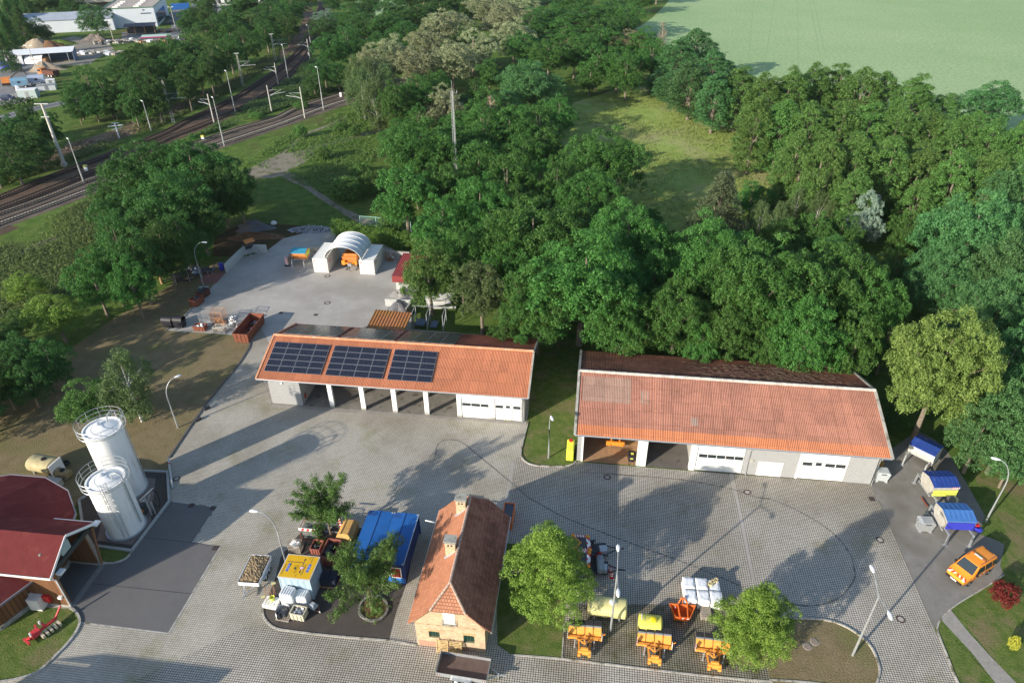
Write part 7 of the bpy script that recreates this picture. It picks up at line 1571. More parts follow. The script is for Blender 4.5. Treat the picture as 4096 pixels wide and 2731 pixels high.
tank('large pale yellow tank beside the double-armed lamp', ta+Vector((-.1, .1, 0)), radians(-8), 3.3, .85, M_pyel, M_whitem, 1.0)
tb = sum([P('4c', *q, .8) for q in ((1180, 1120), (1370, 1150), (1385, 1010), (1195, 985))], Vector())/4; tb.z = 0
tt_ = tank('small bright yellow tank with a yellow lid in the plough yard', tb, radians(-9), 1.95, .78, M_yel, mat('lid_yellow', (.8, .65, .02), .4), .85)
MB().path([(-.75, -.1, 1.5), (-.75, -.1, 1.75), (-.75, .25, 1.75), (-.75, .25, 1.5)], .025, 5).build('handle', M_whitem, tt_)
# pallets of white salt sacks
wp0 = P('4c', 1590, 850, 1.0); hw_ = radians(-6); wp0 = Vector((15.35, 38.9, 0))
def sacks(h, seed):
    def fn(t):
        r = random.Random(seed); nl = 6; mb = MB()
        for l in range(nl):
            for i in range(2):
                for j in range(2):
                    z0 = .15+l*(h-.15)/nl; z1 = z0+(h-.15)/nl-.01; e = .03; x0, x1, y0, y1 = (-.5+i*.5)+r.uniform(-.02, .02), (0+i*.5)+r.uniform(-.02, .02), -.58+j*.58, j*.58
                    mb.box(x0+e*.2, x1-e*.2, y0, y1-.01, z0, z1)
        o = mb.build('sacks', M_white, t, bev=.03); o['kind'] = 'stuff'; mb = MB(); n = 8; vs = []
        for i in range(n+1):
            for j in range(n+1): u, v = i/n-.5, j/n-.5; ed = max(abs(u), abs(v)) > .49; vs.append((u*1.03, v*1.2, h+.02-(.1 if ed else 0)+(0 if ed else r.uniform(-.02, .025))))
        mb.add(vs, [(i*(n+1)+j, (i+1)*(n+1)+j, (i+1)*(n+1)+j+1, i*(n+1)+j+1) for i in range(n) for j in range(n)]); mb.build('film_cover', M_film, t, True)
    return fn
for i in range(3):
    for j in range(2):
        lb = 'pallet of white sacks, %s row of the block, %s' % (('far', 'near')[j], ('left', 'middle', 'right')[i]); c = wp0+rot(i*1.1, -j*1.27, hw_)
        pallet_stack('sack_pallet', lb, c, hw_, 1.0, 1.2, 1, None, sacks(1.1 if not (i == 2 and j == 0) else .95, i*2+j), 'pallet of sacks')
for k, (dx, dy, dz, a, lb) in enumerate(((-.35, -.05, 0, -.1, 'left'), (-.1, .22, 0, .5, 'middle'), (.2, .4, .0, 1.2, 'right'))):
    b = open_box('small_box', 'little open wooden box on the far right sack pallet, %s one' % lb, wp0+rot(2.2+dx, dy+.05, hw_)+Vector((0, 0, .96)), hw_+a, .3, .24, .2, mat('box_wood', (.62, .52, .30), .7), cat='box', z0=0, wall_=.02)
t = thing('pallet', 'empty weathered pallet lying between bucket and sack pallets', 'pallet', (P('4c', 1708, 930)+P('4c', 1800, 1035))/2, radians(-98)); pallet_mb(1.2, .85).build('boards', M_oldwood, t)
for k in range(2): p_ = pallet_mb(1.2, .85).build('boards', M_oldwood, t); p_.location.z = .147*(k+1)
# orange front-loader bucket
t = thing('loader_bucket', 'orange three-part loader bucket standing open beside the sack pallets', 'bucket', Vector((14.35, 36.35, 0)), radians(-6)); M_ob = mat('bucket_orange', (.72, .16, .03), .5, var=.1, sc=2)
bt = [(-.75, -.55), (.4, -.55), (.55, .25), (-.85, .25)]; tp = [(-.75, -.8), (.5, -.8), (1.15, .55), (-1.15, .55)]
mb = MB(); n = 4; mb.add([(*p, .05) for p in bt]+[(*p, .85) for p in tp]+[(p[0]*.94, p[1]*.9, .85) for p in tp]+[(p[0]*.92, p[1]*.9, .1) for p in bt], [(3, 2, 1, 0)]+[(k, (k+1) % 4, 4+(k+1) % 4, 4+k) for k in range(4)]+[(4+k, 4+(k+1) % 4, 8+(k+1) % 4, 8+k) for k in range(4)]+[(8+k, 8+(k+1) % 4, 12+(k+1) % 4, 12+k) for k in range(4)]+[(12, 13, 14, 15)])
mb.build('bucket_body', M_ob, t); MB().beam((-.4, .5, .8), (-.35, -.75, .8), .06, .3).beam((.4, .5, .8), (.3, -.75, .8), .06, .3).build('dividers', M_ob, t)
MB().beam((-.35, .55, .9), (-.1, .85, 1.25), .09).beam((.45, .55, .9), (.15, .85, 1.25), .09).beam((-.12, .85, 1.25), (.18, .85, 1.25), .12).beam((0, .6, .9), (0, .85, 1.2), .08).build('hitch', M_ob, t)
for xa_, xb_ in ((-.35, .1),):
    mb = MB()
    for k in range(4): mb.quad((-.38+k*.2, -.815, .68), (-.28+k*.2, -.815, .68), (-.2+k*.2, -.815, .84), (-.3+k*.2, -.815, .84), k % 2)
    mb.build('warning_stripes', [M_red, M_white], t)
# two warning trailers with arrow boards
def warn_trailer(label, loc, rz, fold):
    t = thing('warning_trailer', label, 'warning trailer', loc, rz); M_am = mat('amber_lamp', (.75, .28, .02), .25)
    mb = MB(); mb.box(-.9, 1.5, -.75, .75, .42, .5); mb.beam((1.4, -.5, .45), (2.6, 0, .45), .08); mb.beam((1.4, .5, .45), (2.6, 0, .45), .08); mb.beam((2.5, 0, .45), (3.1, 0, .5), .09); mb.build('chassis', M_dkgrey, t)
    for s_ in (-1, 1): wheel(t, (.1, s_*.9, .32), .32, .2)
    for s_ in (-1, 1): MB().box(-.35, .55, s_*.9-.13, s_*.9+.13, .66, .7).build('mudguard', M_dkgrey, t)
    MB().box(.75, 1.45, -.6, .1, .5, .95).build('battery_box', M_galv, t)
    bd = MB().box(-.98, -.92, -.9, .9, .75, 2.4).build('arrow_board', M_dkgrey, t); mb = MB(); x = -.905
    mb.box(-.92, x, -.9, -.66, 1.1, 2.4); mb.box(-.92, x, .66, .9, 1.1, 2.4); mb.box(-.92, x, -.9, .9, .75, 1.1); mb.build('white_border', M_white, bd); mb = MB(); x = -.9
    for k in range(5):
        for y in (-.9, .66): mb.quad((x, y, 1.1+k*.26), (x, y+.24, 1.16+k*.26), (x, y+.24, 1.29+k*.26), (x, y, 1.23+k*.26))
    mb.add([(x, -.9, .75), (x, -.25, .75), (x, -.6, 1.1), (x, -.9, 1.1)], [(0, 1, 2, 3)]); mb.add([(x, .9, .75), (x, .25, .75), (x, .6, 1.1), (x, .9, 1.1)], [(0, 3, 2, 1)]); mb.add([(x, -.22, 1.1), (x, 0, .95), (x, .22, 1.1)], [(0, 1, 2)]); mb.build('red_chevrons', M_red, bd)
    for (y, z) in ((-.78, 2.3), (.78, 2.3), (-.78, .9), (.78, .9)): MB().lathe([(0, -.08), (.17, -.08), (.19, 0), (.15, .06), (0, .08)], (-.88, y, z), 16, 0, 'x').build('warning_lamp', M_am, bd)
    for k in range(9): y, z = ((-.6+.15*k), 1.7+.25*abs(4-k)/2); MB().lathe([(0, -.05), (.09, -.05), (.1, 0), (0, .05)], (-.9, y, z), 10, 0, 'x').build('small_lamp', M_am, bd)
    th_ = radians(-80); bd.rotation_euler = (0, th_, 0); bd.location = (-.95-(-.95*cos(th_)+1.6*sin(th_)), 0, 1.5-(.95*sin(th_)+1.6*cos(th_)))
    MB().beam((-.9, -.4, 1.4), (.6, -.4, .5), .06).beam((-.9, .4, 1.4), (.6, .4, .5), .06).build('stays', M_dkgrey, t)
    return t
M_tr = mat('grey_cover', (.20, .24, .27), .6)
w1 = warn_trailer('warning trailer with red and white arrow board behind the linden, farther one', P('j', 790, 620)+Vector((0, .4, 0)), radians(2), 0)
w2 = warn_trailer('warning trailer with a grey covered drum behind the linden, nearer one', P('j', 800, 1080)+Vector((0, .7, 0)), radians(-8), 0)
MB().tube((.9, -.8, .95), (.75, .75, 1.0), .34, n=14).build('covered_drum', M_tr, w2); mb = MB().add([(.1, 1.0, .5), (1.2, 1.1, .5), (.7, .8, 1.7)], [(0, 1, 2)]); mb.build('folded_sign', M_red, w2)
# orange van
def van(label, loc, rz):
    t = thing('van', label, 'van', loc, rz); M_vo = mat('van_orange', (.86, .30, .03), .28, var=.02, sc=1, spec=.5)   # +x is the front
    st = [(-2.2, .62, .95, .55, .86, .45), (-2.15, .35, 1.0, .82, 1.78, .70), (-1.6, .3, 1.03, .90, 1.86, .74), (-.2, .3, 1.04, .9, 1.88, .76), (.45, .3, 1.04, .9, 1.82, .73), (1.18, .3, 1.02, .92, 1.06, .84), (1.75, .32, .98, .88, .98, .78), (2.15, .38, .88, .74, .82, .62), (2.25, .45, .7, .6, .62, .5)]
    # rings: x, z bottom, waist z, -, top z, top half width
    vs = []; hwid = [.80, .88, .90, .91, .91, .91, .88, .78, .62]
    for (x, zb2, zw, _, zt2, tw2), hw2 in zip(st, hwid):
        zw = min(zw, zt2-.02); ring_ = [(hw2*.9, zb2), (hw2, zb2+.15), (hw2, zw), ((hw2+tw2)/2+.02, (zw+zt2)/2), (tw2, zt2-.03), (tw2*.6, zt2)]
        vs += [(x, y, z) for y, z in ring_]+[(x, -y, z) for y, z in ring_[::-1]]
    k = 12; nst = len(st)
    o = MB().add(vs, [(i*k+j, (i+1)*k+j, (i+1)*k+j+1, i*k+j+1) for i in range(nst-1) for j in range(k-1)]+[(i*k+k-1, (i+1)*k+k-1, (i+1)*k, i*k) for i in range(nst-1)]+[tuple(range(k)), tuple((nst-1)*k+j for j in range(k-1, -1, -1))]).build('body', M_vo, t, True)
    # glass set on the body
    MB().add([(.53, -.66, 1.795), (.53, .66, 1.795), (1.14, .76, 1.125), (1.14, -.76, 1.125)], [(0, 3, 2, 1)]).build('windscreen', M_glass, t)
    for s_ in (-1, 1):
        MB().add([(.42, s_*.79, 1.68), (-.32, s_*.80, 1.72), (-.32, s_*.935, 1.12), (.95, s_*.925, 1.12)], [(0, 1, 2, 3)] if s_ > 0 else [(3, 2, 1, 0)]).build('side_window', M_glass, t)
        MB().add([(-.42, s_*.80, 1.72), (-1.35, s_*.80, 1.70), (-1.35, s_*.932, 1.12), (-.42, s_*.935, 1.12)], [(0, 1, 2, 3)] if s_ > 0 else [(3, 2, 1, 0)]).build('side_window', M_glass, t)
        MB().add([(-1.45, s_*.80, 1.69), (-2.02, s_*.80, 1.62), (-2.08, s_*.915, 1.15), (-1.45, s_*.932, 1.12)], [(0, 1, 2, 3)] if s_ > 0 else [(3, 2, 1, 0)]).build('side_window', M_glass, t)
        MB().box(.72, .92, s_*1.0-.07, s_*1.0+.07, 1.05, 1.22).build('wing_mirror', M_black, t); MB().box(1.85, 2.12, s_*.66-.12, s_*.66+.12, .76, .9).build('headlight', M_whitem, t)
        mb = MB()
        for q in range(14):
            x = -2.0+q*.27
            if -1.75 < x < -.95 or .95 < x < 1.7: continue
            mb.quad((x, s_*.918, .62), (x+.13, s_*.918, .62), (x+.22, s_*.918, .82), (x+.09, s_*.918, .82), q % 2)
        mb.build('striped_band', [M_red, M_white], t)
        MB().beam((-1.9, s_*.66, 1.86), (.2, s_*.66, 1.9), .04, .05).build('roof_rail', mat('violet_rail', (.30, .14, .10), .5), t)
    mb = MB()
    for q in range(9): s2 = 1 if q < 4 else -1; y = -.72+q*.17; mb.quad((1.86, y, .985), (1.86, y+.1, .985), (2.1, y+.1-s2*.12, .905), (2.1, y-s2*.12, .905), 0 if q % 2 else 1)
    mb.build('bonnet_stripes', [M_white, M_red], t)
    MB().box(2.05, 2.30, -.72, .72, .35, .62).build('bumper', M_black, t); MB().box(2.3, 2.32, -.28, .28, .45, .57).build('number_plate', M_white, t); MB().box(-2.26, -2.17, -.6, .6, 1.15, 1.6).build('rear_window', M_glass, t)
    for x in (-1.35, 1.35):
        for s_ in (-1, 1): wheel(t, (x, s_*.86, .31), .31, .2)
    lb = MB().box(-.55, -.3, -.62, .62, 1.92, 2.02).build('light_bar', mat('amber_bar', (.75, .20, .05), .3), t); MB().box(-.5, -.35, -.35, .35, 2.02, 2.04).build('light_bar_cover', M_white, lb); MB().box(-.6, -.45, -.68, .68, 1.86, 1.93).build('roof_rack', M_dkgrey, t)
    MB().box(-2.02, -1.95, -.4, .4, 1.86, 1.89).build('roof_vent', M_black, t)
    return t
vp_ = [P('4d', *q, 1.0) for q in ((1655, 620), (1815, 700), (2075, 560), (1960, 450))]
van('orange maintenance van with red and white stripes parked on the right', Vector((41.15, 40.5, 0)), radians(207)-pi*0)
# galvanised bins, hopper boxes
def hopper_bin(label, loc, rz, m=None, s=1.0):
    t = thing('waste_container', label, 'waste container', loc, rz); t.scale = (s, s, s); m = m or M_galv
    MB().add([(-.55, -.45, .16), (.55, -.45, .16), (.55, .45, .16), (-.55, .45, .16), (-.68, -.52, 1.15), (.68, -.52, 1.15), (.68, .52, 1.15), (-.68, .52, 1.15)], [(0, 3, 2, 1), (0, 1, 5, 4), (1, 2, 6, 5), (2, 3, 7, 6), (3, 0, 4, 7)]).build('body', m, t)
    mb = MB(); mb.add([(-.7, -.54, 1.15), (.7, -.54, 1.15), (.7, .54, 1.15), (-.7, .54, 1.15), (-.5, -.5, 1.32), (.5, -.5, 1.32), (.5, .35, 1.38), (-.5, .35, 1.38)], [(0, 1, 5, 4), (1, 2, 6, 5), (2, 3, 7, 6), (3, 0, 4, 7), (4, 5, 6, 7)]); mb.build('lid', m, t)
    MB().box(-.6, -.35, -.5, .5, 0, .16).box(.35, .6, -.5, .5, 0, .16).build('feet', m, t); MB().tube((-.85, 0, 1.0), (.85, 0, 1.0), .05).build('lifting_trunnion', m, t); MB().box(-.25, .25, -.56, -.53, 1.08, 1.2).build('handle', M_dkgrey, t); return t
hopper_bin('galvanised waste container standing beside the corner of the right hall', (38.55, 52.4, 0), radians(-8), mat('pale_grey_bin', (.52, .56, .56), .5, .2))
hopper_bin('galvanised waste container next to the nearest blue spreader', P('G', 475, 440)+Vector((0, .5, 0)), radians(-6))
t = thing('yellow_cabinet', 'yellow plastic liquid tank standing on the lawn against the right hall', 'tank', P('3c', 595, 1050), HB)
MB().box(-.35, .45, -.9, 1.1, .1, 1.55).build('tank_body', mat('lemon_plastic', (.85, .85, .08), .4), t, bev=.12); MB().lathe([(0, 1.56), (.22, 1.56), (.22, 1.66), (0, 1.68)], (.05, .8, 0), 16).build('lid', M_red, t); MB().box(-.3, .4, -.8, 1.0, 0, .1).build('pallet', M_black, t); t.name = 'plastic_tank'
MB().box(-.02, .6, -.02, .4, 0, 1.0)
t = thing('orange_crate', 'small orange-yellow box in the shadow at the corner of the right hall', 'box', (38.9, 54.2, 0), HB); MB().box(-.5, .5, -.4, .4, 0, .9).build('body', M_gb, t); MB().box(-.55, .55, -.45, .45, .9, 1.0).build('lid', M_gb, t)
t = thing('steel_beam', 'rusty steel beam lying on the parking strip near the spreaders', 'beam', P('G', 460, 85), radians(90)); MB().box(-.65, .65, -.06, .06, 0, .02).box(-.65, .65, -.012, .012, .02, .12).box(-.65, .65, -.06, .06, .12, .14).build('beam', M_rust, t)
# tractor implement and washer in the right hall
t = thing('snow_plough', 'orange mounted blade on lifting arms inside the left bay of the right hall', 'plough', Vector(O2)+rot(3.7, 2.6, HB), HB); mb = MB(); mb.box(-1.0, 1.0, -.1, .1, .35, .85); mb.box(-.9, -.5, -.2, -.1, .4, .6); mb.box(.5, .9, -.2, -.1, .4, .6); mb.build('blade', M_org, t)
MB().beam((-.45, .1, .8), (-.45, 1.6, 1.3), .14, .22).beam((.45, .1, .8), (.45, 1.6, 1.3), .14, .22).build('lift_arms', M_org, t); MB().beam((-.3, .1, .8), (.2, 1.4, 1.4), .06).box(-.7, .7, 1.5, 2.0, .9, 1.7).build('hydraulic_block', M_dkgrey, t)
for x in (-1.1, 1.1): MB().box(x-.3, x+.3, .9, 1.1, 1.2, 1.45).build('light_box', M_red, t)
t = thing('pressure_washer', 'black pressure washer with yellow parts beside the white column of the right hall', 'pressure washer', Vector(O2)+rot(5.45, .75, HB), HB); MB().box(-.35, .35, -.5, .5, .2, 1.0).build('housing', mat('black_plastic', (.025, .025, .03), .5), t, bev=.06)
MB().box(-.15, .15, -.52, -.5, .6, .75).box(-.1, .2, -.2, .1, 1.0, 1.04).build('yellow_parts', M_yel, t); MB().lathe([(.28, -.03), (.33, 0), (.28, .03)], (0, -.75, .25), 16, 0, 'y').build('hose_reel', M_black, t)
for x in (-.35, .35): wheel(t, (x, .3, .18), .18, .08, (1, 0, 0))
t = thing('fire_extinguisher', 'red fire extinguisher on the wall of the leftmost open bay', 'fire extinguisher', Vector(O1)+rot(-3.5, .7, HB)+Vector((0, 0, .7)), 0); MB().lathe([(0, 0), (.09, 0), (.09, .5), (.03, .58), (.03, .65)], n=12).build('cylinder', M_red, t); MB().box(-.03, .1, -.03, .03, .62, .7).build('valve', M_black, t)
# container behind the brick house
open_box('roll_container', 'open orange-framed tipper trailer bed behind the brick house roof', P('i', 2080, 700)+Vector((-.2, .9, 0)), HB, 1.0, 2.4, 1.15, mat('bucket_orange'), cat='trailer', content=lambda t, X, Y, h: MB().box(-X, X, -Y, Y, h-.12, h-.05).build('grey_cover', mat('slate_cover', (.09, .10, .12), .6), t))
# wooden gate panels leaning on the house
t = thing('wooden_gate', 'pair of new wooden slatted gates leaning on the brick house wall', 'gate', Vector(O3)+rot(1.65, -.45, HB), HB)
for k in (0, 1):
    g_ = MB(); x0 = k*1.12
    for i in range(8): z = .1+i*.17; g_.beam((x0, z*.18, z), (x0+1.05, z*.18, z), .03, .1)
    for x in (x0+.08, x0+.97): g_.beam((x, -.04, 0), (x, .24, 1.42), .05, .09)
    g_.beam((x0+.08, -.04, .1), (x0+.97, .22, 1.35), .03, .09); g_.build('gate_panel', M_wood, t)
# red tractor implement on the lawn by the barn
t = thing('tractor_implement', 'red tractor implement with pale rollers standing on the lawn by the barn', 'implement', P('4a', 380, 1130), radians(58)); mb = MB()
mb.beam((-1.1, 0, .45), (1.2, 0, .5), .18); mb.beam((1.1, 0, .5), (1.9, .15, 1.2), .12); mb.beam((-1, 0, .45), (-1.3, .4, .2), .2); mb.beam((-.4, 0, .5), (-.2, .5, .9), .14); mb.beam((.3, 0, .5), (.1, .5, .9), .14); mb.box(-.9, -.2, -.25, .3, .3, .75); mb.beam((-1.3, -.4, .3), (-1.3, .5, .3), .16); mb.build('frame', mat('implement_red', (.55, .05, .06), .5), t)
mb = MB(); 
for k in range(5): mb.box(-.4+k*.34, -.2+k*.34, -.75, -.15, .1, .4)
mb.build('rollers', mat('pale_roller', (.55, .48, .36), .7), t); MB().tube((-.9, -.1, .6), (-.9, -.1, 1.05), .07).tube((.1, .3, .7), (.1, .3, 1.1), .08).build('cylinders', M_whitem, t)
t = thing('electric_cabinet', 'white electric cabinet against the side wall of the barn entrance', 'cabinet', P('4a', 345, 945)+Vector((-.15, .3, 0)), HA); MB().box(-.4, .4, -.55, .55, .12, 1.45).build('housing', M_white, t); MB().box(-.42, -.4, -.5, .5, .2, 1.38).build('door', M_whitem, t); MB().box(-.36, .36, -.5, .5, 0, .12).build('plinth', M_conc2, t)
# old tanks beyond the barn
t = tank('old beige liquid tank with a white end panel beyond the barn roof', P('3a', 330, 1225)+Vector((.4, .9, 0)), radians(-14), 3.0, .95, mat('beige_plastic', (.42, .36, .20), .7, var=.2, sc=1.5), M_black, 1.0)
MB().ob((1.75, -.1, .95), (.12, 1.6, 1.6), 0).build('end_panel', M_white, t)
tank('small brown tank lying right of the beige one beyond the barn', P('3a', 535, 1240)+Vector((0, .3, 0)), radians(-16), 1.9, .5, mat('brown_plastic', (.28, .22, .11), .7, var=.2, sc=1.5), M_black, .55)
t = thing('concrete_block', 'grey concrete box between the barn eaves and the small brown tank', 'concrete box', P('3a', 470, 1305), radians(-10)); MB().box(-.75, .75, -.45, .45, 0, .75).build('box', M_conc2, t); MB().box(-.8, .8, -.5, .5, .75, .82).build('cover', M_conc2, t)
t = thing('tyre_heap', 'dark old tyres and scrap behind the white end panel', 'tyres', P('3a', 520, 1140), 0)
for k in range(3): MB().lathe([(.22, -.1), (.4, -.1), (.42, 0), (.4, .1), (.22, .1)], (k*.5-.5, .1*k, .12+.1*k), 16).build('tyre', M_black, t)
# loading arm, pump cabinet by the silos
t = thing('loading_pump', 'dark pump cabinet with an orange lid at the foot of the silos', 'pump', P('4a', 1225, 120)+Vector((.1, .1, 0)), radians(-10)); MB().box(-.3, .3, -.3, .3, 0, 1.2).build('cabinet', M_dkgrey, t); MB().box(-.25, .3, -.34, -.3, .5, .9).build('orange_lid', M_org, t); MB().tube((-.2, .3, 1.2), (.2, .3, 1.5), .09).build('pipe', M_galv, t)
t = thing('loading_gantry', 'grey steel loading arm with a hanging hose beside the silos', 'loading arm', P('4a', 1300, 130), radians(20)); mb = MB(); mb.beam((0, 0, 0), (0, 0, 2.6), .12); mb.beam((.35, 0, 0), (.35, 0, 1.7), .1); mb.beam((-.5, 0, 2.2), (.9, .3, 3.1), .11); mb.beam((0, 0, 1.6), (.5, .1, 2.6), .06); mb.build('arm', M_galv, t)
MB().path([(.8, .3, 2.9), (1.1, .3, 2.4), (1.05, .3, 1.2), (.8, .3, .5), (.55, .3, .8), (.5, .3, 1.6)], .05, 6).build('hose', M_black, t)
t = thing('hydrant_pipe', 'grey standpipe with a red band lying along the kerb beside the silos', 'pipe', P('3a', 1480, 1325), 0); q0 = P('3a', 1450, 1095)-P('3a', 1480, 1325)
MB().path([(0, 0, .1), tuple(q0*.5+Vector((0, 0, .3))), tuple(q0+Vector((0, 0, .5)))], .1, 8).build('pipe', M_galv, t); mb = MB(); mb.path([tuple(q0*.8+Vector((.13*cos(a), 0, .4+.13*sin(a)))) for a in [2*pi*i/10 for i in range(11)]], .05, 5); mb.build('red_band', M_red, t)
# manholes and drains
M_iron = mat('cast_iron', (.10, .065, .055), .7, .3, var=.2, sc=5)
def manhole(label, q, r=.36, ring=True):
    t = thing('manhole_cover', label, 'manhole', P(*q)+Vector((0, 0, .014))); MB().lathe([(r*.62, .003), (r, .003), (r, 0)], n=28).build('iron_ring', M_iron, t); MB().lathe([(0, .005), (r*.62, .005), (r*.62, .003)], n=28).build('lid', M_conc if ring else M_iron, t)
for q, lb in ((('3a', 1510, 1242), 'manhole cover on the pavers beside the silos'), (('3b', 462, 1335), 'manhole cover left of the farther maple'), (('3c', 917, 1230), 'manhole cover in front of the left bay of the right hall'), (('3c', 2115, 1358), 'manhole cover in front of the white wall panel'),
              (('4c', 93, 70), 'manhole cover with a notched lid beyond the brick house'), (('4d', 1120, 343), 'manhole cover near the parking strip'), (('4d', 1297, 1020), 'manhole cover beside the lower right double lamp head'), (('2b', 662, 937), 'manhole cover in front of the left white container'), (('2b', 662, 1166), 'manhole cover in the middle of the back yard')): manhole(lb, q, .38 if q[0] != '2b' else .5)
for q, lb in ((('4d', 497, 1255), 'concrete manhole lid on the round-ended lawn, left one'), (('4d', 560, 1217), 'concrete manhole lid on the round-ended lawn, right one')):
    t = thing('manhole_cover', lb, 'manhole', P(*q)+Vector((0, 0, .02))); MB().lathe([(0, .04), (.3, .04), (.33, 0)], n=24).build('lid', mat('brown_concrete', (.25, .20, .16), .9, var=.2, sc=4), t); MB().lathe([(.33, .01), (.38, .01)], n=24).build('ring', M_conc2, t)
for q, lb in ((('4a', 1637, 50), 'left drain grate at the far edge of the wash slab'), (('4a', 1822, 72), 'right drain grate at the far edge of the wash slab'), (('4a', 1842, 413), 'drain grate at the right corner of the wash slab'), (('2b', 265, 1252), 'left drain grate in the gutter of the back yard'), (('2b', 562, 1269), 'right drain grate in the gutter of the back yard'), (('3d', 1050, 1415), 'small drain at the paving edge by the parking strip'), (('3a', 1395, 1207), 'drain grate on the silo apron')):
    t = thing('drain_grate', lb, 'drain', P(*q)+Vector((0, 0, .02)), HB); MB().box(-.28, .28, -.28, .28, 0, .012).build('frame', M_iron, t); mb = MB()
    for k in range(6): mb.box(-.22, .22, -.22+k*.08, -.19+k*.08, .012, .02)
    mb.build('bars', M_dkgrey, t)
# lamp-post hydrant box on the kerb
for q in (((1772, 648)), ((1695, 745))):
    t = thing('kerb_box', 'dark box on the kerb of the dry lawn, %s one' % ('upper' if q[0] > 1700 else 'lower'), 'box', P('3a', *q), radians(50)); MB().box(-.35, .35, -.15, .15, 0, .3).build('box', M_dkgrey, t); MB().box(-.37, .37, -.17, .17, .3, .34).build('lid', M_dkgrey, t)

t = thing('outbuilding', 'plain gabled outbuilding at the lower left of the depot', 'building', (-43.5, 17.5, 0), HB); MB().box(-5, 5.5, 0, 6, 0, 4.6).build('walls', M_bricky, t)
MB().add([(-5.3, -.4, 4.5), (5.8, -.4, 4.5), (5.8, 3, 6.6), (-5.3, 3, 6.6), (5.8, 6.4, 4.5), (-5.3, 6.4, 4.5)], [(0, 1, 2, 3), (3, 2, 4, 5)]).build('roof', M_tile, t)
# ------------------------------------------------------------------ the works yard far off, the far houses
def E(a, b, z=0): return P('e', a, b, z)
hF = radians(16); wh = thing('warehouse', 'large white warehouse with a flat beige roof at the top left', 'warehouse', E(1500, 390), radians(15.5)); W0 = E(1500, 390)
M_ww = mat('white_cladding', (.62, .66, .72), .5, var=.05, sc=.2); M_fr = mat('beige_flat_roof', (.40, .34, .30), .9, var=.1, sc=.2)
mb = MB(); mb.box(-2, 20, 0, 40, 0, 8.2); mb.build('walls', M_ww, wh); mb = MB(); mb.add([(-1.6, .4, 8.25), (19.6, .4, 8.25), (19.6, 39.6, 8.25), (-1.6, 39.6, 8.25)], [(0, 1, 2, 3)]); mb.build('roof', M_fr, wh)
mb = MB(); mb.beam((-2, 0, 8.35), (20, 0, 8.35), .4, .35); mb.beam((20, 0, 8.35), (20, 40, 8.35), .4, .35); mb.beam((-2, 0, 8.35), (-2, 40, 8.35), .4, .35); mb.build('green_edge', mat('green_trim', (.10, .22, .13), .5), wh)
for i in range(2):
    for j in range(4): MB().box(2+i*9, 4.4+i*9, 3.5+j*6.5, 4.3+j*6.5, 8.25, 8.8).build('skylight', M_white, wh)
MB().box(14, 18.5, -.06, 0, 5.6, 6.1).build('sign_panel', mat('dark_sign', (.10, .13, .18), .5), wh); MB().box(15, 16, -.07, 0, 7.0, 7.5).build('emblem', mat('dark_sign'), wh)
MB().box(20, 20.1, 3, 30, 1, 5.5).build('glazed_side', M_glass, wh)
sh = thing('long_shed', 'long white shed with a blue-grey pitched roof left of the warehouse', 'shed', E(640, 450), radians(15.5)); mb = MB(); mb.box(-12, 28, 0, 12, 0, 5.2); mb.build('walls', M_ww, sh)
mb = MB(); mb.add([(-12.3, -.4, 5.1), (28, -.4, 5.1), (28, 6.5, 7.6), (-12.3, 6.5, 7.6), (28, 13, 5.1), (-12.3, 13, 5.1)], [(0, 1, 2, 3), (3, 2, 4, 5)]); mb.build('roof', mat('blue_grey_roof', (.33, .37, .43), .6, var=.12, sc=.3), sh)
s2 = thing('open_hall', 'grey-roofed open hall behind the long shed at the top edge', 'hall', E(940, 150), radians(15.5)); MB().box(0, 26, 8, 12, 0, 5).box(0, .4, 0, 12, 0, 5).box(25.6, 26, 0, 12, 0, 5).build('walls', M_conc2, s2); MB().add([(-.5, -.5, 5.2), (26.5, -.5, 5.2), (26.5, 12.5, 6.4), (-.5, 12.5, 6.4)], [(0, 1, 2, 3)]).build('roof', mat('brown_grey_roof', (.28, .25, .24), .8, var=.12, sc=.3), s2); MB().box(0, 26, -.1, .3, 3.6, 5).build('fascia', M_conc2, s2)
for q, lb in (((1980, 420), 'dark open-fronted lean-to in front of the white warehouse'),):
    t = thing('open_shed', lb, 'shed', E(1700, 470), radians(14)); MB().box(-.2, 12, 4, 4.3, 0, 3).box(11.7, 12, 0, 4, 0, 3).build('walls', M_dkgrey, t); MB().add([(-.5, -.6, 3.2), (12.5, -.6, 3.2), (12.5, 4.6, 4.0), (-.5, 4.6, 4.0)], [(0, 1, 2, 3)]).build('roof', mat('slate_roof', (.08, .09, .11), .7), t)
    for x in (0, 4, 8, 12): MB().box(x-.12, x+.12, -.4, -.16, 0, 3.2).build('post', M_rustl, t)
t = thing('open_shed', 'open shed with a red, green and grey striped sheet roof', 'shed', E(1950, 640), radians(14)); mb = MB()
for k, m_ in enumerate(('grey', 'red', 'white', 'green')): mb.add([(-1, -1.5+k*1.6, 3.2+k*.2), (10, -1.5+k*1.6, 3.2+k*.2), (10, .1+k*1.6, 3.4+k*.2), (-1, .1+k*1.6, 3.4+k*.2)], [(0, 1, 2, 3)], k)
mb.build('roof', [mat('slate_roof'), mat('crimson_sheet', (.42, .04, .07), .6), mat('pale_sheet', (.50, .54, .58), .6), mat('green_sheet', (.32, .50, .36), .6)], t)
for x in (0, 4.5, 9):
    for y in (-1.2, 4.5): MB().box(x-.1, x+.1, y-.1, y+.1, 0, 3.3).build('post', M_oldwood, t)
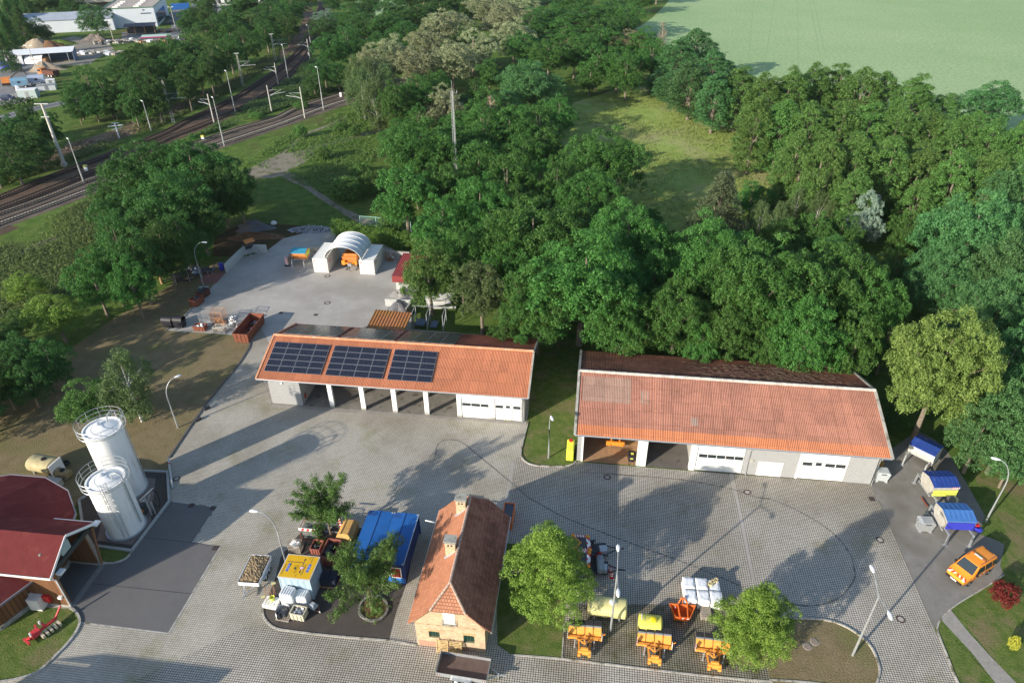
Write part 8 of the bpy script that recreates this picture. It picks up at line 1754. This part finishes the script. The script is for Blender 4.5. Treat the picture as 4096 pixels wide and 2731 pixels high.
def wagon(label, loc, rz, m):
    t = thing('site_wagon', label, 'site wagon', loc, rz); prof = [(-1.15, .9), (-1.15, 2.4), (-.95, 2.85), (-.5, 3.1), (.5, 3.1), (.95, 2.85), (1.15, 2.4), (1.15, .9)]; k = len(prof)
    MB().add([(x, y, z) for x in (-2.3, 2.3) for y, z in prof], [(i, i+1, k+i+1, k+i) for i in range(k-1)]+[(k-1, 0, k, 2*k-1)]).build('body', m, t)
    MB().add([(-2.32, y, z) for y, z in prof], [tuple(range(k-1, -1, -1))]).add([(2.32, y, z) for y, z in prof], [tuple(range(k))]).build('end_wall', M_white, t); MB().box(-2.37, -2.33, -.3, .3, 1.0, 2.6).build('door', M_whitem, t)
    MB().box(-.4, .4, -1.2, -1.16, 1.6, 2.2).build('window', M_glass, t)
    for x in (-1.4, 1.4):
        for s_ in (-1, 1): wheel(t, (x, s_*.95, .45), .45, .2)
    MB().beam((-2.3, 0, .8), (-3.8, 0, .6), .12).build('drawbar', M_dkgrey, t); return t
wg = wagon('blue-sided site wagon with a white rounded end wall', E(290, 1180), radians(22), mat('wagon_blue', (.16, .30, .42), .5)); wagon('grey-blue site wagon with a white rounded end, right of the blue one', E(520, 1140), radians(22), mat('wagon_grey', (.32, .38, .50), .5))
t = thing('lorry', 'old orange lorry partly behind the trees in the works yard', 'lorry', E(660, 1030), radians(-20)); MB().box(-3.2, -1.3, -1.2, 1.2, .7, 2.7).build('cab', M_orgd, t, bev=.15); MB().box(-3.25, -3.2, -1, 1, 1.7, 2.5).box(-2.9, -1.7, -1.23, -1.2, 1.7, 2.4).build('cab_windows', M_glass, t); MB().box(-1.2, 4, -1.25, 1.25, .9, 2.2).build('load_bed', mat('dark_rust'), t); MB().box(-3.2, 4, -.6, .6, .5, .9).build('chassis', M_dkgrey, t)
for x in (-2.3, 1.2, 2.5):
    for s_ in (-1, 1): wheel(t, (x, s_*1.05, .5), .5, .3)
def car(label, loc, rz, m, L=4.3):
    t = thing('parked_car', label, 'car', loc, rz); mb = MB(); mb.box(-L/2, L/2, -.88, .88, .3, .85, tx=.06, ty=.05); mb.box(-L*.34, L*.3, -.78, .78, .85, 1.42, tx=.45, ty=.16); mb.build('body', m, t)
    MB().box(-L*.31, L*.27, -.80, .80, .92, 1.3, tx=.38, ty=.13).build('windows', M_glass, t)
    for x in (-1.3, 1.3):
        for s_ in (-1, 1): wheel(t, (x, s_*.8, .31), .31, .2)
    return t
car('dark blue van-like car parked by the hedge at the left edge', E(95, 1340), radians(5), mat('dark_blue_car', (.02, .03, .09), .3))
car('grey-green car near the top of the works yard', E(2270, 255), radians(10), mat('teal_car', (.04, .16, .17), .3)); car('dark car in front of the warehouse side', E(2270, 330), radians(10), M_dkgrey)
for k, (a, b, m_) in enumerate(((700, 68, M_white), (740, 60, M_grey), (775, 52, M_white), (800, 44, mat('dark_blue_car')))):
    p_ = P('1a', 1740+k*50, 60-k*6); car('car parked before the far white row of houses, %s from the left' % ('first', 'second', 'third', 'fourth')[k], p_, radians(80), m_)
t = thing('row_house', 'long low white building with many windows at the top edge', 'building', P('1a', 1640, 60), radians(18)); MB().box(0, 40, 0, 9, 0, 4.5).build('walls', M_white, t); MB().add([(-.4, -.5, 4.4), (40.4, -.5, 4.4), (40.4, 5, 7), (-.4, 5, 7), (40.4, 10, 4.4), (-.4, 10, 4.4)], [(0, 1, 2, 3), (3, 2, 4, 5)]).build('roof', mat('brown_grey_roof'), t)
for k in range(12): MB().box(1.5+k*3.2, 2.7+k*3.2, -.05, 0, 1.2, 2.8).build('window', M_glass, t)
container('shipping_container', 'blue container between the warehouse and the far white building', P('1a', 1470, 88), radians(15), 3, 9, 2.8, BCm, doors=False)
def cabin(label, loc, rz, x, y, h, m, rm): 
    t = thing('cabin', label, 'cabin', loc, rz); MB().box(-x/2, x/2, -y/2, y/2, 0, h).build('walls', m, t); MB().box(-x/2-.1, x/2+.1, -y/2-.1, y/2+.1, h, h+.15).build('roof', rm, t); MB().box(-.45, .45, -y/2-.04, -y/2, .1, 2).build('door', M_grey, t); return t
cabin('left of two small white cabins by the conifers', E(212, 560), radians(8), 4.2, 3.6, 3, M_white, M_oldwood); cabin('right of two small white cabins by the conifers', E(320, 555), radians(8), 4.2, 3.6, 3, M_white, M_whitem)
cabin('pale grey box container behind the wagons, lying against the fence', E(400, 1310), radians(12), 5.2, 2.6, 2.4, mat('pale_green_grey', (.42, .50, .50), .6), M_whitem); cabin('white flat stack at the lower end of the works yard', E(265, 1270), radians(-50), 4.5, .6, 2.2, M_white, M_whitem)
cabin('white skip-like box right of the wagons', E(640, 1210), radians(25), 5, 2.4, 1.6, M_whitem, M_grey); cabin('small white cabin at the tree edge', E(700, 1160), radians(25), 2.5, 2, 2, M_white, M_whitem)
t = thing('long_shed', 'long low white-roofed carport at the left edge of the works yard', 'shed', E(-60, 900), radians(20)); MB().add([(-4, 0, 3.3), (26, 0, 3.3), (26, 7, 4.2), (-4, 7, 4.2)], [(0, 1, 2, 3)]).build('roof', M_whitem, t); MB().box(-4, 26, 6.6, 6.9, 0, 3.9).box(25.7, 26, 0, 6.6, 0, 3.4).build('walls', mat('slate_blue'), t)
for k in range(5): MB().box(k*6-.1, k*6+.1, .1, .3, 0, 3.3).build('post', M_galv, t)
cabin('white box van body under the carport edge', E(230, 870), radians(15), 5.5, 2.5, 3.0, M_whitem, M_white)
t = thing('tarped_heap', 'blue tarpaulin covered heap in the works yard', 'heap', E(110, 910)); MB().lathe([(3.4, 0), (3.0, 1.2), (1.6, 1.9), (0, 2.1)], n=14).build('tarpaulin', mat('ultramarine'), t, True); MB().lathe([(3.5, 0), (3.45, .15)], n=14).build('edge', M_dkgrey, t)
t = thing('round_shelter', 'small shelter with a pale rounded roof and a brown front', 'shelter', E(500, 850), radians(8)); MB().lathe([(2.6, -3), (2.6, 3)], (0, 0, .2), 14, 0, 'x', 0, pi).build('roof', M_whitem, t); MB().box(-1, 4.2, -2.2, 1.5, 0, 1.8).build('brown_stack', M_rustl, t)
pile('sand_pile', 'tall sandy earth heap in the middle of the works yard', 'e', (520, 640), 6, 3.4, M_sandp, 5, 1.2, .8); pile('soil_pile', 'brown earth heap joined to the sandy heap', 'e', (680, 640), 5, 2.6, M_soil, 6, 1.3, .7); pile('sand_pile', 'sandy heap beside the orange lorry', 'e', (600, 940), 5, 2.8, M_sandp, 7, 1.3, .8); pile('sand_pile', 'small grey heap at the left edge beside the cabins', 'e', (95, 548), 4, 1.6, M_conc2, 8, 1.2, .6)
pile('rubble_pile', 'dark rubble heap in front of the open shed', 'e', (1290, 540), 5.5, 2.2, mat('mixed_rubble', (.20, .17, .15), .9, var=.6, sc=1.2, bump=.3, bsc=3), 9, 1.3, .8, rough=.6)
pile('rubble_pile', 'grass-topped mound in the works yard beyond the sandy heap', 'e', (800, 590), 6, 1.6, M_grass, 10, 1.4, .7)
mb = MB(); r = random.Random(21); o_ = E(1150, 720)
for k in range(70): s_ = r.uniform(.5, 1.6); mb.ob((r.uniform(-12, 14), r.uniform(-2, 3)-.0, s_*.25), (s_*1.5, s_, s_*.5), r.uniform(0, 3), r.randrange(3))
o = mb.build('stored_material', [M_whitem, M_conc2, M_oldwood]); o.location = o_; o.rotation_euler.z = radians(-8); tag(o, kind='stuff')
mb = MB(); o_ = E(1750, 560)
for k in range(150): s_ = r.uniform(.4, 1.5); mb.ob((r.uniform(-14, 22), r.uniform(-5, 4), s_*.3), (s_*1.6, s_*.8, s_*.6), r.uniform(0, 3), r.randrange(6))
o = mb.build('stored_material', [M_whitem, M_conc2, M_oldwood, M_dkgrey, M_rustl, M_galv]); o.location = o_; o.rotation_euler.z = radians(15); tag(o, kind='stuff')
mb = MB(); o_ = E(2350, 420)
for k in range(90): s_ = r.uniform(.4, 1.3); mb.ob((r.uniform(-8, 16), r.uniform(-4, 4), s_*.3), (s_*1.6, s_*.8, s_*.6), r.uniform(0, 3), r.randrange(5))
o = mb.build('stored_material', [M_dkgrey, M_conc2, M_oldwood, M_dkgrey, M_rustl]); o.location = o_; tag(o, kind='stuff')
t = thing('excavator', 'dark excavator with raised boom by the blue-sided wagon', 'excavator', E(110, 1150), radians(20)); MB().box(-1.5, 1.5, -.5, .5, .1, .7).box(-1.5, 1.5, 1, 2, .1, .7).build('tracks', M_black, t); MB().box(-1.4, 1.4, -.4, 1.9, .8, 2.4).build('cab', M_orgd, t); MB().beam((1, .6, 2), (5, .6, 4.6), .35).beam((5, .6, 4.6), (6.6, .6, 2.4), .28).box(6.2, 7, .2, 1, 1.6, 2.4).build('boom', M_dkgrey, t)
for q, h, lb in (((530, 1040), 10, 'lamp post in the works yard beside the sandy heap'), ((1530, 560), 8, 'lamp post in the works yard before the warehouse'), ((2350, 350), 8, 'lamp post right of the warehouse')):
    t = thing('yard_lamp', lb, 'lamp', E(*q)); MB().path([(0, 0, 0), (0, 0, h)], [.14, .09], 7).build('pole', M_mast, t); lamp_head(t, (-.2, 0, h), (-1, 0, .1), 1.3); lamp_head(t, (.2, 0, h), (1, 0, .1), 1.3)
for q, lb in (((248, 1500), 'left white marker post beside the road'), ((432, 1530), 'right white marker post beside the road')):
    t = thing('marker_post', lb, 'marker post', E(*q)); MB().box(-.12, .12, -.08, .08, 0, 1.0).build('post', M_white, t); MB().box(-.125, .125, -.085, .085, .7, .9).build('black_band', M_black, t)
# ------------------------------------------------------------------ thin morning haze over the whole place
hz = MB(); hz.box(-900, 900, -150, 1500, -1, 60); hm = bpy.data.materials.new('haze'); hm.use_nodes = True; hn = hm.node_tree; hn.nodes.remove(hn.nodes['Principled BSDF'])
pv_ = hn.nodes.new('ShaderNodeVolumePrincipled'); pv_.inputs['Color'].default_value = (.82, .90, 1, 1); pv_.inputs['Density'].default_value = .00005; pv_.inputs['Anisotropy'].default_value = .2
hn.links.new(pv_.outputs[0], hn.nodes['Material Output'].inputs['Volume']); o = hz.build('haze', hm); o['kind'] = 'stuff'
